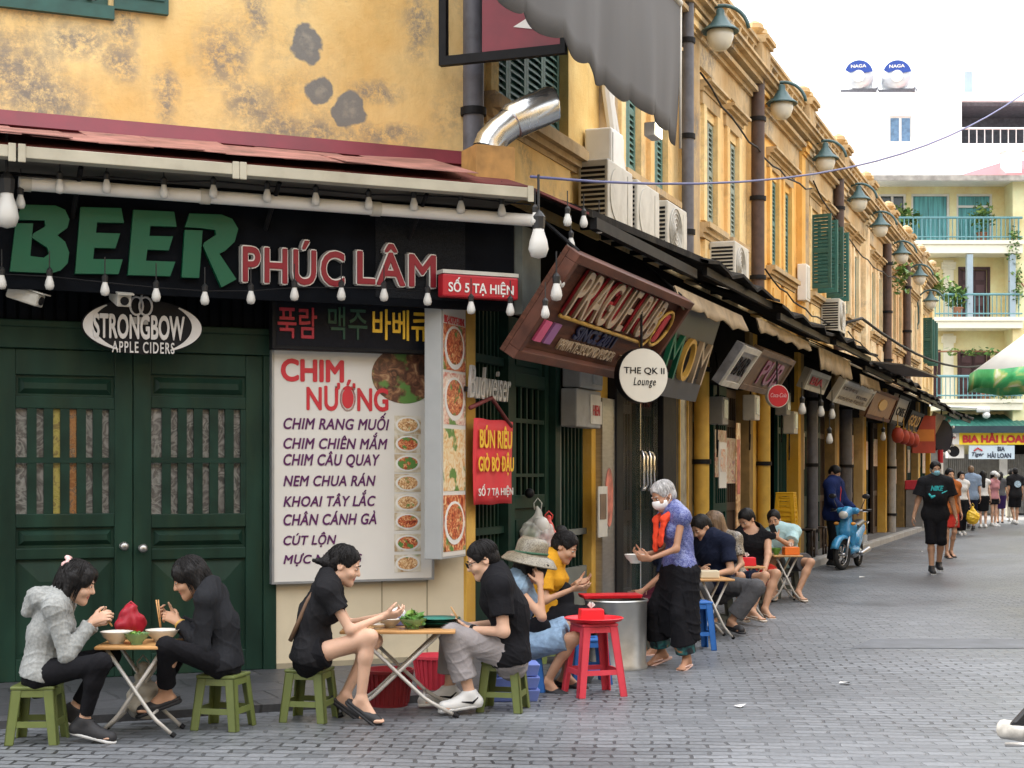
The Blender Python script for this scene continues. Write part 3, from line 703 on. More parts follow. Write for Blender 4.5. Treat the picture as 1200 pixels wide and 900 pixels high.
RED = mat('sign_red', (0.40, 0.012, 0.022), 0.4, var=0.06)
CRIM = mat('letter_crimson', (0.22, 0.007, 0.018), 0.4, var=0.08)
LGREEN = mat('letter_green', (0.0, 0.085, 0.036), 0.5, var=0.10, scale=3)
WHITE = mat('sign_white', (0.70, 0.69, 0.65), 0.45, var=0.03)
PAPERW = mat('panel_white', (0.62, 0.60, 0.55), 0.5, var=0.04, scale=2)
PURP = mat('letter_purple', (0.085, 0.010, 0.085), 0.5, var=0.1)
MRED = mat('letter_red', (0.50, 0.025, 0.035), 0.5, var=0.08)
YELL = mat('letter_yellow', (0.80, 0.50, 0.04), 0.45, var=0.08)
STEEL = mat('brushed_steel', (0.42, 0.41, 0.39), 0.32, metal=0.85, var=0.15, scale=6, bump=0.08, bscale=60, stretch=(1, 1, 6))
GALV = mat('galvanised', (0.62, 0.64, 0.64), 0.24, metal=0.95, var=0.12, scale=5, bump=0.06, bscale=20)
CHROME = mat('chrome', (0.7, 0.7, 0.7), 0.15, metal=1.0, var=0.05)
WOODD = mat('sign_wood', (0.09, 0.036, 0.022), 0.6, spec=.15, var=0.45, scale=7, bump=0.25, bscale=25, stretch=(0.3, 1, 4))
TABLEW = mat('table_wood', (0.50, 0.27, 0.10), 0.4, var=0.22, scale=9, stretch=(0.5, 6, 1), bump=0.05)
GLASS = mat('window_glass', (0.02, 0.035, 0.035), 0.08, var=0.1, spec=0.7)
BULBG = mat('bulb_plastic', (0.55, 0.54, 0.50), 0.35, var=0.04)
SOCK = mat('socket_black', (0.015, 0.015, 0.015), 0.5)
CURT = food('curtain_print', [(0.36, (0.07, 0.07, 0.065)), (0.45, (0.27, 0.27, 0.25)), (0.53, (0.08, 0.075, 0.07)), (0.66, (0.30, 0.29, 0.27))], 8, 2.0, -0.6)
BEIGE = mat('awning_beige', (0.30, 0.225, 0.135), 0.8, var=0.25, scale=5, dirt=0.6, dcol=(0.12, 0.09, 0.05), bump=0.15)
CONC = mat('kerb_stone', (0.36, 0.35, 0.33), 0.8, var=0.15, scale=4, bump=0.2, dirt=0.3, dcol=(0.12, 0.11, 0.10))

def paving(name, bw, bh, c1, c2, cm, rot=0.0, rough=0.55):
    m = bpy.data.materials.new(name); m.use_nodes = True; t = m.node_tree; b = t.nodes['Principled BSDF']; L = t.links.new
    tc = nd(t, 'ShaderNodeTexCoord'); mp = nd(t, 'ShaderNodeMapping'); mp.inputs['Rotation'].default_value = (0, 0, rot); L(tc.outputs['Object'], mp.inputs[0])
    wn = nd(t, 'ShaderNodeTexNoise'); wn.inputs['Scale'].default_value = 0.8; wn.inputs['Detail'].default_value = 3; L(mp.outputs[0], wn.inputs['Vector'])
    ws = nd(t, 'ShaderNodeVectorMath', operation='MULTIPLY_ADD'); L(wn.outputs['Color'], ws.inputs[0]); ws.inputs[1].default_value = (0.22, 0.20, 0); L(mp.outputs[0], ws.inputs[2])
    wn2 = nd(t, 'ShaderNodeTexNoise'); wn2.inputs['Scale'].default_value = 9; L(mp.outputs[0], wn2.inputs['Vector'])
    ws2 = nd(t, 'ShaderNodeVectorMath', operation='MULTIPLY_ADD'); L(wn2.outputs['Color'], ws2.inputs[0]); ws2.inputs[1].default_value = (0.045, 0.04, 0); L(ws.outputs[0], ws2.inputs[2])
    br = nd(t, 'ShaderNodeTexBrick'); br.offset = 0.5
    br.inputs['Scale'].default_value = 1.0; br.inputs['Brick Width'].default_value = bw; br.inputs['Row Height'].default_value = bh
    br.inputs['Mortar Size'].default_value = 0.011; br.inputs['Mortar Smooth'].default_value = 0.35; br.inputs['Bias'].default_value = 0.0
    br.inputs['Color1'].default_value = (*c1, 1); br.inputs['Color2'].default_value = (*c2, 1); br.inputs['Mortar'].default_value = (*cm, 1)
    L(ws2.outputs[0], br.inputs['Vector'])
    # joint depth differs from place to place: some filled with dust, some open and black
    jn = nd(t, 'ShaderNodeTexNoise'); jn.inputs['Scale'].default_value = 0.45; jn.inputs['Detail'].default_value = 4; L(mp.outputs[0], jn.inputs['Vector'])
    jr = nd(t, 'ShaderNodeMapRange'); jr.inputs[1].default_value = 0.42; jr.inputs[2].default_value = 0.62; jr.inputs[3].default_value = 0.85; jr.inputs[4].default_value = 0.0; L(jn.outputs[0], jr.inputs[0])
    mj = nd(t, 'ShaderNodeMath', operation='MULTIPLY'); L(jr.outputs[0], mj.inputs[0]); L(br.outputs['Fac'], mj.inputs[1])
    fillc = nd(t, 'ShaderNodeMixRGB'); fillc.inputs[2].default_value = tuple((a + c) * 0.42 for a, c in zip(c1, c2)) + (1,); L(mj.outputs[0], fillc.inputs[0]); L(br.outputs['Color'], fillc.inputs[1])
    # wear: broad worn tracks and small grit
    n1 = nd(t, 'ShaderNodeTexNoise'); n1.inputs['Scale'].default_value = 0.35; n1.inputs['Detail'].default_value = 7; n1.inputs['Roughness'].default_value = 0.65; L(mp.outputs[0], n1.inputs['Vector'])
    r1 = nd(t, 'ShaderNodeMapRange'); r1.inputs[1].default_value = 0.3; r1.inputs[2].default_value = 0.7; r1.inputs[3].default_value = 0.66; r1.inputs[4].default_value = 1.30; L(n1.outputs[0], r1.inputs[0])
    n2 = nd(t, 'ShaderNodeTexNoise'); n2.inputs['Scale'].default_value = 34; n2.inputs['Detail'].default_value = 5; L(mp.outputs[0], n2.inputs['Vector'])
    r2 = nd(t, 'ShaderNodeMapRange'); r2.inputs[1].default_value = 0.25; r2.inputs[2].default_value = 0.75; r2.inputs[3].default_value = 0.78; r2.inputs[4].default_value = 1.22; L(n2.outputs[0], r2.inputs[0])
    mm = nd(t, 'ShaderNodeMath', operation='MULTIPLY'); L(r1.outputs[0], mm.inputs[0]); L(r2.outputs[0], mm.inputs[1])
    sc_ = nd(t, 'ShaderNodeVectorMath', operation='SCALE'); L(fillc.outputs[0], sc_.inputs[0]); L(mm.outputs[0], sc_.inputs['Scale'])
    # dark spills
    n4 = nd(t, 'ShaderNodeTexNoise'); n4.inputs['Scale'].default_value = 1.1; n4.inputs['Detail'].default_value = 9; n4.inputs['Roughness'].default_value = 0.7; L(mp.outputs[0], n4.inputs['Vector'])
    r4 = nd(t, 'ShaderNodeMapRange'); r4.inputs[1].default_value = 0.56; r4.inputs[2].default_value = 0.72; r4.inputs[4].default_value = 0.5; L(n4.outputs[0], r4.inputs[0])
    dk = nd(t, 'ShaderNodeMixRGB'); dk.inputs[2].default_value = (0.035, 0.035, 0.038, 1); L(r4.outputs[0], dk.inputs[0]); L(sc_.outputs[0], dk.inputs[1])
    L(dk.outputs[0], b.inputs['Base Color'])
    rr = nd(t, 'ShaderNodeMapRange'); rr.inputs[1].default_value = 0.3; rr.inputs[2].default_value = 0.7; rr.inputs[3].default_value = rough - 0.14; rr.inputs[4].default_value = rough + 0.16; L(n1.outputs[0], rr.inputs[0]); L(rr.outputs[0], b.inputs['Roughness'])
    inv = nd(t, 'ShaderNodeMath', operation='SUBTRACT'); inv.inputs[0].default_value = 1; L(br.outputs['Fac'], inv.inputs[1])
    ad = nd(t, 'ShaderNodeMath', operation='MULTIPLY_ADD'); L(n2.outputs[0], ad.inputs[0]); ad.inputs[1].default_value = 0.35; L(inv.outputs[0], ad.inputs[2])
    bp = nd(t, 'ShaderNodeBump'); bp.inputs['Strength'].default_value = 0.7; bp.inputs['Distance'].default_value = 0.012; L(ad.outputs[0], bp.inputs['Height']); L(bp.outputs[0], b.inputs['Normal'])
    return m

# ------------------------------------------------------------------ ground, pavements
g = MB(); g.quad((-120, -60, 0), (160, -60, 0), (160, 300, 0), (-120, 300, 0))
PAVER = paving('street_pavers', 0.21, 0.105, (0.168, 0.178, 0.190), (0.110, 0.118, 0.127), (0.020, 0.021, 0.024), rot=R(4), rough=0.45)
tag(g.build('street', PAVER), kind='structure')
TILE = paving('pavement_tiles', 0.40, 0.40, (0.075, 0.075, 0.08), (0.055, 0.056, 0.06), (0.02, 0.02, 0.02), rot=-F1.rz, rough=0.5)
TILE2 = paving('pavement_tiles_far', 0.30, 0.30, (0.15, 0.145, 0.14), (0.11, 0.11, 0.11), (0.03, 0.03, 0.03), rot=-F2.rz, rough=0.6)
def flat_poly(pts, z0, z1):
    m = MB(); n = len(pts); m.add([(p[0], p[1], z1) for p in pts] + [(p[0], p[1], z0) for p in pts], [list(range(n))] + [(i, (i + 1) % n, (i + 1) % n + n, i + n) for i in range(n)]); return m
ka = [F1.w(-12, 1.75), F1.w(0.9, 1.75), F1.w(2.0, 1.35), F2.w(2.2, 0.62), F2.w(2.2, -0.5), F2.w(0, -0.5), F1.w(-12, -0.5)]
tag(flat_poly(ka, -0.1, 0.05).build('pavement', TILE), kind='structure')
kb = [F2.w(13.2, 0.30), F2.w(38, 0.30), F2.w(38, -1.6), F2.w(2.2, -1.6), F2.w(2.2, 0.28), F2.w(7, 0.3)]
tag(flat_poly(kb, -0.1, 0.10).build('pavement_far', TILE2), kind='structure')
k = MB()
for i in range(23): k.box(13.2 + i * 1.1, 13.2 + i * 1.1 + 1.09, -0.48, -0.302, -0.1, 0.115)
o = k.build('kerb', CONC, None, False, 0.012); o.location = F2.w(0); o.rotation_euler = (0, 0, F2.rz); tag(o, kind='structure')
# the sunlit crossing at the end of the street
ASPH = mat('crossing_asphalt', (0.20, 0.195, 0.19), 0.85, var=0.12, scale=1.2, bump=0.3, bscale=90)
c = MB(); c.quad((4, 50.5, 0.004), (60, 50.5, 0.004), (60, 56.3, 0.004), (4, 56.3, 0.004)); tag(c.build('crossing_road', ASPH), kind='structure')

# ------------------------------------------------------------------ building bits
def wall_holes(mb, x0, x1, z0, z1, holes, y0, y1, M=None):
    """a wall slab with rectangular openings, cut into butting boxes"""
    xs = sorted({x0, x1, *[h[0] for h in holes], *[h[1] for h in holes]})
    for a, b in zip(xs[:-1], xs[1:]):
        cut = sorted([(h[2], h[3]) for h in holes if h[0] <= a + 1e-6 and h[1] >= b - 1e-6]); z = z0
        for c0, c1 in cut:
            if c0 > z: mb.box(a, b, y0, y1, z, c0, M)
            z = c1
        if z < z1: mb.box(a, b, y0, y1, z, z1, M)
def louvre(mb, x0, x1, z0, z1, y, M=None, step=0.062, mid=True, t=0.035):
    fr = 0.055
    mb.box(x0, x0 + fr, y, y + t, z0, z1, M); mb.box(x1 - fr, x1, y, y + t, z0, z1, M)
    zz = [z0, (z0 + z1) / 2, z1] if mid else [z0, z1]
    mb.box(x0 + fr, x1 - fr, y, y + t, z0, z0 + fr, M); mb.box(x0 + fr, x1 - fr, y, y + t, z1 - fr, z1, M)
    if mid: mb.box(x0 + fr, x1 - fr, y, y + t, (z0 + z1) / 2 - fr / 2, (z0 + z1) / 2 + fr / 2, M)
    spans = [(z0 + fr, (z0 + z1) / 2 - fr / 2), ((z0 + z1) / 2 + fr / 2, z1 - fr)] if mid else [(z0 + fr, z1 - fr)]
    for a, b in spans:
        n = max(1, int((b - a) / step)); st = (b - a) / n
        for i in range(n):
            z = a + i * st
            mb.add([(x0 + fr, y + 0.002, z), (x1 - fr, y + 0.002, z), (x1 - fr, y + t, z + st * 0.75), (x0 + fr, y + t, z + st * 0.75),
                    (x0 + fr, y + 0.002, z + 0.009), (x1 - fr, y + 0.002, z + 0.009), (x1 - fr, y + t, z + st * 0.75 + 0.009), (x0 + fr, y + t, z + st * 0.75 + 0.009)],
                   [(3, 2, 1, 0), (4, 5, 6, 7), (0, 1, 5, 4), (1, 2, 6, 5), (2, 3, 7, 6), (3, 0, 4, 7)], M)
def cornice(mb, x0, x1, z0, steps, M=None, y=0.0):
    """stacked mouldings: steps = [(height, projection)]"""
    z = z0
    for h, p in steps: mb.box(x0, x1, -p, y, z, z + h, M); z += h

# ------------------------------------------------------------------ the corner house
A1 = Matrix.Translation(F1.o) @ Matrix.Rotation(F1.rz, 4, 'Z'); A2 = Matrix.Translation(F2.o) @ Matrix.Rotation(F2.rz, 4, 'Z')
M21 = A1.inverted() @ A2
def s1(u, p=0.0, v=555): return F1.hit(u, v, p)[0]
def z1(u, v, p=0.0): return F1.hit(u, v, p)[1]
def s2(u, p=0.0, v=555): return F2.hit(u, v, p)[0]
def z2(u, v, p=0.0): return F2.hit(u, v, p)[1]
HS = 3.57      # where the corner house ends on facade two
house = thing('corner_house', 'ochre corner house with peeling stained plaster above a dark green double door', 'house', F1.o, F1.rz)
w = MB()
wx1 = s1(128); wz0 = z1(128, 16)
wall_holes(w, -9, F1_END, 3.88, 9.6, [(wx1 - 1.75, wx1, wz0, wz0 + 1.7)], 0.0, 0.3)
w.build('upper_wall', YEL, house)
w = MB(); h2 = [(0.62, 2.45, 4.70, 6.35)]
wall_holes(w, 0.0, HS, 3.90, 9.6, h2, 0.0, 0.3, M21 @ MT((0, 0, 0)))
w.build('upper_wall', stucco('ochre_side', (0.76, 0.54, 0.20), 0.45, 0.30, 3.0), house)
# unseen core added behind the house walls to block light
core = MB(); back = [(-9, 0.31), (F1_END + 0.02, 0.31)]
pa = M21 @ Vector((0.35, 0.31, 0)); pb = M21 @ Vector((HS, 0.31, 0)); pc = M21 @ Vector((HS, 9, 0)); pts = [(-9, 0.31), (F1_END - 0.10, 0.31), (pa.x, pa.y), (pb.x, pb.y), (pc.x, pc.y), (-9, 11)]
n = len(pts); core.add([(x, y, 3.62) for x, y in pts] + [(x, y, 9.58) for x, y in pts], [list(range(n)), list(range(2 * n - 1, n - 1, -1))] + [(i, i + n, (i + 1) % n + n, (i + 1) % n) for i in range(n)])
core.build('blocking_core', DARK, house)
core = MB(); q = [(x, y + 1.0) for x, y in pts[:2]] + [(-0.2, 11), (-9, 11)]
bk = MB(); bk.box(-9, F1_END - 0.3, 0.9, 1.0, 0, 3.6); bk.box(0.4, HS, 0.9, 1.0, 0, 3.6, M21); bk.box(-9, -8.9, 0.0, 0.9, 0, 3.6); bk.build('inner_wall', DARK, house)
# upper window at the top left, open shutter
win = MB(); x0, x1, z0, zt = wx1 - 1.75, wx1, wz0, wz0 + 1.7
win.box(x0, x1, 0.06, 0.14, z0, z0 + 0.10); win.box(x0, x1, 0.06, 0.14, zt - 0.08, zt); win.box(x0, x0 + 0.08, 0.06, 0.14, z0 + 0.1, zt - 0.08); win.box(x1 - 0.08, x1, 0.06, 0.14, z0 + 0.1, zt - 0.08)
wf = win.build('window', SHUTD, house); m = MB(); m.box(x0 + 0.08, x1 - 0.08, 0.15, 0.17, z0 + 0.1, zt - 0.08); m.build('pane', mat('pale_curtain', (0.42, 0.42, 0.40), 0.5, var=0.4, scale=6, stretch=(3, 1, 0.4)), wf)
m = MB()
for i in range(12): m.box(x0 + 0.11 + i * 0.135, x0 + 0.155 + i * 0.135, 0.03, 0.055, z0 + 0.1, zt - 0.08)
m.box(x0 - 0.03, x1 + 0.03, -0.05, 0.028, z0 - 0.05, z0 + 0.045); m.build('window_bars', SHUTD, wf)
m = MB(); m.box(x1 + 0.03, x1 + 0.42, -0.05, -0.005, z0 + 0.03, zt); m.box(x1 + 0.06, x1 + 0.39, -0.062, -0.052, z0 + 0.12, zt - 0.1); m.build('shutter', SHUTD, wf)
# facade two: three leaved shutters, sill and apron
win = MB(); win.box(0.62, 2.45, 0.10, 0.14, 4.70, 6.35, M21); wf = win.build('window', SHUTD, house)
for i in range(4):
    m = MB(); louvre(m, 0.63 + i * 0.455, 1.08 + i * 0.455, 4.72, 6.3, 0.04, M21); m.build('shutter', SHUT, wf)
m = MB()
cornice(m, 0.35, 2.75, 4.42, [(0.05, 0.05), (0.06, 0.10), (0.10, 0.16), (0.04, 0.12)], M21, 0.0); m.build('window_sill', TRIM, house)
m = MB(); m.box(0.55, 2.55, -0.035, 0, 3.85, 4.42, M21); m.box(0.70, 2.40, -0.05, -0.036, 3.98, 4.30, M21); m.build('apron_panel', YEL, house)
for a_ in (0.45, 2.45): m = MB(); m.box(a_, a_ + .17, -0.05, 0.0, 4.67, 6.5, M21); m.build('window_surround', MATS['ochre_side'], house)
# lower facade one: dark boards over the door, door, cream panel
dl, dr, dm = s1(-4), s1(308), s1(156); dtop = z1(155, 412); th = 0.045
m = MB(); m.box(-9, dl - 0.12, 0, 0.12, 0, 3.62); m.build('lower_wall', mat('dark_wall', (0.012, 0.014, 0.013), 0.7, spec=.1, var=0.3), house)
m = MB(); m.box(dl - 0.12, dr + 0.10, 0.02, 0.08, dtop + 0.20, 3.62)
for i in range(26): m.box(dl - 0.1 + i * 0.085, dl - 0.04 + i * 0.085, 0.0, 0.018, dtop + 0.2, 3.60)
m.build('transom_boards', BLACKC, house)
m = MB(); m.box(dl - 0.12, dr + 0.10, -0.03, 0.10, dtop, dtop + 0.20); m.box(dl - 0.14, dr + 0.12, -0.05, -0.031, dtop + 0.15, dtop + 0.20); m.box(dl - 0.12, dl - 0.001, -0.02, 0.10, th, dtop); m.box(dr + 0.001, dr + 0.10, -0.02, 0.10, th, dtop)
m.build('door_frame', DGREEN, house, False, 0.006)
m = MB(); m.box(-9, F1_END, 0.0, 0.25, 3.621, 3.879); m.build('lintel_wall', DARK, house)  # near-black strip: canopy shade put into the wall colour
m = MB(); m.box(dl - 0.15, dr + 0.12, -0.10, 0.10, 0.02, th); m.build('door_step', mat('step_stone', (0.22, 0.22, 0.22), 0.7, var=0.15), house)
def raised(mb, x0, x1, z0, z1, y):
    i = min(0.16, (z1 - z0) * 0.36, (x1 - x0) * 0.3); mb.box(x0, x1, y, y + 0.012, z0, z1)
    v = [(x0 + .02, y, z0 + .02), (x1 - .02, y, z0 + .02), (x1 - .02, y, z1 - .02), (x0 + .02, y, z1 - .02), (x0 + i, y - 0.03, z0 + i), (x1 - i, y - 0.03, z0 + i), (x1 - i, y - 0.03, z1 - i), (x0 + i, y - 0.03, z1 - i)]
    mb.add(v, [(4, 5, 6, 7), (0, 1, 5, 4), (1, 2, 6, 5), (2, 3, 7, 6), (3, 0, 4, 7)])
def door_leaf(x0, x1, knobx, mid):
    W_ = x1 - x0; st = 0.13; zs = lambda v: z1((mid), v)
    zb = th + 0.005
    rails = [(zb, zb + 0.16), (zs(655), zs(642)), (zs(618), zs(602)), (zs(479), zs(465)), (zs(440), dtop - 0.002)]
    d = MB(); d.box(x0, x0 + st, 0.0, 0.05, zb, dtop - 0.002); d.box(x1 - st, x1, 0.0, 0.05, zb, dtop - 0.002)
    for a, b in rails: d.box(x0 + st, x1 - st, 0.0, 0.05, a, b)
    lf = d.build('door_leaf', DGREEN, house, False, 0.006)
    for (a, b) in ((rails[0][1], rails[1][0]), (rails[1][1], rails[2][0]), (rails[3][1], rails[4][0])): p = MB(); raised(p, x0 + st, x1 - st, a, b, 0.028); p.build('door_panel', DGREEN, lf)
    za, zb_ = rails[2][1], rails[3][0]
    gl = MB(); gl.box(x0 + st, x1 - st, 0.045, 0.05, za, zb_); gl.build('curtain', CURT, lf)
    if knobx < dm:
        for i_, mt_ in ((2, food('poster_yellow', [(.35, (.30, .26, .05)), (.5, (.45, .38, .10)), (.65, (.2, .15, .05))], 20, 1., -.6)), (3, food('poster_orange', [(.35, (.25, .10, .03)), (.5, (.42, .20, .07)), (.6, (.12, .08, .06)), (.7, (.45, .3, .15))], 24, 2., -.6))):
            xx = x0 + st + (i_ + .06) * (W_ - 2 * st) / 6; gl = MB(); gl.box(xx, xx + (W_ - 2 * st) / 6, 0.038, 0.044, za, zb_); gl.build('poster', mt_, lf)
    br = MB(); n = 6
    for i in range(n): 
        xx = x0 + st + (i + 0.5) * (W_ - 2 * st) / n + 0.02; br.box(xx, xx + 0.065, 0.005, 0.03, za, zb_)
    zm = za + (zb_ - za) * 0.51; br.box(x0 + st, x1 - st, 0.0, 0.004, zm - 0.02, zm + 0.02); br.build('window_bars', DGREEN2, lf)
    k = MB(); k.lathe([(0.026, 0), (0.026, 0.012), (0.012, 0.014), (0.012, 0.04), (0.03, 0.052), (0.034, 0.075), (0.02, 0.092)], 14, MT((knobx, 0, zs(641)), (R(90), 0, 0))); k.build('door_knob', STEEL, lf, True)
door_leaf(dl, dm - 0.003, dm - 0.075, 75); door_leaf(dm + 0.003, dr, dm + 0.06, 230)
cx = s1(323)
m = MB(); m.box(cx, F1_END, -0.01, 0.12, 0.03, 3.62)
m.build('lower_wall', CREAM, house)
m = MB()
for u in (387, 447, 500): m.box(s1(u) - 0.004, s1(u) + 0.004, -0.014, -0.0101, 0.05, 1.1)
m.box(cx, F1_END, -0.035, -0.0145, 0.03, 0.09); m.build('wall_joint', mat('joint', (0.28, 0.24, 0.16), 0.8), house)
# lower facade two of the corner house
def L2(name, mt, *boxes, bev=0.0, par=None):
    m = MB()
    for b in boxes: m.box(*b, M21)
    return m.build(name, mt, par or house, False, bev)
L2('pillar', PIL, (-0.02, 0.17, -0.02, 0.25, 0.03, 3.6)); L2('pillar', PIL, (3.23, HS - 0.004, -0.03, 0.3, 0.05, 3.6))
L2('lintel_wall', DARK, (0.17, 3.23, 0.02, 0.25, 2.95, 3.6), (0.0, HS, 0.02, 0.25, 3.601, 3.899))  # upper strip painted near-black for the shade under the canopy
wf = L2('barred_window', DGREEN2, (0.17, 0.23, 0.03, 0.11, 0.1, 2.95), (0.95, 1.02, -0.01, 0.14, 0.05, 2.95), (0.23, 0.95, 0.03, 0.11, 0.1, 0.8), (0.23, 0.95, 0.03, 0.11, 1.02, 1.08), (0.23, 0.95, 0.03, 0.11, 2.45, 2.52))
m = MB()
for i in range(8): m.box(0.27 + i * 0.086, 0.30 + i * 0.086, 0.06, 0.085, 0.8, 2.95, M21)
m.build('window_bars', DGREEN, wf)
dx0, dx1 = s2(604), s2(652)
df = L2('door_leaf', DGREEN, (dx0, dx0 + 0.10, 0.04, 0.10, 0.05, 2.9), (dx1 - 0.20, dx1 - 0.10, 0.04, 0.10, 0.05, 2.9), (dx0 + 0.1, dx1 - 0.2, 0.04, 0.10, 2.75, 2.9), (dx0 + 0.1, dx1 - 0.2, 0.04, 0.10, 2.30, 2.42), (dx0 + 0.1, dx1 - 0.2, 0.04, 0.10, 1.22, 1.34), (dx0 + 0.1, dx1 - 0.2, 0.04, 0.10, 0.05, 0.35), bev=0.005)
L2('door_panel', DGREEN2, (dx0 + 0.1, dx1 - 0.2, 0.07, 0.09, 2.42, 2.75), (dx0 + 0.17, dx1 - 0.27, 0.055, 0.0701, 2.49, 2.68), par=df); L2('door_panel', DGREEN2, (dx0 + 0.1, dx1 - 0.2, 0.07, 0.09, 0.35, 1.22), (dx0 + 0.17, dx1 - 0.27, 0.055, 0.0701, 0.45, 1.12), par=df)
L2('window_bars', DGREEN, *[(dx0 + 0.14 + i * 0.15, dx0 + 0.18 + i * 0.15, 0.06, 0.085, 1.34, 2.3) for i in range(5)], (dx0 + 0.1, dx1 - 0.2, 0.05, 0.0595, 1.98, 2.02), (dx0 + 0.1, dx1 - 0.2, 0.05, 0.0595, 1.5, 1.53), par=df)
L2('door_frame', DGREEN2, (dx1 - 0.08, dx1 + 0.06, -0.02, 0.16, 0.05, 2.95))
wf = L2('barred_window', mat('grey_frame', (0.16, 0.17, 0.15), 0.6, var=0.2), (2.34, 2.44, 0.02, 0.12, 0.05, 2.95), (2.44, 3.23, 0.02, 0.1, 0.05, 0.62), (2.44, 3.23, 0.02, 0.08, 0.93, 0.99))
L2('window_bars', DGREEN2, *[(2.5 + i * 0.11, 2.535 + i * 0.11, 0.05, 0.08, 0.62, 2.95) for i in range(7)], par=wf)
k = MB(); k.ball(tuple(M21 @ Vector((dx0 + 0.30, -0.02, z2(620, 578)))), 0.045, 12, 8); k.build('door_knob', BLACK, df, True)

# ------------------------------------------------------------------ canopy over facade one, gutter, light tube
PC = 1.0
def corner_pt(p): # where the two offset facade lines meet (world)
    a = F1.o + F1.n * p; b = F2.o + F2.n * p; e, f = F1.e, F2.e
    det = e.x * (-f.y) + f.x * e.y; d = b - a; t = (d.x * (-f.y) + f.x * d.y) / det
    return a + e * t
can = thing('canopy', 'rusty maroon sheet canopy with cream gutter over the corner house door', 'canopy', F1.o, F1.rz)
I1 = A1.inverted(); cp = I1 @ corner_pt(PC); cz = z1(20, 174, PC)
m = MB(); zr = 3.99
ce1 = cp.x - 0.30                                  # the corner is cut off at a slant
q2 = I1 @ F2.w(0.15, PC)
m.add([(-9, 0, zr), (F1_END, 0, zr), (ce1, -PC, cz + 0.03), (-9, -PC, cz + 0.03), (-9, 0, zr - 0.02), (F1_END, 0, zr - 0.02), (ce1, -PC, cz + 0.01), (-9, -PC, cz + 0.01), (q2.x, q2.y, 3.58), (q2.x, q2.y, 3.56)],
      [(0, 1, 2, 3), (7, 6, 5, 4), (3, 2, 6, 7), (1, 8, 2), (5, 6, 9), (2, 8, 9, 6)])
m.build('roof_sheet', SHEET, can)
rl = random.Random(4); m = MB()
for i in range(15):                                # loose overlapping sheets curling at the edges
    x = -4.4 + i * 0.42; ww = 0.55 + rl.random() * 0.25; y0, y1_ = -PC - 0.13 + rl.random() * 0.12, -0.10 - rl.random() * 0.3
    if x + ww > ce1 + 0.1: break
    za = lambda y: zr + (zr - cz - 0.03) * (max(y, -PC) / PC) + 0.018 + 0.004 * (i % 3); c1, c2, c3 = rl.random() * .03, rl.random() * .03, rl.random() * .02
    m.add([(x, y0, za(y0) + c1), (x + ww, y0, za(y0) + c2), (x + ww, y1_, za(y1_) + c3), (x, y1_, za(y1_)), (x, y0, za(y0) + c1 + .006), (x + ww, y0, za(y0) + c2 + .006), (x + ww, y1_, za(y1_) + c3 + .006), (x, y1_, za(y1_) + .006)],
          [(3, 2, 1, 0), (4, 5, 6, 7), (0, 1, 5, 4), (1, 2, 6, 5), (2, 3, 7, 6), (3, 0, 4, 7)])
m.build('loose_sheet', mat('roof_sheet_faded', (0.33, 0.15, 0.125), 0.65, var=0.4, scale=4, dirt=0.85, dcol=(0.10, 0.06, 0.052)), can)
m = MB(); m.add([(-9, -0.012, zr - 0.02), (F1_END, -0.012, zr - 0.02), (F1_END, -0.012, zr + 0.11), (-9, -0.012, zr + 0.11), (-9, -0.06, zr + 0.0), (F1_END + .05, -0.06, zr + 0.0), (F1_END, -0.02, zr + 0.11), (-9, -0.02, zr + 0.11)],
      [(0, 1, 2, 3), (7, 6, 5, 4), (3, 2, 6, 7), (0, 4, 5, 1), (1, 5, 6, 2), (0, 3, 7, 4)])
m.build('flashing', MAROON, can)
gs = [s1(20, PC), s1(277, PC), ce1 - 0.02]
for i, (a, b) in enumerate(((gs[0], gs[1] - 0.005), (gs[1] + 0.005, gs[2]), (gs[0] - 6, gs[0] - 0.02))):
    m = MB(); m.box(a, b, -PC - 0.09, -PC + 0.02, cz - 0.075, cz + 0.002)
    for e in (a, b - 0.04): m.box(e - 0.004, e + 0.044, -PC - 0.10, -PC - 0.0901, cz - 0.105, cz + 0.014)
    m.build('gutter', mat('gutter_cream', (0.42, 0.39, 0.30), 0.5, var=0.12, scale=4, dirt=0.3, dcol=(0.2, 0.17, 0.1)), can, False, 0.008)
m = MB(); m.add([(-9, -0.05, 3.56), (F1_END, -0.05, 3.56), (ce1, -PC + 0.03, cz - 0.05), (-9, -PC + 0.03, cz - 0.05)], [(0, 1, 2, 3)])
m.build('soffit', mat('soffit_grey', (0.14, 0.13, 0.11), 0.8, var=0.3, scale=2, dirt=0.4), can)
for x in (-2.2, -1.55, -0.2, 0.9): m = MB(); m.tube([(x, -0.02, 2.95), (x, -PC + 0.1, cz - 0.07)], 0.018, 6); m.build('bracket', BLACK, can)
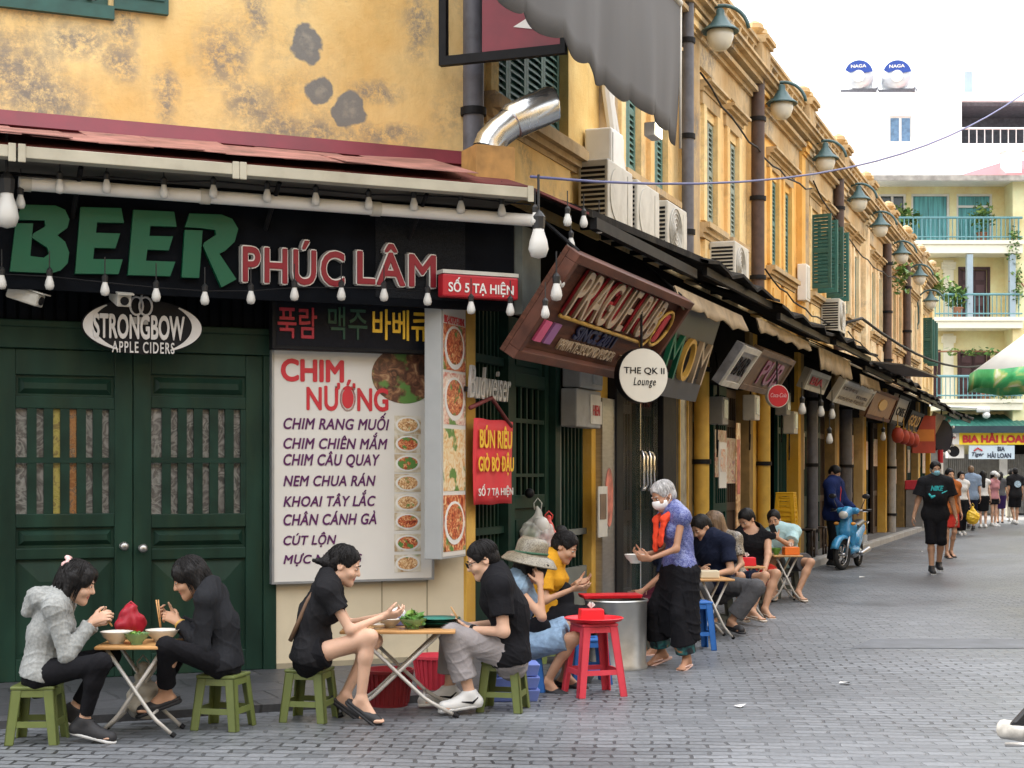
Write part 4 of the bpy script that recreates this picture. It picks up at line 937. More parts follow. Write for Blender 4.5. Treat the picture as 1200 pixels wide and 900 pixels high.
# black letter board (part of its own sign)
PB = 0.52; bx0, bx1 = s1(-60, PB), (I1 @ corner_pt(PB)).x - 0.02
zb0, zb1 = z1(320, 352, PB), z1(320, 226, PB)
sign = thing('beer_sign', 'long black board with big green and red raised letters above the double door', 'sign', F1.w(0, PB, 0), F1.rz)
m = MB(); m.box(bx0, bx1, 0.0, 0.05, zb0, zb1); m.build('board', BLACKC, sign)
m = MB(); m.box(s1(440, PB), s1(545, PB), -0.004, -0.0005, zb0 + 0.06, zb1 - 0.02)
PERF = mat('perforated_mesh', (0.010, 0.011, 0.013), 0.6, spec=0.1, var=0.6, scale=140, bump=0.5, bscale=150); m.build('mesh_panel', PERF, sign)
def traced(pts, k=3.6, ox=0, oy=200, p=PB):
    return [F1.hit(x / k + ox, y / k + oy, p + 0.05) for x, y in pts]
B_ = [(62, 205), (100, 143), (235, 147), (275, 165), (293, 205), (285, 240), (242, 272), (275, 300), (292, 345), (286, 390), (257, 420), (220, 432), (42, 425), (66, 222), (140, 222), (128, 360), (185, 367), (207, 350), (200, 325), (135, 282), (140, 265), (192, 235), (188, 210), (66, 207)]
E1_ = [(340, 153), (512, 158), (523, 220), (410, 218), (405, 262), (507, 265), (487, 327), (398, 325), (393, 373), (518, 374), (500, 436), (317, 434)]
E2_ = [(563, 165), (735, 173), (745, 236), (635, 233), (630, 275), (730, 277), (712, 336), (622, 333), (616, 380), (740, 384), (718, 445), (540, 440)]
R1_ = [(780, 250), (855, 252), (840, 452), (767, 450)]
R2_ = [(780, 238), (800, 180), (935, 185), (980, 203), (1005, 245), (990, 300), (950, 338), (925, 350), (998, 458), (935, 492), (856, 315), (862, 303), (912, 270), (908, 250), (850, 242)]
for nm, pl in (('letter', [B_]), ('letter', [E1_]), ('letter', [E2_]), ('letter', [R1_, R2_])):
    m = MB()
    for p_ in pl: m.prism(traced(p_), -0.05, -0.006)
    m.build(nm, LGREEN, sign)
def word(txt, px, parent, p, frame=F1, y=-0.02, mat_=WHITE, depth=0.012, base=None, **k):
    """px=(u0,v_top,u1,v_bottom) on the plane p of the frame; parent sits on that plane at along=base"""
    b0 = base or (0, 0)
    a = frame.hit(px[0], px[3], p); b = frame.hit(px[2], px[1], p)
    return lettering(txt, (a[0] - b0[0], a[1] - b0[1], b[0] - b0[0], b[1] - b0[1]), y, mat_, parent, depth=depth, **k)
LGREY = mat('letter_side_grey', (0.16, 0.16, 0.155), 0.5, var=0.2)
def big_word(txt, u0, u1, vt0, vb0, vt1, vb1, p):
    za, zb = F1.hit(u0, vb0, p)[1], F1.hit(u0, vt0, p)[1]; a, b = s1(u0, p), s1(u1, p)
    for bold, mt, y, d, nm in ((0.058, LGREY, -0.028, 0.03, 'letter_return'), (0.048, WHITE, -0.040, 0.012, 'letter_outline'), (0.020, CRIM, -0.050, 0.012, 'lettering')):
        e = (bold - 0.028) * 0.3; dx = -0.012 if nm == 'letter_return' else 0
        lettering(txt, (a - e + dx, za - e, b + e + dx, zb + e), y, mt, sign, bold=bold, depth=d, name=nm, spacing=1.12)
big_word('PHÚC', 284, 404, 277, 331, 0, 0, PB + 0.04); big_word('LÂM', 418, 511, 283, 333, 0, 0, PB + 0.04)
# white tube lamp in front of the board
tl = thing('tube_pipe', 'long white plastic tube running along the top of the black letter board', 'tube', F1.w(0, 0.78, 0), F1.rz)
a = F1.hit(22, 224, 0.78); b = F1.hit(624, 250, 0.78); zz = (a[1] + b[1]) / 2
m = MB(); m.tube([(a[0], 0, zz), (b[0], 0, zz)], 0.047, 12); m.build('tube', WHITEP, tl, 40)
for u in (30, 240, 440): x = s1(u, 0.78); m = MB(); m.tube([(x - .035, 0, zz), (x + .035, 0, zz)], 0.054, 12); m.build('coupling', OFFW, tl, 40)
# flat board that closes the corner, grey fabric wrapped post
m = MB(); aa = I1 @ corner_pt(PB); bb = I1 @ F2.w(0.9, PB)
x = (A1.inverted() @ corner_pt(PB + 0.02)); y = I1 @ F2.w(0.55, PB + 0.02)
cb = thing('corner_post', 'grey weathered sheet post under the canopy at the corner of the black board', 'post', corner_pt(PB), F2.rz)
m = MB(); m.box(0.0, 0.42, -0.05, 0.03, zb0 - 0.02, 3.45); m.build('sheet', mat('grey_sheet', (0.10, 0.11, 0.095), 0.6, var=0.35, scale=4, dirt=0.4), cb)

# ------------------------------------------------------------------ signs on facade one
sg = thing('cider_sign', 'black oval sign with white curved lines and apple over the green double door', 'sign', F1.w(0, 0.30, 0), F1.rz)
p = 0.30; a = F1.hit(97, 411, p); b = F1.hit(236, 356, p); cxo, czo = (a[0] + b[0]) / 2, (a[1] + b[1]) / 2; rx, rz_ = (b[0] - a[0]) / 2, (b[1] - a[1]) / 2 * 1.02
def ell_pts(cx, cz, rx, rz, n=40, a0=0, a1=360): return [(cx + rx * math.cos(R(a0 + (a1 - a0) * i / n)), cz + rz * math.sin(R(a0 + (a1 - a0) * i / n))) for i in range(n + (0 if a1 - a0 == 360 else 1))]
m = MB(); m.prism(ell_pts(cxo, czo, rx * 1.02, rz_ * 1.05), 0.0, 0.03); m.build('board', BLACK, sg)
lw = mat('sign_silver', (0.55, 0.53, 0.50), 0.45, var=0.08)
def arc_band(a0, a1, w0, w1):
    m = MB(); n = 24; o_ = []; i_ = []
    for i in range(n + 1):
        t = i / n; an = R(a0 + (a1 - a0) * t); ww = w0 + (w1 - w0) * math.sin(math.pi * t)
        o_.append((cxo + rx * math.cos(an), czo + rz_ * math.sin(an))); i_.append((cxo + (rx - ww) * math.cos(an), czo + (rz_ - ww * 0.6) * math.sin(an)))
    for i in range(n): m.prism([o_[i], o_[i + 1], i_[i + 1], i_[i]], -0.008, -0.001)
    return m.build('curved_line', lw, sg)
arc_band(128, 245, 0.012, 0.07); arc_band(52, -62, 0.012, 0.07)
word('STRONGBOW', (109, 371, 216, 396), sg, p, y=-0.016, mat_=lw, bold=0.03)
word('APPLE CIDERS', (131, 402, 204, 413), sg, p, y=-0.016, mat_=lw, bold=0.012, spacing=1.2)
m = MB(); c0 = F1.hit(165, 358, p); s_ = 0.075
m.prism(ell_pts(c0[0], c0[1], 0.085, 0.085), -0.004, -0.001); m.build('apple_ground', BLACK, sg)
m = MB()
for dx in (-0.032, 0.032): m.tube([(c0[0] + dx + 0.045 * math.cos(R(t)), -0.012, c0[1] - 0.005 + 0.065 * math.sin(R(t))) for t in range(0, 361, 24)], 0.008, 6)
m.tube([(c0[0], -0.012, c0[1] + 0.05), (c0[0] + 0.01, -0.012, c0[1] + 0.10)], 0.008, 6); m.tube([(c0[0], -0.012, c0[1] + 0.075), (c0[0] + 0.05, -0.012, c0[1] + 0.09), (c0[0] + 0.07, -0.012, c0[1] + 0.075)], [0.004, 0.012, 0.003], 6)
m.build('apple', lw, sg); m = MB(); m.box(c0[0] - 0.06, c0[0] + 0.05, -0.009, -0.002, c0[1] - 0.135, c0[1] - 0.085); m.build('apple_stand', mat('silver_dim', (0.25, 0.24, 0.22), 0.5), sg)
# dark electronic panel with Korean letters
p = 0.22; a = F1.hit(319, 409, p); b = F1.hit(508, 353, p)
sg = thing('led_panel', 'black display panel with red green and yellow Korean letters above the white menu', 'sign', F1.w(a[0], p, a[1]), F1.rz)
W_, H_ = b[0] - a[0], b[1] - a[1]; m = MB(); m.box(0, W_, 0.0, 0.10, 0, H_); m.build('case', BLACK, sg, False, 0.008)
m = MB(); m.box(0.03, W_ - 0.03, -0.004, -0.0005, 0.03, H_ - 0.03); m.build('screen', mat('led_screen', (0.006, 0.007, 0.011), 0.5, spec=0.12, var=0.3, scale=50), sg)
word('푹람', (325, 361, 371, 396), sg, p, mat_=mat('led_red', (0.36, 0.02, 0.035), 0.5), y=-0.014, bold=0.012, base=a)
word('맥주', (384, 361, 430, 397), sg, p, mat_=mat('led_green', (0.012, 0.06, 0.035), 0.5), y=-0.014, bold=0.008, base=a)
word('바베큐', (436, 365, 503, 398), sg, p, mat_=YELL, y=-0.014, bold=0.016, base=a)
# white menu board
p = 0.08; a = F1.hit(321, 682, p); b = F1.hit(506, 413, p); W_, H_ = b[0] - a[0], b[1] - a[1]
menu = thing('menu_board', 'large white menu board with red and purple dish names and small food pictures', 'menu board', F1.w(a[0], p, a[1]), F1.rz)
m = MB(); m.box(0, W_, 0.0, 0.07, 0, H_); m.build('panel', PAPERW, menu)
m = MB(); t = 0.018
m.box(-t, 0, -0.008, 0.07, -t, H_ + t); m.box(W_, W_ + t, -0.008, 0.07, -t, H_ + t); m.box(0, W_, -0.008, 0.07, -t, 0); m.box(0, W_, -0.008, 0.07, H_, H_ + t); m.build('frame', mat('alu_frame', (0.30, 0.31, 0.31), 0.4, metal=0.5), menu)
word('CHIM', (329, 422, 403, 447), menu, p, mat_=MRED, y=-0.006, depth=0.004, bold=0.038, base=a)
word('NƯỚNG', (359, 446, 455, 481), menu, p, mat_=MRED, y=-0.006, depth=0.004, bold=0.026, base=a)
for s_, u1, vt, vb in (('CHIM RANG MUỐI', 456, 484, 503), ('CHIM CHIÊN MẮM', 454, 507, 526), ('CHIM CÂU QUAY', 445, 529, 548), ('NEM CHUA RÁN', 440, 554, 570), ('KHOAI TÂY LẮC', 440, 574, 594), ('CHÂN CÁNH GÀ', 441, 598, 616), ('CÚT LỘN', 394, 623, 642), ('MỰC NƯỚNG', 424, 645, 664)):
    word(s_, (332, vt, u1, vb), menu, p, mat_=PURP, y=-0.006, depth=0.004, bold=0.021, shear=0.22, spacing=1.06, base=a)
pc = F1.hit(474, 440, p); ptsE = [(x, min(z, H_ - 0.004)) for x, z in ell_pts(pc[0] - a[0], pc[1] - a[1], 0.255, 0.215) if x < W_ - 0.0]
ptsE = [(min(x, W_ - 0.004), min(z, H_ - 0.004)) for x, z in ell_pts(pc[0] - a[0], pc[1] - a[1], 0.27, 0.22)]
m = MB(); m.prism(ptsE, -0.003, -0.001); m.build('food_picture', food('food_top', DARK_DISH, 13, 1.0, 0.22), menu)
for i, v in enumerate((498, 520, 543, 566, 589, 611, 636, 660)):
    q0 = F1.hit(462, v + 10.5, p); q1 = F1.hit(493, v - 10.5, p); x0, z0, x1, z1_ = q0[0] - a[0], q0[1] - a[1], q1[0] - a[0], q1[1] - a[1]
    m = MB(); m.box(x0, x1, -0.003, -0.001, z0, z1_); fp = m.build('food_picture', food('food_table%d' % (i % 3), [(0.3, (0.35, 0.22, 0.10)), (0.5, (0.6, 0.55, 0.42)), (0.7, (0.7, 0.66, 0.6))], 7, i * 1.0, 0.1 * (i % 3)), menu)
    m = MB(); m.prism(ell_pts((x0 + x1) / 2, (z0 + z1_) / 2, (x1 - x0) * 0.46, (z1_ - z0) * 0.44, 20), -0.005, -0.0035); pl = m.build('plate', WHITE, fp)
    m = MB(); m.prism(ell_pts((x0 + x1) / 2, (z0 + z1_) / 2, (x1 - x0) * 0.38, (z1_ - z0) * 0.36, 18), -0.007, -0.0052); m.build('dish', food('food_dish%d' % i, [TAN_DISH, RED_DISH, RED_DISH, TAN_DISH, TAN_DISH, RED_DISH, RED_DISH, TAN_DISH][i], 40, i * 3.1, (0.1, 0.3, 0.45, 0.1, 0.0, 0.1, 0.4, 0.0)[i]), fp)
# side light box at the corner, parallel to facade two
u0s, u1s = s2(517, 0.05), s2(546, 0.05); zb_, zt_ = z2(546, 652, 0.05), z2(546, 360, 0.05)
lb = thing('food_lightbox', 'tall narrow light box with stacked food photos at the house corner beside the menu', 'sign', F2.w(u0s, 0.05, zb_), F2.rz)
W_, H_ = u1s - u0s, zt_ - zb_
m = MB(); m.box(0, W_, 0.0, 0.14, 0, H_); m.build('case', mat('case_grey', (0.36, 0.37, 0.36), 0.5, var=0.05), lb, False, 0.006)
m = MB(); m.box(0.03, W_ - 0.02, -0.003, -0.001, 0.02, H_ - 0.02); m.build('panel', PAPERW, lb)
for i, (v0, v1, d, gr) in enumerate(((382, 435, RED_DISH, 0.2), (438, 498, [(0.3, (0.5, 0.1, 0.08)), (0.5, (0.7, 0.5, 0.4)), (0.7, (0.75, 0.7, 0.6))], 0.1), (503, 575, [(0.3, (0.6, 0.25, 0.06)), (0.5, (0.72, 0.55, 0.3)), (0.7, (0.75, 0.7, 0.55))], 0.25), (580, 645, RED_DISH, 0.05))):
    m = MB(); m.box(0.035, W_ - 0.025, -0.006, -0.0035, z2(535, v1, 0.05) - zb_, z2(535, v0, 0.05) - zb_); fp = m.build('food_picture', food('food_side%d' % i, d, 16, i * 2.2, gr), lb)
    if i in (0, 3, 1):
        m = MB(); zc = (z2(535, v1, .05) + z2(535, v0, .05)) / 2 - zb_; m.prism(ell_pts(W_ / 2, zc, W_ * 0.40, 0.17, 20), -0.009, -0.0065); m.build('plate', WHITE, fp)
        m = MB(); m.prism(ell_pts(W_ / 2, zc + 0.01, W_ * 0.33, 0.14, 20), -0.012, -0.0092); m.build('dish', food('food_sided%d' % i, RED_DISH, 30, i * 5.0, 0.1), fp)
lettering('BBQ-HOTPOT-DRINK', (0.05, H_ - 0.17, W_ - 0.04, H_ - 0.10), -0.006, MRED, lb, bold=0.02, depth=0.003)
# red plate with the address
p = 0.72; a = F1.hit(519, 347, p); b = F1.hit(610, 325, p)
sg = thing('address_sign', 'small red light box with white address letters under the black board', 'sign', F1.w(a[0], p, a[1]), F1.rz + R(3))
W_, H_ = b[0] - a[0], b[1] - a[1]; m = MB(); m.box(0, W_, 0, 0.10, 0, H_); m.build('case', RED, sg, False, 0.015)
lettering('SỐ 5 TẠ HIỆN', (W_ * 0.07, H_ * 0.10, W_ * 0.93, H_ * 0.86), -0.006, WHITE, sg, bold=0.02, depth=0.005)
m = MB(); m.box(0.0, W_, 0.0, 0.11, H_ + 0.002, H_ + 0.03); m.build('top_rail', OFFW, sg)

RP = mat('slab_grey', (0.115, 0.123, 0.135), 0.6, var=0.3, scale=5, bump=0.2, dirt=0.3, dcol=(0.09, 0.09, 0.095))
m = MB(); 
for (u0, u1, v0, v1) in ((1022, 1290, 760, 749),):
    a, b, c_, d = (W(u, v, GY(v)) for u, v in ((u0 - 25, v0), (u1, v0), (u1, v1), (u0, v1))); m.quad(*[(p_.x, p_.y, 0.004) for p_ in (a, b, c_, d)])
tag(m.build('street_slabs', RP), kind='structure')
# ------------------------------------------------------------------ the row of houses along the street
rr = random.Random(11)
DOORC = [DGREEN2, DGREEN, mat('brown_door', (0.05, 0.03, 0.02), 0.5), mat('teal_door', (0.010, 0.045, 0.036), 0.5, spec=.15)]
POST = [mat('tan_post', (0.24, 0.155, 0.055), 0.7, var=0.2, dirt=0.4), PIL, stucco('old_pillar', (0.5, 0.36, 0.15), 0.9, 0.5, 12.0)]
def shop_front(h, w, k):
    """ground floor: pillars at the edges, lintel, set-back room with barred doors, posters on the door"""
    r = random.Random(50 + k)
    pm = POST[1] if k in (0, 2) else POST[(k * 2) % 3 if k > 3 else 0]
    m = MB(); m.box(0.0, 0.30, -0.02, 0.3, 0.05, 3.6); m.build('pillar', pm, h)
    m = MB(); m.box(w - 0.25, w - 0.004, -0.02, 0.3, 0.05, 3.6); m.build('pillar', pm, h)
    m = MB(); m.box(0.30, w - 0.25, 0.05, 0.28, 2.75, 3.6); m.box(0, w, 0.02, 0.28, 3.601, 3.919 - 0.03 * k); m.build('lintel_wall', DARK, h)  # strip above the lintel carries the canopy's shade as colour
    m = MB(); m.box(0.0, w, 1.9, 2.0, 0.05, 3.6); m.box(0.0, 0.05, 0.31, 1.9, 0.05, 3.6); m.build('inner_wall', DARK, h)
    n = 4 if w > 3.5 else 3; x = 0.32; step = (w - 0.6) / n
    for i in range(n):
        a, b = x + i * step + 0.02, x + (i + 1) * step - 0.02
        if k in (2, 5) and i == 2: continue                     # an open doorway
        dm_ = DOORC[r.randrange(4)]; y = 0.12 + 0.05 * (i % 2)
        d = MB(); f = 0.08
        d.box(a, a + f, y, y + 0.06, 0.06, 2.74); d.box(b - f, b, y, y + 0.06, 0.06, 2.74)
        for za, zb in ((0.06, 0.25), (1.0, 1.12), (2.2, 2.3), (2.62, 2.74)): d.box(a + f, b - f, y, y + 0.06, za, zb)
        lf = d.build('door_leaf', dm_, h)
        g = MB(); g.box(a + f, b - f, y + 0.03, y + 0.04, 0.25, 1.0); g.build('door_panel', dm_, lf)
        g = MB(); g.box(a + f, b - f, y + 0.04, y + 0.045, 1.12, 2.62); g.build('pane', GLASS, lf)
        g = MB()
        for j in range(5): g.box(a + f + (b - a - 2 * f) * (j + .5) / 5 - 0.014, a + f + (b - a - 2 * f) * (j + .5) / 5 + 0.014, y + 0.01, y + 0.03, 1.12, 2.62)
        g.build('window_bars', dm_, lf)
        if r.random() < 0.55:
            px, pz = a + 0.05, 1.25 + r.random() * 0.5; g = MB(); g.box(px, b - 0.06, y - 0.012, y - 0.004, pz, pz + 0.65)
            g.build('poster', food('poster%d' % r.randrange(4), [(0.35, (0.5, 0.30, 0.15)), (0.5, (0.68, 0.62, 0.5)), (0.6, (0.55, 0.2, 0.12)), (0.7, (0.2, 0.25, 0.3))], 6, r.random() * 20, 0.0), lf)
LAMP_S = [7.0, 10.9, 14.9, 18.9, 22.1, 26.2, 30.4, 33.1]
EDGES = [3.57, 7.13, 11.1, 15.1, 19.1, 23.0, 27.0, 30.9, 34.5, 38.0]
CHARS = ['ochre row house with three white air conditioners under its shuttered windows', 'ochre row house beyond the grey drainpipe with two pale shutters',
         'deep orange row house beside the dark rusty drainpipe', 'ochre row house with dark green shutters thrown open', 'pale ochre row house behind the end of the tilted canopy sheet',
         'faded ochre row house with weathered streaked plaster in the middle of the far row', 'pale weathered row house with ferns on its ledge', 'narrow faded row house third from the far end of the row', 'last row house at the far end with green shutters over the crossing']
WIN = {0: [(1.1, .6), (2.25, .6)], 1: [(1.25, .6), (2.6, .6)], 2: [(1.6, .6), (2.7, .6)], 3: [(1.35, .75), (2.9, .7)]}
for k in range(9):
    a, b = EDGES[k], EDGES[k + 1]; w = b - a
    wallm = [YEL2, YEL2, stucco('ochre_orange', (0.74, 0.45, 0.12), 0.6, 0.25, 14.0), YEL2, YEL3, YEL3, stucco('ochre_faded', (0.62, 0.44, 0.24), 1.0, 0.6, 17.0), YEL3, YEL2][k]
    h = thing('row_house', CHARS[k], 'house', F2.w(a), F2.rz, 'row houses along the street')
    zs, zt, zc = 4.80, 6.15, 7.15
    wins = WIN.get(k, [(w * 0.34, .6), (w * 0.66, .6)])
    m = MB(); wall_holes(m, 0.0, w, 3.92 - 0.03 * k, 7.9 if k else 8.0, [(c - d / 2, c + d / 2, zs, zt) for c, d in wins], 0.0, 0.32); m.build('upper_wall', wallm, h)
    m = MB(); m.box(0, w, 0.33, 7.5, 3.62, 7.7); m.build('blocking_core', DARK, h)  # unseen solid core added to block light behind the facade
    for c, d in wins:
        m = MB(); m.box(c - d / 2, c + d / 2, 0.16, 0.20, zs, zt); wf = m.build('window', SHUTD, h)
        opened = k == 3 or (k == 8)
        if not opened:
            for q in (0, 1):
                m = MB(); louvre(m, c - d / 2 + q * d / 2 + 0.01, c + (q - 1) * d / 2 + d / 2 - 0.01, zs + 0.02, zt - 0.02, 0.015); m.build('shutter', SHUT if k != 1 else mat('shutter_pale', (0.24, 0.29, 0.24), 0.6, var=0.2, dirt=0.3), wf)
        else:
            for q, an in ((0, 100), (1, -80)):
                m = MB(); louvre(m, 0.0, d / 2, 0.02, zt - zs - 0.02, 0.0)
                s_ = m.build('shutter', SHUTD if q == 0 else mat('shutter_mid', (0.05, 0.16, 0.13), 0.5), wf); s_.location = (c - d / 2 if q == 0 else c + d / 2, -0.02, zs); s_.rotation_euler = (0, 0, R(-an if q == 0 else 180 + 80 - 0)) if q == 0 else (0, 0, R(-100))
        m = MB(); m.box(c - d / 2 - 0.16, c - d / 2, -0.05, 0.0, zs - 0.02, zt + 0.12); m.build('window_surround', wallm, h)
        m = MB(); m.box(c + d / 2, c + d / 2 + 0.16, -0.05, 0.0, zs - 0.02, zt + 0.12); m.build('window_surround', wallm, h)
        m = MB(); m.box(c - d / 2 - 0.2, c + d / 2 + 0.2, -0.04, 0, zt + 0.121, zt + 0.28); cornice(m, c - d / 2 - 0.24, c + d / 2 + 0.24, zt + 0.281, [(0.05, 0.06), (0.05, 0.12), (0.035, 0.17)]); m.build('window_hood', TRIM, h)
        m = MB(); m.box(c - d / 2 - 0.12, c + d / 2 + 0.12, -0.05, 0.0, 3.95, zs - 0.26); m.build('apron_panel', wallm, h)
        m = MB(); m.box(c - d / 2 + 0.02, c + d / 2 - 0.02, -0.075, -0.051, 4.08, zs - 0.38); m.build('apron_field', wallm, h)
        m = MB(); cornice(m, c - d / 2 - 0.26, c + d / 2 + 0.26, zs - 0.25, [(0.06, 0.06), (0.06, 0.10), (0.07, 0.15)]); m.build('window_sill', TRIM, h)
    # pilaster, entablature, parapet with pedestals
    for x0, x1, mt in ((0.0, 0.34, TRIM if k in (0, 1, 3) else wallm), (w - 0.34, w - 0.004, wallm)):
        m = MB(); m.box(x0, x1, -0.10, -0.001, 3.92 - 0.03 * k, 6.95); cornice(m, x0 - 0.0, x1 + 0.0, 6.951, [(0.05, 0.13), (0.10, 0.17), (0.06, 0.21)]); m.build('pilaster', mt, h)
    m = MB(); m.box(0.34, w - 0.344, -0.05, -0.001, 6.70, 7.0); cornice(m, 0.34, w - 0.344, 7.001, [(0.06, 0.10), (0.06, 0.18)]); cornice(m, 0.0, w - 0.004, 7.18, [(0.07, 0.24), (0.06, 0.32), (0.04, 0.36)]); m.build('cornice', TRIM, h)
    m = MB(); m.box(0.30, w - 0.30, -0.06, -0.002, 7.36, 7.50); m.box(0.3, w - 0.3, -0.03, -0.002, 7.50, 7.74)
    for i in range(8): m.lathe([(0.05, 7.50), (0.065, 7.56), (0.035, 7.68), (0.05, 7.74)], 8, MT((0.45 + i * (w - 0.9) / 7, -0.09, 0)))
    cornice(m, 0.30, w - 0.30, 7.741, [(0.06, 0.14), (0.05, 0.18)]); m.build('parapet', TRIM, h)
    for x in (0.15, w - 0.154):
        m = MB(); m.box(x - 0.146, x + 0.146, -0.22, 0.10, 7.36, 7.80); cornice(m, x - 0.15, x + 0.15, 7.801, [(0.05, 0.27), (0.06, 0.31)], y=0.14)
        m.lathe([(0.10, 7.915), (0.06, 7.95), (0.15, 8.03), (0.13, 8.10), (0.03, 8.16)], 10, MT((x, -0.07, 0))); m.build('pedestal', TRIM, h)
    shop_front(h, w, k)
    # canopy of this house
    sg = -1 if k % 2 else 1; zc0 = 3.66 - 0.055 * a / 4 + 0.03 * sg; pr = 1.12 + 0.06 * (k % 3); zb = 3.98 - 0.03 * k
    DESC = ['black tar sheet canopy above the round white sign and tilted wooden sign', 'black sagging canopy over the green and gold tube letters', 'dark canopy above the round red disc sign', 'dark canopy whose front sheet tips up beside the open shutters',
            'dark canopy above the tilted pale cream board', 'dark canopy above the tilted brown board', 'dark canopy over the hanging red lanterns', 'small dark canopy above the beige slanted boards', 'last dark canopy at the crossing above the round dark sign']
    cn = thing('canopy', DESC[k], 'canopy', F2.w(a, 0, 0), F2.rz, 'dark canopies along the row')
    m = MB(); ns = 10; r = random.Random(k + 3); vs, fs = [], []
    for i in range(ns + 1):
        x = -0.1 + (w + 0.15) * i / ns
        for j in range(5):
            t = j / 4; y = -0.03 - pr * t; z = zb + (zc0 - zb) * t + (0.03 * math.sin(i * 1.9 + k) + r.uniform(-.02, .02)) * t
            vs.append((x, y - r.uniform(0, .05) * (j == 4), z))
    for i in range(ns):
        for j in range(4): fs.append((i * 5 + j, i * 5 + j + 1, (i + 1) * 5 + j + 1, (i + 1) * 5 + j))
    nv = len(vs); m.add(vs + [(x, y, z - 0.035) for x, y, z in vs], fs + [tuple(q + nv for q in f[::-1]) for f in fs] + [(i * 5 + 4, i * 5 + 4 + nv, (i + 1) * 5 + 4 + nv, (i + 1) * 5 + 4) for i in range(ns)])
    m.build('roof_sheet', TAR, cn)
    m = MB(); m.box(0.1, w - 0.1, -pr + 0.02, -pr + 0.07, zc0 - 0.13, zc0 - 0.05); m.build('front_rail', BLACK, cn)
    if k in (0, 3):                                  # an extra sheet jutting over the street
        x0 = 0.2 if k == 0 else 0.4; x1 = w - 0.3 if k == 0 else w + 0.4
        m = MB(); vs = [(x0, -pr - 0.02, zc0 + 0.02), (x1, -pr - 0.02, zc0 + 0.02), (x1 + 0.5, -pr - 0.75, zc0 + 0.0), (x0 + 0.5, -pr - 0.55, zc0 - 0.02)]
        if k == 3: m.add(vs + [(x, y, z + 0.03) for x, y, z in vs], [(3, 2, 1, 0), (4, 5, 6, 7), (0, 1, 5, 4), (1, 2, 6, 5), (2, 3, 7, 6), (3, 0, 4, 7)]); m.build('front_sheet', mat('black_sheet', (0.03, 0.03, 0.03), 0.5, var=0.3), cn)
# canopy run over the corner house along facade two
cn = thing('canopy', 'black curved canopy round the corner with white bulbs hanging under it', 'canopy', F2.w(0), F2.rz, 'dark canopies along the row')
m = MB(); m.add([(-0.02, -0.03, 3.96), (3.6, -0.03, 3.98), (3.6, -1.08, 3.68), (0.14, -1.02, 3.60), (-0.02, -0.03, 3.93), (3.6, -0.03, 3.95), (3.6, -1.08, 3.62), (0.14, -1.02, 3.54)], [(0, 1, 2, 3), (7, 6, 5, 4), (0, 4, 5, 1), (1, 5, 6, 2), (2, 6, 7, 3), (3, 7, 4, 0)])
m.build('roof_sheet', TAR, cn); m = MB(); m.box(0.2, 3.5, -1.04, -0.98, 3.46, 3.55); m.build('front_rail', BLACK, cn)

# ------------------------------------------------------------------ drainpipes, wall clutter
def pipe2(name, lab, s_, p, z0, z1_, r, mt, cat='drainpipe', group='drainpipes'):
    t = thing(name, lab, cat, F2.w(s_, p, 0), F2.rz, group); m = MB(); m.tube([(0, 0, z0), (0, 0, z1_)], r, 10); m.build('pipe', mt, t, 40)
    z = z0 + 0.4
    while z < z1_: m = MB(); m.tube([(0, 0, z), (0, 0, z + 0.06)], r * 1.25, 10); m.build('clamp', BLACK, t, 40); z += 1.15
    return t
pipe2('drainpipe', 'thick black drainpipe on the stained corner of the ochre house', -0.02, 0.08, 3.98, 9.6, 0.085, GREY)
pipe2('drainpipe', 'grey drainpipe under the nearest street lamp', s2(806, .15), 0.15, 4.0, 7.6, 0.075, GREY)
pipe2('drainpipe', 'thick dark rusty drainpipe under the second street lamp', s2(888, .15), 0.15, 3.95, 7.25, 0.10, RUSTP)
pipe2('drainpipe', 'dark drainpipe beside the open green shutters', s2(983, .15), 0.15, 3.9, 7.2, 0.10, RUSTP)
pipe2('drainpipe', 'brown drainpipe overgrown with ferns', s2(1040, .15), 0.15, 3.8, 7.0, 0.10, RUSTP)
pipe2('drainpipe', 'brown drainpipe farthest along the row', s2(1063, .15), 0.15, 3.7, 7.0, 0.10, RUSTP)
YP = mat('yellow_pipe', (0.50, 0.31, 0.05), 0.5, var=0.12, dirt=0.2)
pipe2('drainpipe', 'fat yellow painted pipe by the yellow pillar behind the bent old woman', s2(822, .12), 0.12, 0.1, 3.3, 0.10, YP)
pipe2('drainpipe', 'yellow pipe beside the stacked yellow stools', s2(895, .12), 0.12, 0.1, 3.2, 0.10, YP)
pipe2('drainpipe', 'grey pipe standing right of the stacked yellow stools', s2(952, .12), 0.12, 0.1, 3.1, 0.10, GREY)
pipe2('drainpipe', 'dark grey pipe behind the man with the scooter', s2(991, .12), 0.12, 0.1, 3.1, 0.13, GREY)
pipe2('drainpipe', 'pale grey pipe near the kerb past the scooter', s2(1045, .12), 0.12, 0.1, 3.0, 0.10, mat('pale_pipe', (0.32, 0.31, 0.29), 0.5, dirt=0.3))
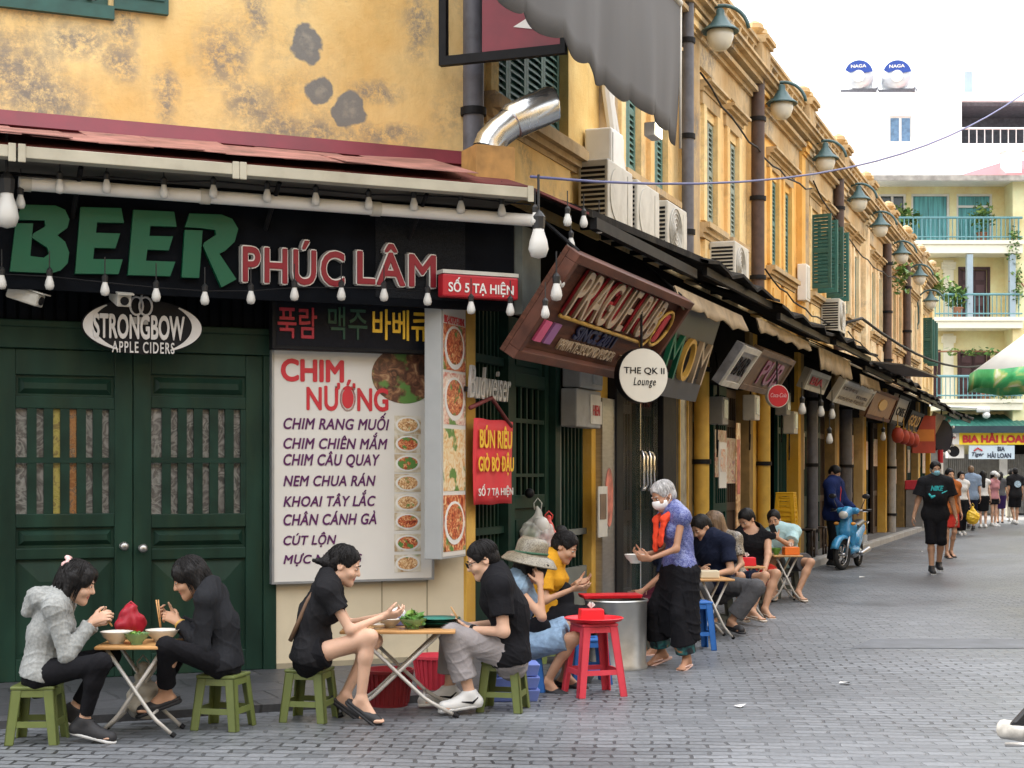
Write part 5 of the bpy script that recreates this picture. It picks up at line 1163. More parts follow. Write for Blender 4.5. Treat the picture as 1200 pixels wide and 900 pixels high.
# cables taped on the wall above the air conditioners
t = thing('cable_duct', 'white wrapped pipe bundle running down the wall to the air conditioners', 'pipes', F2.w(s2(710, .1), 0.10, 0), F2.rz)
m = MB(); m.tube([(0, 0, 6.6), (0.02, 0, 5.4), (0.25, -0.05, 4.6), (0.55, -0.1, 4.1)], 0.05, 8); m.build('pipe', WHITEP, t, 40)
m = MB(); m.tube([(0.15, 0, 6.6), (0.16, 0, 5.3), (0.5, -0.05, 4.5), (0.75, -0.1, 4.1)], 0.045, 8); m.build('pipe', WHITEP, t, 40)
t = thing('switch_box', 'white electrical box on the ochre wall left of the air conditioners', 'box', F2.w(s2(688, .05), 0.02, z2(690, 201, .05)), F2.rz)
m = MB(); hh = z2(690, 152, .05) - z2(690, 201, .05); m.box(0, 0.42, -0.28, 0, 0, hh); m.build('case', WHITEP, t, False, 0.02); m = MB(); m.box(0.03, 0.39, -0.29, -0.281, 0.05, hh - 0.05); m.build('lid', WHITEP, t)
m = MB()
for i in range(5): m.tube([(0.06 + i * .06, -0.1, 0), (0.08 + i * .07, -0.12, -0.25), (0.2 + i * .05, -0.1, -0.5)], 0.012, 5)
m.build('cables', BLACK, t, True)
def ac(lab, s_, p, z, w=0.80, h=0.62, d=0.34, rot=0.0, fan=True):
    """outdoor unit: louvred end, fan grille on the front"""
    t = thing('air_conditioner', lab, 'air conditioner', F2.w(s_, p, z), F2.rz + rot, 'air conditioners on the row')
    m = MB(); m.box(0, w, -d, 0, 0, h); cs = m.build('case', OFFW, t, False, 0.015)
    m = MB()
    for i in range(11): m.box(-0.006, -0.0005, -d + 0.03, -0.03, 0.05 + i * (h - 0.1) / 11, 0.05 + i * (h - 0.1) / 11 + 0.026)
    m.build('end_grille', BLACK, t)
    m = MB(); m.prism(ell_pts(w * 0.38, h * 0.5, h * 0.43, h * 0.43, 26), -d - 0.008, -d - 0.001); gr = m.build('fan_grille', mat('grille_grey', (0.36, 0.35, 0.32), 0.5, var=0.1) if fan else OFFW, t)
    m = MB()
    for r in () if not fan else (0.42, 0.33, 0.24, 0.15, 0.07): m.tube([(w * 0.38 + h * r * math.cos(R(q)), -d - 0.013, h * .5 + h * r * math.sin(R(q))) for q in range(0, 361, 20)], 0.005, 4)
    if fan: m.build('grille_rings', MATS['aged_white'], gr)
    m = MB(); m.box(w * 0.78, w * 0.97, -d - 0.006, -d - 0.001, 0.06, h - 0.06); m.build('service_panel', OFFW, t)
    m = MB(); m.box(0.06, 0.11, -d, 0.0, -0.05, -0.002); m.box(w - 0.11, w - 0.06, -d, 0, -0.05, -0.002); m.build('bracket', BLACK, t)
    return t
for (u, vb, vt, lab) in ((723, 247, 178, 'white air conditioner nearest the wall box, first of three in a row'), (757, 268, 203, 'white air conditioner in the middle of three in a row'), (792, 288, 228, 'white air conditioner with round fan nearest the drainpipe')):
    s_ = s2(u, 0.45); zb_ = z2(u, vb, 0.45); ac(lab, s_, 0.06, zb_ - 0.1, 0.85, z2(u, vt, 0.45) - zb_ + 0.05, 0.30, 0.0, u > 780)
s_ = s2(866, .45); ac('white air conditioner under the sills of the deep orange house', s_, 0.06, z2(866, 338, .45), 0.85, 0.62)
ac('small air conditioner low on the wall by the tipped canopy sheet', s2(984, .4), 0.06, z2(984, 388, .4), 0.7, 0.6)
t = thing('wall_box', 'white meter box on the wall below the open green shutters', 'box', F2.w(s2(939, .1), 0.03, z2(939, 352, .1)), F2.rz); m = MB(); m.box(0, 0.35, -0.16, 0, 0, 0.62); m.build('case', WHITEP, t, False, 0.015); m = MB(); m.box(0.03, 0.32, -0.168, -0.161, 0.04, 0.58); m.build('lid', OFFW, t)
# ------------------------------------------------------------------ street lamps
LG = mat('lamp_green', (0.05, 0.10, 0.10), 0.5, var=0.2); LGL = mat('lamp_globe', (0.58, 0.56, 0.48), 0.3, var=0.05)
def lamp():
    t = thing('street_lamp', 'x', 'street lamp', (0, 0, 0), F2.rz, 'street lamps along the row'); R_ = 0.36
    m = MB(); pts = [(0, 0.02, -0.75), (0, -0.06, -0.55)] + [(0, -R_ * 1.08 - R_ * math.cos(R(q)) * -1 * -1 if False else -(R_ * 1.08 - R_ * math.cos(R(q))), R_ * math.sin(R(q))) for q in range(-20, 181, 12)]
    m.tube(pts, 0.024, 8); m.tube([(0, 0.10, -0.75), (0, -0.05, -0.72)], 0.03, 8); m.build('bracket', LG, t, True)
    m = MB(); m.lathe([(0.02, 0.33), (0.05, 0.31), (0.055, 0.24), (0.085, 0.20), (0.13, 0.13), (0.235, 0.05), (0.235, 0.035), (0.12, 0.10)], 20, MT((0, -R_ * 1.08, 0)), cap=False); m.build('lamp_shade', LG, t, 50)
    m = MB(); m.lathe([(0.001, -0.20), (0.08, -0.185), (0.135, -0.13), (0.165, -0.04), (0.165, 0.04), (0.10, 0.08)], 18, MT((0, -R_ * 1.08, 0))); m.build('lamp_globe', LGL, t, True)
    return t
L0 = lamp()
LL = ['street lamp with bell shade and white globe nearest the grey awning', 'street lamp above the thick dark rusty drainpipe', 'street lamp third along the parapet, above the deep orange house', 'street lamp over the open green shutters', 'street lamp fifth from the camera along the row, before the yellow building', 'street lamp sixth along the row, in front of the fern covered ledge', 'street lamp next to last along the row', 'street lamp last and smallest at the far end of the row']
for i, (uu, vv) in enumerate(((845, 35), (917, 120), (968, 185), (1007, 233), (1032, 264), (1057, 297), (1078, 323), (1091, 352))):
    s_, z_ = F2.hit(uu, vv, 0.40); t = L0 if i == 0 else copy_tree(L0); t.location = F2.w(s_, 0.0, z_ - 0.06); t['label'] = LL[i]

# ------------------------------------------------------------------ grey awning, blade sign, duct
PA = 1.15; s_a, s_b = -2.3, s2(797, PA); zt_, zb_ = 5.85, 4.52
aw = thing('window_awning', 'grey fabric awning with scalloped edge hanging in front of the upper windows', 'awning', F2.w(s_a, PA), F2.rz)
L_ = s_b - s_a; m = MB(); top, bot = [], []; n = 120; vs, fs = [], []
for i in range(n + 1):
    x = L_ * i / n; sc_ = abs(math.sin(math.pi * x / 0.62)) ** 0.6 * 0.075
    wv = 0.035 * math.sin(x * 3.1) + 0.02 * math.sin(x * 8.3 + 1)
    for j in range(9): tt = j / 8; vs.append((x, wv * tt - 0.02 * math.sin(tt * 3), zt_ + (zb_ + 0.10 - sc_ + 0.02 * math.sin(x * 2) - zt_) * tt))
for i in range(n):
    for j in range(8): fs.append((i * 9 + j, i * 9 + j + 1, (i + 1) * 9 + j + 1, (i + 1) * 9 + j))
nv = len(vs); m.add(vs + [(a_, b_ + 0.008, c_) for a_, b_, c_ in vs], fs + [tuple(q + nv for q in f[::-1]) for f in fs] + [(i * 9 + 8, i * 9 + 8 + nv, (i + 1) * 9 + 8 + nv, (i + 1) * 9 + 8) for i in range(n)])
m.build('fabric', mat('grey_canvas', (0.115, 0.113, 0.112), 0.85, var=0.12, scale=1.5, bump=0.12, bscale=200, stretch=(1.5, 1, 0.3)), aw, True)
m = MB(); m.tube([(0, 0, zt_), (L_, 0, zt_)], 0.03, 8); m.tube([(L_, 0, zt_), (L_, PA - .03, zt_ + 0.5)], 0.02, 6); m.tube([(L_ + 0.01, 0, zt_), (L_ + 0.01, 0.0, zb_)], 0.014, 6); m.tube([(2.5, 0, zt_), (2.5, PA - .03, zt_ + 0.5)], 0.02, 6); m.build('frame', OFFW, aw, True)
m = MB(); m.add([(0, 0, zt_ + .03), (L_, 0, zt_ + .03), (L_, PA - .02, zt_ + .55), (2.35, PA - .02, zt_ + .55), (0, 0, zt_ + .04), (L_, 0, zt_ + .04), (L_, PA - .02, zt_ + .56), (2.35, PA - .02, zt_ + .56)], [(3, 2, 1, 0), (4, 5, 6, 7), (0, 1, 5, 4), (1, 2, 6, 5), (2, 3, 7, 6), (3, 0, 4, 7)]); m.build('top_fabric', MATS['grey_canvas'], aw)
fl = thing('flood_lamp', 'small lit floodlight under the end of the grey awning', 'lamp', F2.w(s2(778, PA), PA - .1, z2(778, 161, PA)), F2.rz)
m = MB(); m.box(-0.12, 0.12, -0.05, 0.05, 0, 0.12); m.build('case', WHITEP, fl, False, 0.01); m = MB(); m.box(-0.11, 0.11, -0.056, -0.051, 0.01, 0.11); m.build('lens', mat('lit_lens', (1.0, 0.95, 0.7), 0.4, var=0.0, emit=2.0), fl)
bl = thing('blade_sign', 'maroon projecting sign with Korean letters in a black frame on the corner', 'sign', W(524, 77, 12.0), math.atan2(F2.n.y, F2.n.x))
m = MB(); m.box(0, 0.98, -0.03, 0.03, 0.0, 0.07); m.box(-0.06, 0.0, -0.03, 0.03, 0.0, 0.62); m.box(-0.06, 0.34, -0.03, 0.03, 1.35, 1.40); m.box(0.94, 0.98, -0.03, 0.03, 0.07, 1.4); m.build('frame', BLACK, bl)
m = MB(); m.box(0.30, 0.939, -0.015, 0.015, 0.071, 1.38); m.build('panel', MAROON, bl)
CRL = mat('letter_cream', (0.65, 0.58, 0.36), 0.5)
lettering('전신', (0.40, 0.60, 0.68, 0.74), -0.022, CRL, bl, bold=0.01); lettering('손톱', (0.46, 0.42, 0.72, 0.54), -0.022, CRL, bl, bold=0.01)
m = MB(); m.prism([(0.56, 0.24), (0.86, 0.18), (0.84, 0.38)], -0.022, -0.016); m.build('arrow', WHITE, bl)
du = thing('exhaust_duct', 'shiny galvanised exhaust duct bending out of a wooden box on the canopy', 'duct', F1.w(F1_END - 0.02, 0.52, 0), F1.rz)
c0 = F1.hit(590, 175, 0.52); zb0_ = 3.72
m = MB(); m.box(-0.16, 0.16, -0.15, 0.15, zb0_, 4.02); m.build('collar_box', mat('ply_box', (0.40, 0.22, 0.07), 0.7, var=0.25, dirt=0.2, scale=9), du)
m = MB(); m.tube([(0, 0, 4.02), (0.02, 0, 4.08), (0.08, -0.02, 4.15), (0.28, -0.05, 4.31)], 0.12, 20, cap=False); m.build('elbow', GALV, du, 50)
m = MB(); m.tube([(0.17, -0.03, 4.23), (0.19, -0.03, 4.245), (0.50, -0.08, 4.40), (0.51, -0.08, 4.402)], [0.122, 0.142, 0.142, 0.125], 20, cap=False); m.build('outlet', GALV, du, 50)

# ------------------------------------------------------------------ signs along facade two
def solve_p(u, v, s_, lo=0.0, hi=3.0):
    for _ in range(50):
        mid = (lo + hi) / 2
        if F2.hit(u, v, mid)[0] < s_: lo = mid
        else: hi = mid
    return (lo + hi) / 2
def tilted(name, lab, blp, brp, tlp, p0, cat='sign', group=None):
    """a board leaning out over the street from its three seen corners; local x along, z up the board, -y the face"""
    a = F2.hit(*blp, p0); b = F2.hit(*brp, p0); 
    d0 = Vector(((tlp[0] - U0) / FPX, 1, (HV - tlp[1]) / FPX)); p1 = None; best = 9
    for i in range(400):
        q = i * 0.005; h_ = F2.hit(tlp[0], tlp[1], q)
        if abs(h_[0] - a[0]) < best: best = abs(h_[0] - a[0]); p1 = q; zt = h_[1]
    t = thing(name, lab, cat, F2.w(a[0], p0, a[1]), F2.rz, group); dz, dp = zt - a[1], p1 - p0
    t.rotation_euler = (math.atan2(dp, dz), 0, F2.rz)
    return t, b[0] - a[0], math.hypot(dz, dp)
t, W_, H_ = tilted('pub_sign', 'big tilted wooden sign box with dense red and cream tube letters', (590, 412), (742, 445), (668, 290), 0.50)
m = MB(); m.box(0, W_, 0.0, 0.04, 0, H_); m.build('back_board', WOODD, t)
m = MB(); f = 0.075
m.box(0, W_, -0.10, -0.001, 0, f); m.box(0, W_, -0.10, -0.001, H_ - f, H_); m.box(0, f, -0.10, -0.001, f, H_ - f); m.box(W_ - f, W_, -0.10, -0.001, f, H_ - f); m.build('frame', mat('sign_frame', (0.10, 0.04, 0.026), 0.55, spec=.15, var=0.4, dirt=.3, scale=6, bump=0.2, stretch=(0.3, 1, 1)), t, False, 0.006)
NEON = mat('tube_cream', (0.42, 0.32, 0.21), 0.4); NRED = mat('tube_red', (0.45, 0.03, 0.04), 0.5); NGOLD = mat('tube_gold', (0.5, 0.30, 0.06), 0.45)
PUB = (W_ * 0.16, H_ * 0.46, W_ * 0.84, H_ * 0.90)
lettering('PRAGUE PUB', PUB, -0.030, NRED, t, bold=0.05, depth=0.02, name='letter_block', spacing=1.12); lettering('PRAGUE PUB', PUB, -0.062, NEON, t, bold=0.004, depth=0.025, spacing=1.12)
lettering('PRAGUE PUB', (PUB[0] + .02, PUB[1] - .01, PUB[2] + .02, PUB[3] - .01), -0.045, mat('tube_brown', (0.2, 0.08, 0.05), 0.5), t, bold=-0.012, depth=0.02, name='letter_inner', spacing=1.12)
lettering('1', (W_ * 0.885, H_ * 0.46, W_ * 0.93, H_ * 0.78), -0.05, NRED, t, bold=0.06, depth=0.03, name='emblem') 
m = MB(); m.tube([(W_ * (0.905 + 0.06 * math.cos(R(q))), -0.05, H_ * (0.62 + 0.2 * math.sin(R(q)))) for q in range(0, 361, 24)], 0.016, 6); m.tube([(W_ * (0.83 + 0.035 * math.cos(R(q))), -0.045, H_ * (0.58 + 0.2 * math.sin(R(q)))) for q in range(0, 361, 24)], 0.012, 6); m.build('emblem_ring', NGOLD, t, True)
m = MB(); m.tube([(W_ * 0.16, -0.03, H_ * 0.44), (W_ * 0.80, -0.03, H_ * 0.41)], 0.018, 6); m.build('underline', NGOLD, t, True)
lettering('SINCE 2011', (W_ * 0.33, H_ * 0.26, W_ * 0.64, H_ * 0.40), -0.03, mat('letter_navy', (0.015, 0.018, 0.06), 0.5), t, bold=0.05, depth=0.02)
lettering('PRIVATE SECOND FLOOR', (W_ * 0.27, H_ * 0.135, W_ * 0.70, H_ * 0.24), -0.03, NEON, t, bold=0.0, depth=0.02); lettering('TẠ HIỆN', (W_ * 0.75, H_ * 0.135, W_ * 0.93, H_ * 0.25), -0.03, NEON, t, bold=0.0, depth=0.02)
m = MB(); m.box(W_ * 0.11, W_ * 0.155, -0.02, -0.001, H_ * 0.16, H_ * 0.36); m.build('sticker', mat('sticker_pink', (0.65, 0.10, 0.22), 0.5), t); m = MB(); m.box(W_ * 0.175, W_ * 0.22, -0.02, -0.001, H_ * 0.16, H_ * 0.36); m.build('sticker', mat('sticker_blue', (0.30, 0.12, 0.30), 0.5), t)
for x_ in (.2, W_ - .2): m = MB(); m.tube([(x_, 0, H_), (x_ + .05, 0.5, H_ + 0.05)], 0.015, 6); m.build('hanger', BLACK, t)
# round white sign
p = 0.95; c = F2.hit(754, 440, p); rr_ = 0.30
a_ = W(754, 440, (F2.w(c[0], p)).y); t = thing('lounge_sign', 'round white hanging sign with black serif letters under the wooden sign', 'sign', F2.w(c[0], p, c[1]), R(22))
pr_ = 31.5 / FPX * a_.y
m = MB(); m.prism(ell_pts(0, 0, pr_ * 1.03, pr_ * 1.03, 48), 0.0, 0.09); m.build('rim', BLACK, t); m = MB(); m.prism(ell_pts(0, 0, pr_, pr_, 48), -0.006, -0.001); m.build('face', mat('sign_ivory', (0.62, 0.59, 0.50), 0.5, var=0.03), t)
lettering('THE QK II', (-pr_ * .82, pr_ * .02, pr_ * .86, pr_ * .30), -0.012, BLACK, t, bold=0.004, depth=0.005); lettering('Lounge', (-pr_ * .42, -pr_ * .46, pr_ * .50, -pr_ * .08), -0.012, BLACK, t, shear=0.25, depth=0.005, spacing=1.15)
m = MB(); m.tube([(0, 0.04, pr_), (0, 0.04, pr_ + 0.5)], 0.012, 6); m.build('hanger', BLACK, t)
# tube letters sign beyond it
t, W_, H_ = tilted('tube_letter_sign', 'tilted grey sign of green and gold metal tube letters behind the round white sign', (764, 462), (815, 468), (798, 350), 0.55)
m = MB(); m.box(0, W_, 0.0, 0.04, H_ * 0.62, H_); m.box(0, W_, 0.0, 0.04, 0, H_ * 0.25); m.build('plate', mat('dull_plate', (0.085, 0.085, 0.09), 0.35, metal=0.6, var=0.3), t)
for i, (s_, mt) in enumerate((('M', mat('tube_green', (0.01, 0.12, 0.06), 0.35)), ('O', NGOLD), ('M', NEON))):
    lettering(s_, (W_ * (0.0 + i * 0.33), H_ * 0.2, W_ * (0.24 + i * 0.33), H_ * 0.66), -0.05, mt, t, bold=-0.012, depth=0.05)
m = MB(); m.box(0, W_, 0.05, 0.08, H_ * .1, H_ * .9); m.build('back_board', BLACK, t)
# further leaning boards under the canopies
def board(lab, blp, brp, tlp, p0, mt, frame=None, lines=None, lm=BLACK, thick=0.10, extra=None, group='tilted boards under the canopies'):
    t, W_, H_ = tilted('tilted_board', lab, blp, brp, tlp, p0, 'sign', group)
    m = MB(); m.box(0, W_, 0, thick, 0, H_); m.build('panel', mt, t)
    if frame:
        f = min(0.07, W_ * .08); m = MB(); m.box(0, W_, -0.03, -0.001, 0, f); m.box(0, W_, -0.03, -0.001, H_ - f, H_); m.box(0, f, -0.03, -0.001, f, H_ - f); m.box(W_ - f, W_, -0.03, -0.001, f, H_ - f); m.build('frame', frame, t)
    for (s_, x0, z0, x1, z1_) in (lines or ()): lettering(s_, (W_ * x0, H_ * z0, W_ * x1, H_ * z1_), -0.02, lm, t, bold=0.02, depth=0.012)
    return t, W_, H_
BRG = mat('board_brown', (0.15, 0.10, 0.065), 0.6, var=0.3, dirt=0.3); BRS = mat('board_silver', (0.28, 0.28, 0.29), 0.4, metal=0.4, var=0.3, scale=9)
board('tilted silver grey frame board left of the brown one with purple letters', (842, 450), (862, 453), (872, 404), 0.6, BRS, OFFW, [('BAR', .15, .3, .85, .75)])
t, W_, H_ = board('tilted brown board with purple glossy tube letters beside the round red disc', (864, 454), (905, 461), (893, 408), 0.6, BRG, BRG, [('PUB', .30, .2, .85, .8)], mat('tube_purple', (0.22, 0.05, 0.10), 0.3))
board('small tilted grey light box past the round red disc', (940, 455), (963, 463), (950, 432), 0.6, mat('box_grey', (0.30, 0.28, 0.23), 0.5, dirt=0.3), OFFW, [('BIA', .2, .3, .8, .7)], NRED)
board('wide tilted pale cream board with faint printing', (974, 470), (1012, 484), (990, 444), 0.6, mat('board_cream', (0.46, 0.42, 0.35), 0.6, var=0.12, dirt=0.2), OFFW, [('HANOI', .1, .6, .5, .75), ('CORNER', .55, .4, .9, .55), ('FOOD & DRINK', .1, .2, .9, .32)], mat('faint_print', (0.30, 0.26, 0.22), 0.6))
t, W_, H_ = board('tilted brown plank board with a gold emblem', (1012, 488), (1040, 497), (1026, 455), 0.6, mat('board_tan', (0.27, 0.16, 0.085), 0.6, var=0.25, dirt=0.25), WOODD); m = MB(); m.prism(ell_pts(W_ / 2, H_ * .55, W_ * .16, H_ * .2, 16), -0.02, -0.002); m.build('emblem', NGOLD, t)
board('tilted whitish board after the brown plank board', (1042, 495), (1056, 498), (1054, 462), 0.6, mat('board_pale', (0.42, 0.40, 0.36), 0.6, dirt=0.3), BLACK, [('CAFE', .2, .3, .85, .6)])
board('tilted dark board with gold letters near the red lanterns', (1058, 503), (1073, 508), (1068, 480), 0.6, BLACK, BLACK, [('GOLD', .12, .25, .9, .8)], NGOLD)
board('tilted beige board last before the round dark sign', (1086, 509), (1098, 513), (1098, 484), 0.6, BEIGE, None)
# beige fabric valances under the canopies
for lab, blp, brp, tlp in (('beige painted valance board with scrollwork above the tube letters', (798, 356), (876, 379), (790, 334)), ('long torn beige awning valance above the silver board', (890, 385), (950, 416), (887, 372)), ('beige valance panel above the tilted cream board', (962, 430), (998, 446), (959, 406)), ('short beige valance panel above the brown plank board', (1009, 450), (1031, 459), (1008, 438))):
    t, W_, H_ = tilted('valance', lab, blp, brp, tlp, 1.05, 'awning', 'beige valances under the canopies'); m = MB(); nz = 14; vs, fs = [], []
    for i in range(nz + 1):
        for j in range(4): vs.append((W_ * i / nz, 0.03 * math.sin(i * 1.3) * (1 - j / 3), H_ * j / 3 - (0.03 * (i % 2) if j == 0 else 0)))
    for i in range(nz):
        for j in range(3): fs.append((i * 4 + j, i * 4 + j + 1, (i + 1) * 4 + j + 1, (i + 1) * 4 + j))
    nv = len(vs); m.add(vs + [(x, y + 0.015, z) for x, y, z in vs], fs + [tuple(q + nv for q in f[::-1]) for f in fs] + [(i * 4, i * 4 + nv, (i + 1) * 4 + nv, (i + 1) * 4) for i in range(nz)]); tag(t); m.build('fabric', BEIGE, t, True)
# red disc
p = 0.9; c = F2.hit(912, 464, p); y_ = F2.w(c[0], p).y; r_ = 13.5 / FPX * y_
t = thing('disc_sign', 'round red hanging sign with white script letters', 'sign', F2.w(c[0], p, c[1]), R(15)); m = MB(); m.prism(ell_pts(0, 0, r_, r_, 36), 0, 0.08); m.build('rim', OFFW, t); m = MB(); m.prism(ell_pts(0, 0, r_ * .93, r_ * .93, 36), -0.006, -0.001); m.build('face', RED, t)
lettering('Coca-Cola', (-r_ * .75, -r_ * .12, r_ * .75, r_ * .25), -0.012, mat('faded_white', (0.6, 0.35, 0.36), 0.5), t, shear=0.35, depth=0.005)
m = MB(); m.tube([(0, .04, r_), (0, .04, r_ + .3)], 0.01, 6); m.build('hanger', BLACK, t)
# red banner and script neon on the near window
a = F2.hit(555, 592, 0.12); b = F2.hit(600, 490, 0.12)
t = thing('noodle_banner', 'red cloth banner with yellow and white dish lettering tied to the window bars', 'banner', F2.w(a[0], 0.12, a[1]), F2.rz); W_, H_ = b[0] - a[0], z2(556, 490, .12) - a[1]
m = MB(); vs, fs = [], []
for i in range(13):
    for j in range(9): vs.append((W_ * i / 12, 0.008 * math.sin(i * 1.1 + j * 0.4), H_ * j / 8 + 0.004 * math.sin(i * .9)))
for i in range(12):
    for j in range(8): fs.append((i * 9 + j, i * 9 + j + 1, (i + 1) * 9 + j + 1, (i + 1) * 9 + j))
m.add(vs, fs); bo = m.build('cloth', mat('banner_red', (0.62, 0.04, 0.05), 0.6, var=0.08), t, True); sm = bo.modifiers.new('thick', 'SOLIDIFY'); sm.thickness = 0.004
lettering('BÚN RIÊU', (W_ * .08, H_ * .66, W_ * .92, H_ * .93), -0.028, YELL, t, bold=0.025, depth=0.004); lettering('GIÒ BÒ ĐẬU', (W_ * .05, H_ * .34, W_ * .97, H_ * .62), -0.028, YELL, t, bold=0.025, depth=0.004); lettering('SỐ 7 TẠ HIỆN', (W_ * .05, H_ * .08, W_ * .95, H_ * .24), -0.028, WHITE, t, bold=0.02, depth=0.004)
a = F2.hit(551, 466, 0.12); b = F2.hit(599, 452, 0.12)
t = thing('script_sign', 'unlit silver script tube sign above the red banner', 'sign', F2.w(a[0], 0.12, a[1]), F2.rz); W_ = b[0] - a[0]
lettering('Budweiser', (0, 0, W_, 0.26), 0, mat('tube_silver', (0.5, 0.5, 0.48), 0.35), t, shear=0.3, depth=0.025, bold=0.0); m = MB(); m.tube([(0, 0, -0.08), (W_ * .5, 0, 0.02), (W_, 0, -0.20)], 0.018, 6); m.build('bow_tie', mat('tube_dull_red', (0.16, 0.03, 0.03), 0.5), t, True)
m = MB(); m.box(0, W_, 0.04, 0.05, 0.05, 0.09); m.build('rail', BLACK, t)
# electricity meters, steel poster board, tall glass door and rails
a = F2.hit(658, 500, 0.05); t = thing('meter_box', 'grey electricity meter boxes stacked on the wall beside the yellow pillar', 'meter box', F2.w(a[0], 0.04, a[1]), F2.rz)
m = MB(); m.box(0, 0.75, -0.16, 0, 0, 0.36); m.build('lower_box', mat('meter_grey', (0.26, 0.26, 0.25), 0.5, var=0.1, dirt=0.3), t, False, 0.012); m = MB(); m.box(0.05, 0.75, -0.18, 0, 0.37, 0.86); m.build('upper_box', MATS['meter_grey'], t, False, 0.012)
m = MB(); m.box(0.42, 0.72, -0.19, -0.181, 0.42, 0.82); m.build('meter_window', mat('meter_glass', (0.32, 0.33, 0.33), 0.2), t); m = MB(); m.box(0.40, 0.72, -0.17, -0.161, 0.04, 0.32); m.build('label_plate', OFFW, t); lettering('HIEN', (0.46, 0.12, 0.68, 0.22), -0.176, NRED, t, bold=0.02, depth=0.004)
a = F2.hit(694, 497, .06); t = thing('paper_notice', 'small folded paper notice on the yellow pillar', 'notice', F2.w(a[0], 0.05, a[1]), F2.rz); m = MB(); m.box(0, 0.22, -0.02, 0, 0, 0.24); m.box(0.02, 0.2, -0.05, -0.021, 0.0, 0.23); m.build('paper', OFFW, t)
a = F2.hit(706, 690, 0.10); t = thing('steel_board', 'tall brushed steel panel with faded red print beside the yellow pillar', 'board', F2.w(a[0], 0.10, 0.06), F2.rz); H_ = z2(706, 466, .1) - 0.06; W_ = s2(721, .1) - a[0]
m = MB(); m.box(0, W_, 0, 0.08, 0, H_); m.build('panel', STEEL, t); m = MB(); m.prism(ell_pts(W_ * .5, H_ * .55, W_ * .3, 0.30, 20), -0.006, -0.001); m.build('print', mat('faded_print', (0.45, 0.14, 0.10), 0.5, var=0.5, scale=9), t)
a = s2(732, .1); t = thing('glass_door', 'tall glass door with long looped chrome pull handles behind the old woman', 'door', F2.w(a, 0.06, 0.06), F2.rz); W_ = s2(776, .1) - a
m = MB(); m.box(0, 0.05, 0, 0.05, 0, 2.7); m.box(W_ * .5 - .02, W_ * .5 + .02, 0, 0.05, 0, 2.7); m.box(W_ - .05, W_, 0, 0.05, 0, 2.7); m.build('door_frame', CHROME, t)
GL2 = mat('shop_glass', (0.06, 0.08, 0.075), 0.05, var=0.0, alpha=0.14); m = MB(); m.box(0.05, W_ * .5 - .02, 0.02, 0.03, 0.05, 2.65); m.build('pane', GL2, t); m = MB(); m.box(W_ * .5 + .02, W_ - 0.05, 0.02, 0.03, 0.05, 2.65); m.build('pane', GL2, t)
for dx in (-0.16, 0.12):
    m = MB(); zz = z2(752, 580, .1); x = W_ * .5 + dx; m.tube([(x, -0.05, zz), (x, -0.08, zz + .05), (x, -0.08, zz + 0.36), (x, -0.05, zz + 0.41), (x + .14, -0.05, zz + 0.41), (x + .14, -0.08, zz + 0.36), (x + .14, -0.08, zz + .05), (x + .14, -0.05, zz), (x, -0.05, zz)], 0.018, 8); m.build('door_handle', CHROME, t, True)
m = MB(); m.box(-0.35, -0.1, -0.06, 0.1, 0, 2.75); t2 = thing('black_post', 'black square post left of the glass door', 'post', F2.w(a, 0.06, 0.06), F2.rz); m.build('post', BLACK, t2, False, 0.01)
t2 = thing('black_post', 'wide black post right of the glass door', 'post', F2.w(s2(776, .1), 0.06, 0.06), F2.rz); m = MB(); m.box(0.02, 0.62, -0.05, 0.1, 0, 2.9); m.build('post', BLACK, t2, False, 0.01)
t2 = thing('gold_glass_panel', 'narrow glass panel in a brass frame beside the yellow pillar', 'panel', F2.w(s2(797, .1), 0.08, 0.06), F2.rz); m = MB(); m.box(0, 0.42, 0.0, 0.02, 0.05, 2.5); m.build('pane', mat('etched_glass', (0.25, 0.24, 0.2), 0.2, var=0.3), t2); m = MB(); m.box(0, 0.03, -0.02, 0.03, 0, 2.55); m.box(0.39, 0.42, -0.02, 0.03, 0, 2.55); m.box(0.03, 0.39, -0.02, 0.03, 2.5, 2.55); m.build('frame', NGOLD, t2)
# lanterns, hanging red sign, round dark sign, striped post
LR = mat('lantern_red', (0.30, 0.035, 0.015), 0.6, var=0.15); L0l = thing('lantern', 'x', 'lantern', (0, 0, 0), 0, 'red lanterns under the canopy')
m = MB(); m.lathe([(0.05, -0.17), (0.11, -0.12), (0.14, 0), (0.11, 0.12), (0.05, 0.17)], 14); m.build('shade', LR, L0l, True); m = MB(); m.lathe([(0.05, 0.17), (0.06, 0.20), (0.01, 0.21), (0.01, 0.45)], 8); m.build('cap', NGOLD, L0l)
for i, (u, v, lb_) in enumerate(((1052, 510, 'round red lantern nearest, first of the four hanging together'), (1059, 512, 'round red lantern second of four hanging together'), (1065, 514, 'round orange red lantern third of four'), (1071, 516, 'round lantern farthest of four, beside the hanging red sign'))):
    h_ = F2.hit(u, v, 0.7); t = L0l if i == 0 else copy_tree(L0l); t.location = F2.w(h_[0], 0.7, h_[1]); t['label'] = lb_
h_ = F2.hit(1082, 531, 0.7); t = thing('hanging_sign', 'square red and orange hanging sign past the lanterns', 'sign', F2.w(h_[0], 0.7, h_[1]), R(5)); m = MB(); m.box(-0.3, 0.3, -0.05, 0.05, 0, 0.95); m.build('panel', LR, t); m = MB(); m.box(-0.27, 0.27, -0.056, -0.051, 0.3, 0.6); m.build('stripe', mat('orange', (0.42, 0.13, 0.015), 0.5), t); m = MB(); m.tube([(0, 0, .95), (0, 0, 1.3)], 0.02, 6); m.build('hanger', BLACK, t)
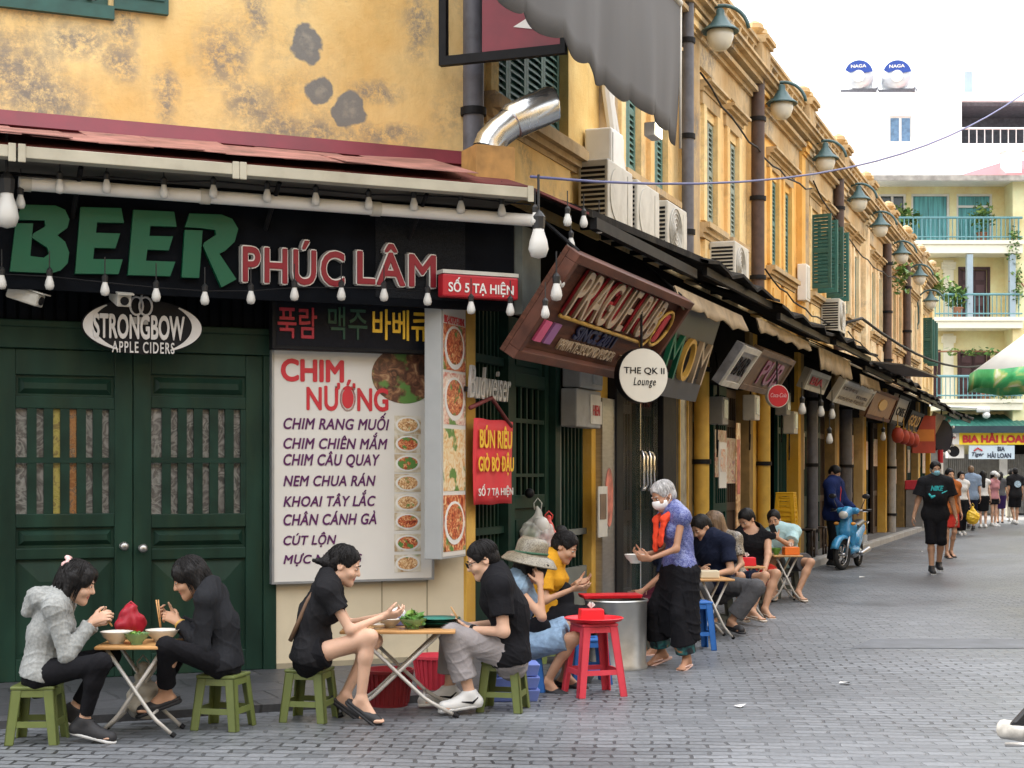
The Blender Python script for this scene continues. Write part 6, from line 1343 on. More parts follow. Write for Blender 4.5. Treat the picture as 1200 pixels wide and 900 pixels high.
y_ = 43.0; c = W(1105, 511, y_); t = thing('bulb_ring_sign', 'round dark sign edged with white bulbs at the end of the row', 'sign', c, R(10)); m = MB(); m.prism(ell_pts(0, 0, .30, .46, 30), 0, 0.15); m.build('disc', mat('navy_disc', (0.012, 0.014, 0.025), 0.5), t)
m = MB()
for i in range(12): m.ball((.33 * math.cos(i * .5236), -0.03, .5 * math.sin(i * .5236)), .05, 8, 6)
m.build('bulbs', BULBG, t, True); m = MB(); m.tube([(0, .1, .4), (0, .1, .9)], 0.02, 6); m.build('hanger', BLACK, t)
t = thing('striped_post', 'red and white striped post at the street corner', 'post', W(1102, GY and 620, GY(620))); H_ = W(1102, 527, GY(620)).z
for i in range(6):
    m = MB(); m.tube([(0, 0, H_ * i / 6), (0, 0, H_ * (i + 1) / 6 - .002)], 0.075, 10); m.build('band', RED if i % 2 else WHITE, t, 40)
# ------------------------------------------------------------------ bulbs and cables
def bulb():
    t = thing('light_bulb', 'x', 'bulb', (0, 0, 0), 0, 'bulbs strung along the canopy')
    m = MB(); m.lathe([(0.001, -0.088), (0.022, -0.082), (0.030, -0.060), (0.026, -0.035), (0.017, -0.008), (0.016, 0.0)], 12); m.build('bulb', BULBG, t, True)
    m = MB(); m.lathe([(0.018, 0.0), (0.021, 0.035), (0.010, 0.05), (0.004, 0.055), (0.004, 0.16)], 8); m.build('socket', SOCK, t); return t
B0 = bulb(); nb_ = 0
def hang(frame, p, pts, labs, sc=1.08):
    global nb_
    for (u, v), lb_ in zip(pts, labs):
        h_ = frame.hit(u, v, p); t = B0 if nb_ == 0 else copy_tree(B0); nb_ += 1; t.location = frame.w(h_[0], p, h_[1] + 0.05 * sc); t.scale = (sc,) * 3; t['label'] = lb_
ordn = ['first', 'second', 'third', 'fourth', 'fifth', 'sixth', 'seventh', 'eighth', 'ninth', 'tenth', 'eleventh']
hang(F1, 0.86, [(70, 220), (125, 220), (192, 226), (250, 226), (313, 231), (370, 235), (432, 240), (485, 241), (540, 244), (588, 248)], ['white bulb hanging before the white tube, %s from the left' % o_ for o_ in ordn])
hang(F1, 0.66, [(2, 332), (58, 333), (123, 340), (183, 347), (240, 351), (294, 350), (345, 346), (400, 346), (450, 347), (501, 352)], ['white bulb under the green and red letters, %s from the left' % o_ for o_ in ordn])
hang(F1, 0.80, [(24, 238), (552, 362), (598, 364)], ['white bulb beside the big bulb at the left end of the letter board', 'white bulb under the left half of the red address sign', 'white bulb under the right end of the red address sign'])
hang(F2, 1.0, [(627, 258), (665, 259), (684, 261), (702, 268)], ['white bulb above the big bulb at the board corner', 'white bulb first of three under the black corner canopy', 'white bulb middle of three under the black corner canopy', 'white bulb last of three under the black corner canopy'])
hang(F2, 0.95, [(669, 287), (657, 331), (639, 367)], ['white bulb above the top corner of the wooden sign', 'white bulb at the left end of the tube letters', 'white bulb low beside the wooden sign frame'])
hang(F1, 0.9, [(8, 250)], ['big white bulb at the left end of the canopy'], 2.6); hang(F2, 1.02, [(631, 288)], ['big white bulb at the corner of the black board'], 2.4); hang(F2, 0.95, [(652, 344)], ['round cream globe bulb against the wooden sign'], 1.5)
hang(F2, 0.8, [(940, 480), (962, 483), (975, 486), (972, 515), (1035, 512)], ['white lamp bulb beside the small grey light box', 'white lamp bulb under the tilted cream board', 'small cluster bulb under the tilted cream board', 'white lamp bulb low under the cream board', 'white lamp bulb under the brown plank board'], 1.9)
def cable(lab, pts, r, mt): m = MB(); m.tube(pts, r, 6); tag(m.build('cable', mt, None, True), lab, 'cable')
def f1w(s_, p, z): return F1.w(s_, p, z)
pz = lambda u, v, p: F1.w(F1.hit(u, v, p)[0], p, F1.hit(u, v, p)[1])
cable('thin black cable carrying the upper row of bulbs', [pz(u, v, .86) for u, v in ((-20, 203), (70, 209), (125, 207), (192, 213), (250, 212), (313, 218), (370, 222), (432, 228), (485, 229), (540, 231), (622, 240))], 0.006, BLACK)
cable('thin black cable carrying the lower row of bulbs', [pz(u, v, .66) for u, v in ((-20, 320), (58, 324), (123, 331), (183, 337), (240, 341), (294, 341), (345, 337), (400, 337), (450, 338), (505, 342))], 0.005, BLACK)
BLU = mat('blue_wire', (0.09, 0.10, 0.22), 0.5); c0, c1 = W(622, 207, 11.2), W(1215, 98, 24.0)
cable('thin blue wire strung across the street to the upper right', [c0.lerp(c1, i / 16) - Vector((0, 0, 0.55 * 4 * (i / 16) * (1 - i / 16))) for i in range(17)], 0.011, BLU)
c0, c1 = W(985, 378, 30), W(1165, 424, 50); cc = [W(985, 392, 30), W(992, 378, 30), W(1010, 373, 31)]
cable('black cable sagging from the row to the yellow building', cc + [cc[-1].lerp(c1, i / 10) - Vector((0, 0, 0.5 * 4 * (i / 10) * (1 - i / 10))) for i in range(1, 11)], 0.03, BLACK)
def cctv(lab, u, v, p, rz):
    h_ = F1.hit(u, v, p); t = thing('security_camera', lab, 'security camera', F1.w(h_[0], p, h_[1]), F1.rz + rz, 'security cameras over the door'); t.rotation_euler = (R(18), 0, F1.rz + rz)
    m = MB(); m.box(-0.05, 0.05, -0.24, 0.0, -0.045, 0.045); m.build('case', OFFW, t, False, 0.012); m = MB(); m.box(-0.058, 0.058, -0.27, 0.0, 0.047, 0.056); m.build('hood', OFFW, t); m = MB(); m.lathe([(0.03, 0), (0.03, 0.01), (0.015, 0.012)], 12, MT((0, -0.24, 0), (R(90), 0, 0))); m.build('lens', BLACK, t); m = MB(); m.tube([(0, -0.02, 0), (0, 0.14, 0.02), (0, 0.2, 0.02)], 0.018, 6); m.build('mount', BLACK, t)
cctv('cream security camera pointing right under the letters at the far left', 12, 341, 0.34, R(55)); cctv('cream security camera pointing down at the street above the oval sign', 136, 344, 0.30, R(5))

for i, (u, v, lb_) in enumerate(((846, 497, 'small grey meter box over the posters on the green doors'), (884, 492, 'small cream meter box on the tan pillar with a paper tag'), (921, 486, 'small grey meter box below the round red disc'), (930, 508, 'lower of two small grey boxes past the round red disc'))):
    h_ = F2.hit(u, v, .2); t = thing('meter_box', lb_, 'meter box', F2.w(h_[0], .03, h_[1]), F2.rz, 'small meter boxes along the row'); m = MB(); m.box(0, .34, -.18, 0, 0, .36); m.build('case', OFFW if i % 2 else MATS['meter_grey'], t, False, .012); m = MB(); m.box(.05, .29, -.19, -.181, .08, .32); m.build('meter_window', MATS['meter_glass'], t)
    m = MB(); m.tube([(.17, -.08, .36), (.18, -.08, .7), (.1, -.06, .95)], .015, 6); m.tube([(.12, -.08, 0), (.10, -.08, -.3), (.2, -.06, -.42), (.3, -.05, -.2)], .012, 6); m.build('cables', BLACK, t, True)
for i, (u, v, w_, hh, lb_) in enumerate(((842, 545, .42, .6, 'white printed poster on the dark green shop doors'), (862, 560, .26, 1.5, 'tall brown photo strip poster beside the black post'), (700, 600, .30, .5, 'pale notice low on the steel panel'))):
    h_ = F2.hit(u, v, .16); t = thing('wall_poster', lb_, 'poster', F2.w(h_[0], .16, h_[1] - hh / 2), F2.rz, 'posters on the shop fronts'); m = MB(); m.box(0, w_, -.012, 0, 0, hh); m.build('sheet', [PAPERW, food('strip_poster', TAN_DISH, 6, 7., -.3), OFFW][i], t); m = MB(); m.box(w_ * .15, w_ * .85, -.016, -.0125, hh * .35, hh * .85); m.build('print', [food('poster_print', [(.35, (.5, .2, .1)), (.5, (.6, .5, .4)), (.65, (.3, .3, .35))], 9, 4., -.5), MATS['faded_print'], BRG][i], t)

for i, (sa, za, sb, zb_, p_, sag) in enumerate(((7.1, 6.45, 15.1, 6.4, .2, .25), (11.0, 4.5, 19.0, 4.4, .22, .2), (15.0, 6.5, 27.0, 6.3, .25, .35), (19.0, 4.3, 31.0, 4.2, .25, .2))):
    cable('black cable sagging along the row, %s' % ('high past the second street lamp', 'low past the white meter box', 'high over the faded houses', 'low beyond the tipped canopy sheet')[i], [F2.w(sa + (sb - sa) * j / 14, p_, za + (zb_ - za) * j / 14 - sag * 4 * (j / 14) * (1 - j / 14) + .03 * math.sin(j * 2.3 + i)) for j in range(15)], .014, BLACK)
# ------------------------------------------------------------------ the other side of the street (beyond the right edge of the photograph)
for k_, (a, b) in enumerate(zip([2.4, 6.3, 10.3, 14.3, 18.3, 22.2, 26.2, 30.2, 34.0], range(9))):
    src = [o for o in COL.objects if o.name.startswith('row_house') and o.type == 'EMPTY' and o.parent is None][(k_ * 4) % 9]
    copy_tree(src, None, F2.w(a + 3.9, 7.6), F2.rz + math.pi, 'ochre row house across the street, outside the right edge of the photo')
for k_ in range(10):  # second unseen row, added behind the camera to block low sky light
    src = [o for o in COL.objects if o.name.startswith('row_house') and o.type == 'EMPTY' and o.parent is None][(k_ * 4) % 9]
    copy_tree(src, None, F1.w(-18 + k_ * 3.9 + 3.9, 16.5), F1.rz + math.pi, 'unseen ochre row house added behind the camera to block low sky light').scale = (1, 1, 1.15)

# ------------------------------------------------------------------ the yellow building closing the street
PY = stucco('pale_yellow', (0.80, 0.73, 0.42), 0.15, 0.08, 21.0); PYT = mat('cream_trim', (0.82, 0.78, 0.62), 0.7, var=0.04, dirt=0.1, dcol=(0.5, 0.45, 0.35)); BRD = mat('maroon_door', (0.055, 0.022, 0.025), 0.5, var=0.2)
BLP = mat('pale_blue_paint', (0.34, 0.42, 0.46), 0.5, var=0.06); TEAL = mat('teal_rail', (0.14, 0.30, 0.32), 0.5); CURB = mat('teal_curtain', (0.10, 0.34, 0.36), 0.5, var=0.5, scale=5, stretch=(3, 1, .2)); TGREEN = mat('awning_green', (0.02, 0.11, 0.085), 0.55, var=0.15, bump=0.1)
YB = 57.0; KB = YB / FPX
def bx(u): return (u - U0) * KB
def bz(v): return CH + (HV - v) * KB
bd = thing('balcony_building', 'pale yellow three storey building with balconies and maroon doors closing the end of the street', 'building', (bx(1040), YB, 0))
ox = bx(1040); X = lambda u: bx(u) - ox
xl, xr = X(1004), X(1186)
m = MB(); wall_holes(m, xl, xr, 3.4, bz(216), [(X(1125), X(1157), bz(478), bz(415)), (X(1088), X(1099), bz(478), bz(413)), (X(1126), X(1157), bz(381), bz(316)), (X(1030), X(1062), bz(290), bz(227)), (X(1068), X(1113), bz(290), bz(227)), (X(1121), X(1163), bz(290), bz(227))], 0, 0.3); m.build('wall', PY, bd)
m = MB(); m.box(xl, xr, 0.31, 9, 0, bz(216)); m.box(xr - .3, xr + 0.6, -1.0, 9, 3.4, bz(212)); m.box(xr + 0.61, xr + 12, 0.2, 9, 0, bz(214)); m.build('side_wall', PY, bd)
m = MB()
for i in range(26): m.box(xr + 0.605, xr + 1.4, 0.15, 0.199, 3.5 + i * 0.35, 3.52 + i * .35)
m.build('wall_groove', PYT, bd)
for u0, u1, v0, v1 in ((1125, 1157, 478, 415), (1088, 1099, 478, 413), (1126, 1157, 381, 316)):
    for q in (0, 1):
        a, b = X(u0) + (X(u1) - X(u0)) * q / 2 + .01, X(u0) + (X(u1) - X(u0)) * (q + 1) / 2 - .01; m = MB(); m.box(a, b, 0.1, 0.16, bz(v0), bz(v1)); df = m.build('door_leaf', BRD, bd)
        for j in range(4): m = MB(); m.box(a + .08, b - .08, 0.085, 0.099, bz(v0) + .25 + j * .48, bz(v0) + .25 + j * .48 + .3); m.build('door_panel', mat('maroon_light', (0.10, 0.05, 0.055), 0.5), df)
    m = MB(); m.box(X(u0) - .1, X(u0), -.03, .05, bz(v0), bz(v1) + .1); m.box(X(u1), X(u1) + .1, -.03, .05, bz(v0), bz(v1) + .1); m.box(X(u0), X(u1), -.03, .05, bz(v1), bz(v1) + .1); m.build('door_frame', BRD, bd)
for u0, u1, mt, nm in ((1030, 1062, GLASS, 2), (1068, 1113, CURB, 1), (1121, 1163, CURB, 3)):
    m = MB(); z0, z1_ = bz(290), bz(227); a, b = X(u0), X(u1); f = .08
    m.box(a, a + f, .05, .13, z0, z1_); m.box(b - f, b, .05, .13, z0, z1_); m.box(a + f, b - f, .05, .13, z1_ - f, z1_); m.box(a + f, b - f, .05, .13, z0, z0 + f)
    if nm == 2: m.box((a + b) / 2 - .04, (a + b) / 2 + .04, .05, .13, z0 + f, z1_ - f)
    if nm == 3: m.box(a + f, b - f, .05, .13, bz(243), bz(243) + f)
    wf = m.build('window', WHITEP, bd); m = MB(); m.box(a + f, b - f, .14, .16, z0 + f, z1_ - f); m.build('pane', mt, wf)
for v0, v1, u0, u1 in ((482, 470, 1088, 1186), (388, 376, 1086, 1186), (302, 288, 1010, 1186)):
    m = MB(); m.box(X(u0), xr, -1.2, -0.01, bz(v0), bz(v1)); m.box(X(u0) - .05, xr + .05, -1.26, -1.201, bz(v1) - .12, bz(v1) + .02); m.build('balcony_slab', PYT, bd)
    m = MB(); zt_ = bz(v1) + .85; n_ = int((xr - X(u0)) / .16)
    m.tube([(X(u0), -1.15, zt_), (xr, -1.15, zt_)], .045, 8); m.tube([(X(u0), -1.15, bz(v1) + .15), (xr, -1.15, bz(v1) + .15)], .03, 6)
    for i in range(n_ + 1): m.tube([(X(u0) + i * .16, -1.15, bz(v1) + .02), (X(u0) + i * .16, -1.15, zt_)], .032 if v0 == 302 and i % 2 == 0 else .018, 5)
    m.build('railing', TEAL if v0 != 388 else MATS['teal_rail'], bd)
for u in (1126, 1175):
    m = MB(); m.box(X(u) - .11, X(u) + .11, -1.17, -.95, bz(376) , bz(303)); m.build('column', BLP, bd, False, .02)
for v0, v1 in ((470, 391), (376, 305)):
    m = MB(); m.box(X(1105), X(1117), -.06, -.001, bz(v0), bz(v1)); cornice(m, X(1103), X(1119), bz(v1) - .35, [(.08, .09), (.1, .14), (.08, .18)]); m.box(X(1107), X(1115), -.075, -.061, bz(v0) + .2, bz(v1) - .5); m.build('pilaster', PYT, bd)
m = MB(); rz0 = bz(215); m.add([(xl - .6, -1.6, rz0), (xr + 1.4, -1.6, rz0), (xr + 1.4, 8, rz0), (xl - .6, 8, rz0), (xl + 1.2, 2, bz(178)), (xr - 1, 2, bz(196)), (xr - 1, 4, bz(196)), (xl + 1.2, 4, bz(178)), (xl - .6, -1.6, rz0 - .12), (xr + 1.4, -1.6, rz0 - .12), (xr + 1.4, 8, rz0 - .12), (xl - .6, 8, rz0 - .12)],
      [(0, 1, 5, 4), (1, 2, 6, 5), (2, 3, 7, 6), (3, 0, 4, 7), (4, 5, 6, 7), (8, 9, 1, 0), (9, 10, 2, 1), (10, 11, 3, 2), (11, 8, 0, 3), (11, 10, 9, 8)]); m.build('roof', mat('white_tin', (0.85, 0.84, 0.82), 0.5, var=.05, dirt=.15, dcol=(.5, .45, .4)), bd)
m = MB(); m.box(xl - .6, xr + 1.4, -1.64, -1.601, rz0 - .2, rz0); m.build('roof_edge', mat('old_tin_edge', (0.35, 0.32, 0.28), .7, var=.4, scale=3, dirt=.4), bd)
# ground floor: shutter gate, near-black slab painted as the side room's shade, white pier
m = MB()
for i in range(52): m.box(X(1112) + i * .075, X(1112) + i * .075 + .05, 0.02, 0.06, 0.05, 2.25)
m.box(X(1112), X(1170), .061, .08, 0.05, 2.25); m.build('folding_gate', mat('gate_grey', (0.20, 0.19, 0.17), .5, var=.2), bd)
m = MB(); m.box(X(1171), X(1180), -.05, .3, 0, 2.6); m.build('pier', WHITEP, bd); m = MB(); m.box(X(1181), xr + 8, 0.1, .19, 0, 2.6); m.build('opening_shade', DARK, bd); m = MB(); m.box(xl, X(1111), .0, .3, 0, 3.39); m.build('lower_wall', mat('grey_lower_wall', (.20, .19, .17), .8, var=.2), bd)
m = MB(); m.box(X(1112), xr + 8, 0.0, .3, 2.62, 3.39); m.build('lintel_wall', PY, bd)
t = thing('green_awning', 'dark green metal awning across the front of the yellow building', 'awning', (bx(1092), YB - .02, 0)); w_ = bx(1290) - bx(1092)
m = MB(); n_ = 60; vs, fs = [], []
for i in range(n_ + 1):
    zz = .025 * (i % 2); vs += [(w_ * i / n_, -.02, bz(486) + zz), (w_ * i / n_, -1.9, bz(502) + zz)]
for i in range(n_): fs.append((i * 2, i * 2 + 1, i * 2 + 3, i * 2 + 2))
nv = len(vs); m.add(vs + [(x, y, z - .04) for x, y, z in vs], fs + [tuple(q + nv for q in f[::-1]) for f in fs] + [(i * 2 + 1, i * 2 + 1 + nv, i * 2 + 3 + nv, i * 2 + 3) for i in range(n_)]); m.build('roof_sheet', TGREEN, t)
m = MB(); m.box(0, w_, -1.95, -1.905, bz(509), bz(501)); m.build('fascia', mat('navy_fascia', (.02, .04, .05), .5), t)
y_ = YB - 1.7; q_ = y_ / FPX; u2 = lambda u: (u - U0) * q_; v2_ = lambda v: CH + (HV - v) * q_
t = thing('shop_sign', 'long yellow shop sign with red capital letters under the green awning', 'sign', (u2(1112), y_, v2_(521))); w_ = u2(1230) - u2(1112); h_ = v2_(506) - v2_(521)
m = MB(); m.box(0, w_, 0, .1, 0, h_); m.build('panel', mat('sign_yellow', (.82, .60, .03), .5, var=.04), t); m = MB(); m.box(0, u2(1124) - u2(1112), -.006, -.001, 0, h_); m.build('emblem', PAPERW, t); lettering('89', (.06, h_ * .45, .26, h_ * .8), -.02, NRED, t, bold=.02)
lettering('BIA HẢI LOAN', (u2(1128) - u2(1112), h_ * .14, u2(1207) - u2(1112), h_ * .92), -.03, MRED, t, bold=.05, depth=.02)
t = thing('shop_sign', 'pale blue shop sign with black letters hanging below the yellow sign', 'sign', (u2(1136), y_, v2_(538))); w_ = u2(1189) - u2(1136); h_ = v2_(522) - v2_(538)
m = MB(); m.box(0, w_, 0, .1, 0, h_); m.build('panel', mat('sign_pale_blue', (.52, .62, .68), .5, var=.03), t); INK = mat('ink_navy', (.02, .03, .06), .5)
lettering('BIA', (w_ * .62, h_ * .58, w_ * .78, h_ * .92), -.02, INK, t, bold=.03); lettering('HẢI LOAN', (w_ * .40, h_ * .08, w_ * .92, h_ * .56), -.02, INK, t, bold=.03); lettering('Tiger', (w_ * .05, h_ * .12, w_ * .32, h_ * .5), -.02, INK, t, bold=.02, shear=.2); m = MB(); m.tube([(w_ * .1, -.02, h_ * .6), (w_ * .18, -.02, h_ * .8), (w_ * .28, -.02, h_ * .62)], .03, 6); m.build('emblem', MRED, t)
t = thing('air_conditioner', 'white air conditioner beside the pale blue shop sign', 'air conditioner', (u2(1112), y_ + .5, v2_(537))); m = MB(); m.box(0, .62, -.3, 0, 0, .5); m.build('case', WHITEP, t, False, .02); m = MB(); m.prism(ell_pts(.24, .25, .2, .2, 20), -.31, -.301); m.build('fan_grille', BLACK, t)
t = thing('security_camera', 'white dome camera on an arm above the green awning', 'security camera', (bx(1140), YB - 1.3, bz(480))); m = MB(); m.box(-.25, .2, -.1, .1, -.15, .05); m.ball((.1, 0, -.25), .14); m.build('case', WHITEP, t, True); m = MB(); m.tube([(-.2, 0, 0), (-2.3, .1, .12)], .04, 6); m.build('arm', WHITEP, t)
# plants on the balconies
LEAF = mat('leaf_green', (0.075, 0.16, 0.035), .6, var=.5, scale=3); LEAF2 = mat('leaf_light', (.16, .24, .05), .6, var=.4, scale=3); POT = mat('clay_pot', (.30, .14, .08), .8, var=.2)
def leaves(mb, c, r, n, size, seed, drop=0.0):
    q = random.Random(seed)
    for _ in range(n):
        d = Vector((q.gauss(0, 1), q.gauss(0, 1), q.gauss(0, 1))).normalized() * (q.random() ** .5); p_ = Vector(c) + Vector((d.x * r[0], d.y * r[1], d.z * r[2] - drop * q.random()))
        a = Vector((q.uniform(-1, 1), q.uniform(-1, 1), q.uniform(-.6, .6))).normalized(); b = a.cross(Vector((q.uniform(-1, 1), q.uniform(-1, 1), q.uniform(-1, 1)))).normalized(); s_ = size * q.uniform(.6, 1.3)
        mb.cur = 0 if q.random() < .6 else 1; mb.add([p_ - a * s_, p_ - b * s_ * .45, p_ + a * s_, p_ + b * s_ * .45], [(0, 1, 2, 3)])
def plant(lab, c, r, n, size, seed, pot=True, stem=None):
    t = thing('potted_plant' if pot else 'climbing_plant', lab, 'plant', c, 0, 'plants on the balconies'); m = MB(); leaves(m, (0, 0, r[2] + (.35 if pot else 0)), r, n, size, seed); m.build('foliage', [LEAF, LEAF2], t)
    m = MB()
    if pot: m.lathe([(.14, 0), (.2, .32), (.22, .32), (.22, .36), (.1, .36)], 12); m.build('pot', POT, t)
    else: m.tube([(-r[0], 0, r[2]), (0, .02, r[2] * 1.2), (r[0], 0, r[2] * .8)], .03, 5); m.build('stem', POT, t)
plant('spiky potted plant at the left end of the middle balcony', (bx(1113), YB - 1.0, bz(375)), (.55, .35, .42), 130, .16, 1); plant('tree like potted plant before the teal curtained window', (bx(1143), YB - .8, bz(288)), (.5, .4, .6), 200, .10, 2); plant('yellow green bush at the left window of the top floor', (bx(1050), YB - .8, bz(288)), (.75, .4, .55), 260, .13, 3)
plant('trailing plant over the right end of the top balcony', (bx(1176), YB - 1.1, bz(318)), (.32, .3, .8), 130, .09, 4, False); plant('creeper hanging along the upper column on the right', (bx(1180), YB - 1.1, bz(366)), (.28, .2, 1.0), 130, .09, 5, False)
plant('creeper spreading over the lower balcony door', (bx(1130), YB - .8, bz(420)), (1.5, .3, .18), 90, .10, 6, False); plant('bushy creeper on the right of the lower balcony', (bx(1166), YB - 1.15, bz(478)), (.7, .3, .6), 170, .09, 7, False); plant('low leafy plant behind the lower balcony railing', (bx(1148), YB - .8, bz(470)), (.5, .25, .3), 110, .10, 8)
m = MB(); leaves(m, (0, 0, 0), (.3, .25, .45), 130, .08, 9, .4); s_ = s2(1048, .1); t = thing('wall_fern', 'fern tuft growing out of the wall by the brown drainpipe', 'plant', F2.w(s_, .25, z2(1046, 312, .1))); m.build('foliage', [LEAF, LEAF2], t); m = MB(); m.tube([(-.1, .2, -.2), (0, 0, .1)], .03, 5); m.build('stem', POT, t)
m = MB(); leaves(m, (0, 0, 0), (.7, .4, .4), 260, .10, 10); t = thing('roof_bush', 'bright green bush on the wall top at the far end of the row', 'plant', F2.w(37.0, .2, z2(1083, 318, .1) - .2)); m.build('foliage', [LEAF2, LEAF], t); m = MB(); m.tube([(0, .3, -.6), (0, 0, .1)], .05, 5); m.build('stem', POT, t)
# white block behind with tanks and terrace
WB = mat('white_render', (0.88, 0.88, 0.87), .7, var=.02); YW = 78.0; q_ = YW / FPX; u3 = lambda u: (u - U0) * q_; v3_ = lambda v: CH + (HV - v) * q_
wb = thing('white_building', 'tall plain white building rising behind the yellow one', 'building', (u3(950), YW, 0)); XX = lambda u: u3(u) - u3(950)
m = MB(); wall_holes(m, 0, XX(1330), 0, v3_(108), [(XX(1042), XX(1068), v3_(167), v3_(136)), (XX(1127), XX(1250), v3_(168), v3_(118))], 0, .3); m.box(0, XX(1126), .31, 9, 0, v3_(109)); m.box(XX(1126), XX(1330), 3.2, 9, 0, v3_(109)); m.box(XX(1126), XX(1330), .31, 3.19, 0, v3_(169)); m.build('wall', WB, wb)
m = MB(); m.box(XX(1042), XX(1068), .1, .16, v3_(167), v3_(136)); wf = m.build('window', WHITEP, wb)
for a, b in ((1044, 1054), (1057, 1067)): m = MB(); m.box(XX(a), XX(b), .08, .099, v3_(165), v3_(138)); m.build('pane', mat('blue_pane', (.10, .19, .30), .15, var=.3), wf)
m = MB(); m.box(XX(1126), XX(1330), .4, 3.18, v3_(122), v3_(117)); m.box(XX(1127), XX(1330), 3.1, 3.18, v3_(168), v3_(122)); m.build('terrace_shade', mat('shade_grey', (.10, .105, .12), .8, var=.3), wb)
m = MB(); m.tube([(XX(1127), .1, v3_(150)), (XX(1250), .1, v3_(150))], .06, 6)
for i in range(14): m.tube([(XX(1127) + i * .4, .1, v3_(168)), (XX(1127) + i * .4, .1, v3_(150))], .03, 5)
m.build('terrace_railing', WHITEP, wb)
for i, (u, lb_) in enumerate(((1012, 'round blue and white water tank on the left of two on the white roof'), (1057, 'round blue and white water tank on the right of two on the white roof'))):
    r_ = 17.5 * q_; t = thing('water_tank', lb_, 'water tank', (u3(u), YW + 1.2, v3_(108)), R(-12), 'water tanks on the roof')
    m = MB(); m.lathe([(r_ * .35, -1.25), (r_ * .8, -1.18), (r_, -1.0), (r_, 1.0), (r_ * .8, 1.18), (r_ * .3, 1.25)], 28, MT((0, 0, r_ + .15), (R(90), 0, 0))); m.build('tank', mat('tank_white', (.55, .58, .62), .4, metal=.3, var=.05), t, 40)
    m = MB(); P_ = [(r_ * .93 * math.cos(R(a)), r_ + .15 + r_ * .93 * math.sin(R(a))) for a in range(8, 173, 11)] + [(-r_ * .55, r_ + .25), (-r_ * .1, r_ * 1.45), (r_ * .4, r_ + .2)]; m.prism(P_, -1.285, -1.255); m.build('blue_band', mat('tank_blue', (.02, .06, .30), .4), t)
    m = MB(); m.prism(ell_pts(0, r_ + .05, r_ * .4, r_ * .4, 20), -1.31, -1.287); m.build('end_cap', WHITEP, t); lettering('NAGA', (-r_ * .5, r_ * 1.62, r_ * .5, r_ * 1.84), -1.30, WHITE, t, bold=.03)
    m = MB(); m.box(-.9, .9, -1.1, -1.0, 0, .2); m.box(-.9, .9, 1.0, 1.1, 0, .2); m.tube([(r_ * .9, 1.0, .1), (r_ * 1.3, 1.0, r_)], .05, 5); m.tube([(r_ * 1.3, -1.0, .1), (r_ * 1.3, 1.0, r_)], .04, 5); m.build('stand', GREY, t)
t = thing('roof_post', 'pale green post sticking up from the roof beside the terrace', 'post', (u3(1141), YW + 1, v3_(118))); m = MB(); m.box(-.2, .2, -.1, .1, 0, v3_(78) - v3_(118)); m.build('post', BLP, t)
t = thing('red_roof_house', 'low house with a red tin roof between the yellow and white buildings', 'house', (20.4, 70, 0)); m = MB(); m.box(0, 12, 0, 5, 0, 15.0); m.build('wall', WB, t); m = MB(); m.add([(-.5, -.6, 14.9), (12, -.6, 14.9), (12, 5, 14.9), (-.5, 5, 14.9), (3, 2.4, 16.3), (12, 2.4, 16.3)], [(0, 1, 5, 4), (2, 3, 4, 5), (3, 0, 4), (1, 2, 5), (0, 3, 2, 1)]); m.build('roof', mat('red_tin', (.50, .08, .09), .5, var=.15), t); m = MB(); m.box(2.2, 2.9, .2, 1.0, 15.0, 16.3); m.box(2.0, 3.1, .1, 1.1, 16.301, 16.45); m.build('chimney', WB, t)
# street parasol at the right edge
t = thing('street_parasol', 'green and white street parasol at the right edge of the street', 'parasol', (7.95, 21.5, 0)); m = MB(); n_ = 16
zt_, zr_ = 4.05, 2.72; r_ = 1.48
def ring(r, z, off=0): return [(r * math.cos(2 * math.pi * i / n_ + .1), r * math.sin(2 * math.pi * i / n_ + .1), z - (.03 if i % 2 else 0)) for i in range(n_)]
vs = [(0, 0, zt_)] + ring(r_ * .5, zt_ - .52) + ring(r_, zr_ + .26) + ring(r_ * 1.02, zr_); m.cur = 0; b_ = len(m.v)
f0 = [(0, 1 + i, 1 + (i + 1) % n_) for i in range(n_)] + [(1 + i, 1 + n_ + i, 1 + n_ + (i + 1) % n_, 1 + (i + 1) % n_) for i in range(n_)]; f1 = [(1 + n_ + i, 1 + 2 * n_ + i, 1 + 2 * n_ + (i + 1) % n_, 1 + n_ + (i + 1) % n_) for i in range(n_)]
m.add(vs, f0); m.cur = 1; m.add(vs, f1)
PGREEN = food('parasol_green', [(.35, (.03, .32, .10)), (.5, (.08, .48, .18)), (.6, (.5, .62, .2)), (.68, (.75, .8, .6))], 2.2, 3.0, -.5)
fb = m.build('canopy', [mat('parasol_white', (.82, .84, .80), .7, var=.03), PGREEN], t, 30); sm = fb.modifiers.new('thick', 'SOLIDIFY'); sm.thickness = .01
m = MB(); m.tube([(0, 0, 0.1), (0, 0, zt_ + .05)], .025, 8); m.build('pole', WHITEP, t, True); m = MB(); m.lathe([(.25, 0), (.25, .1), (.04, .14)], 16); m.build('base', BLACK, t)

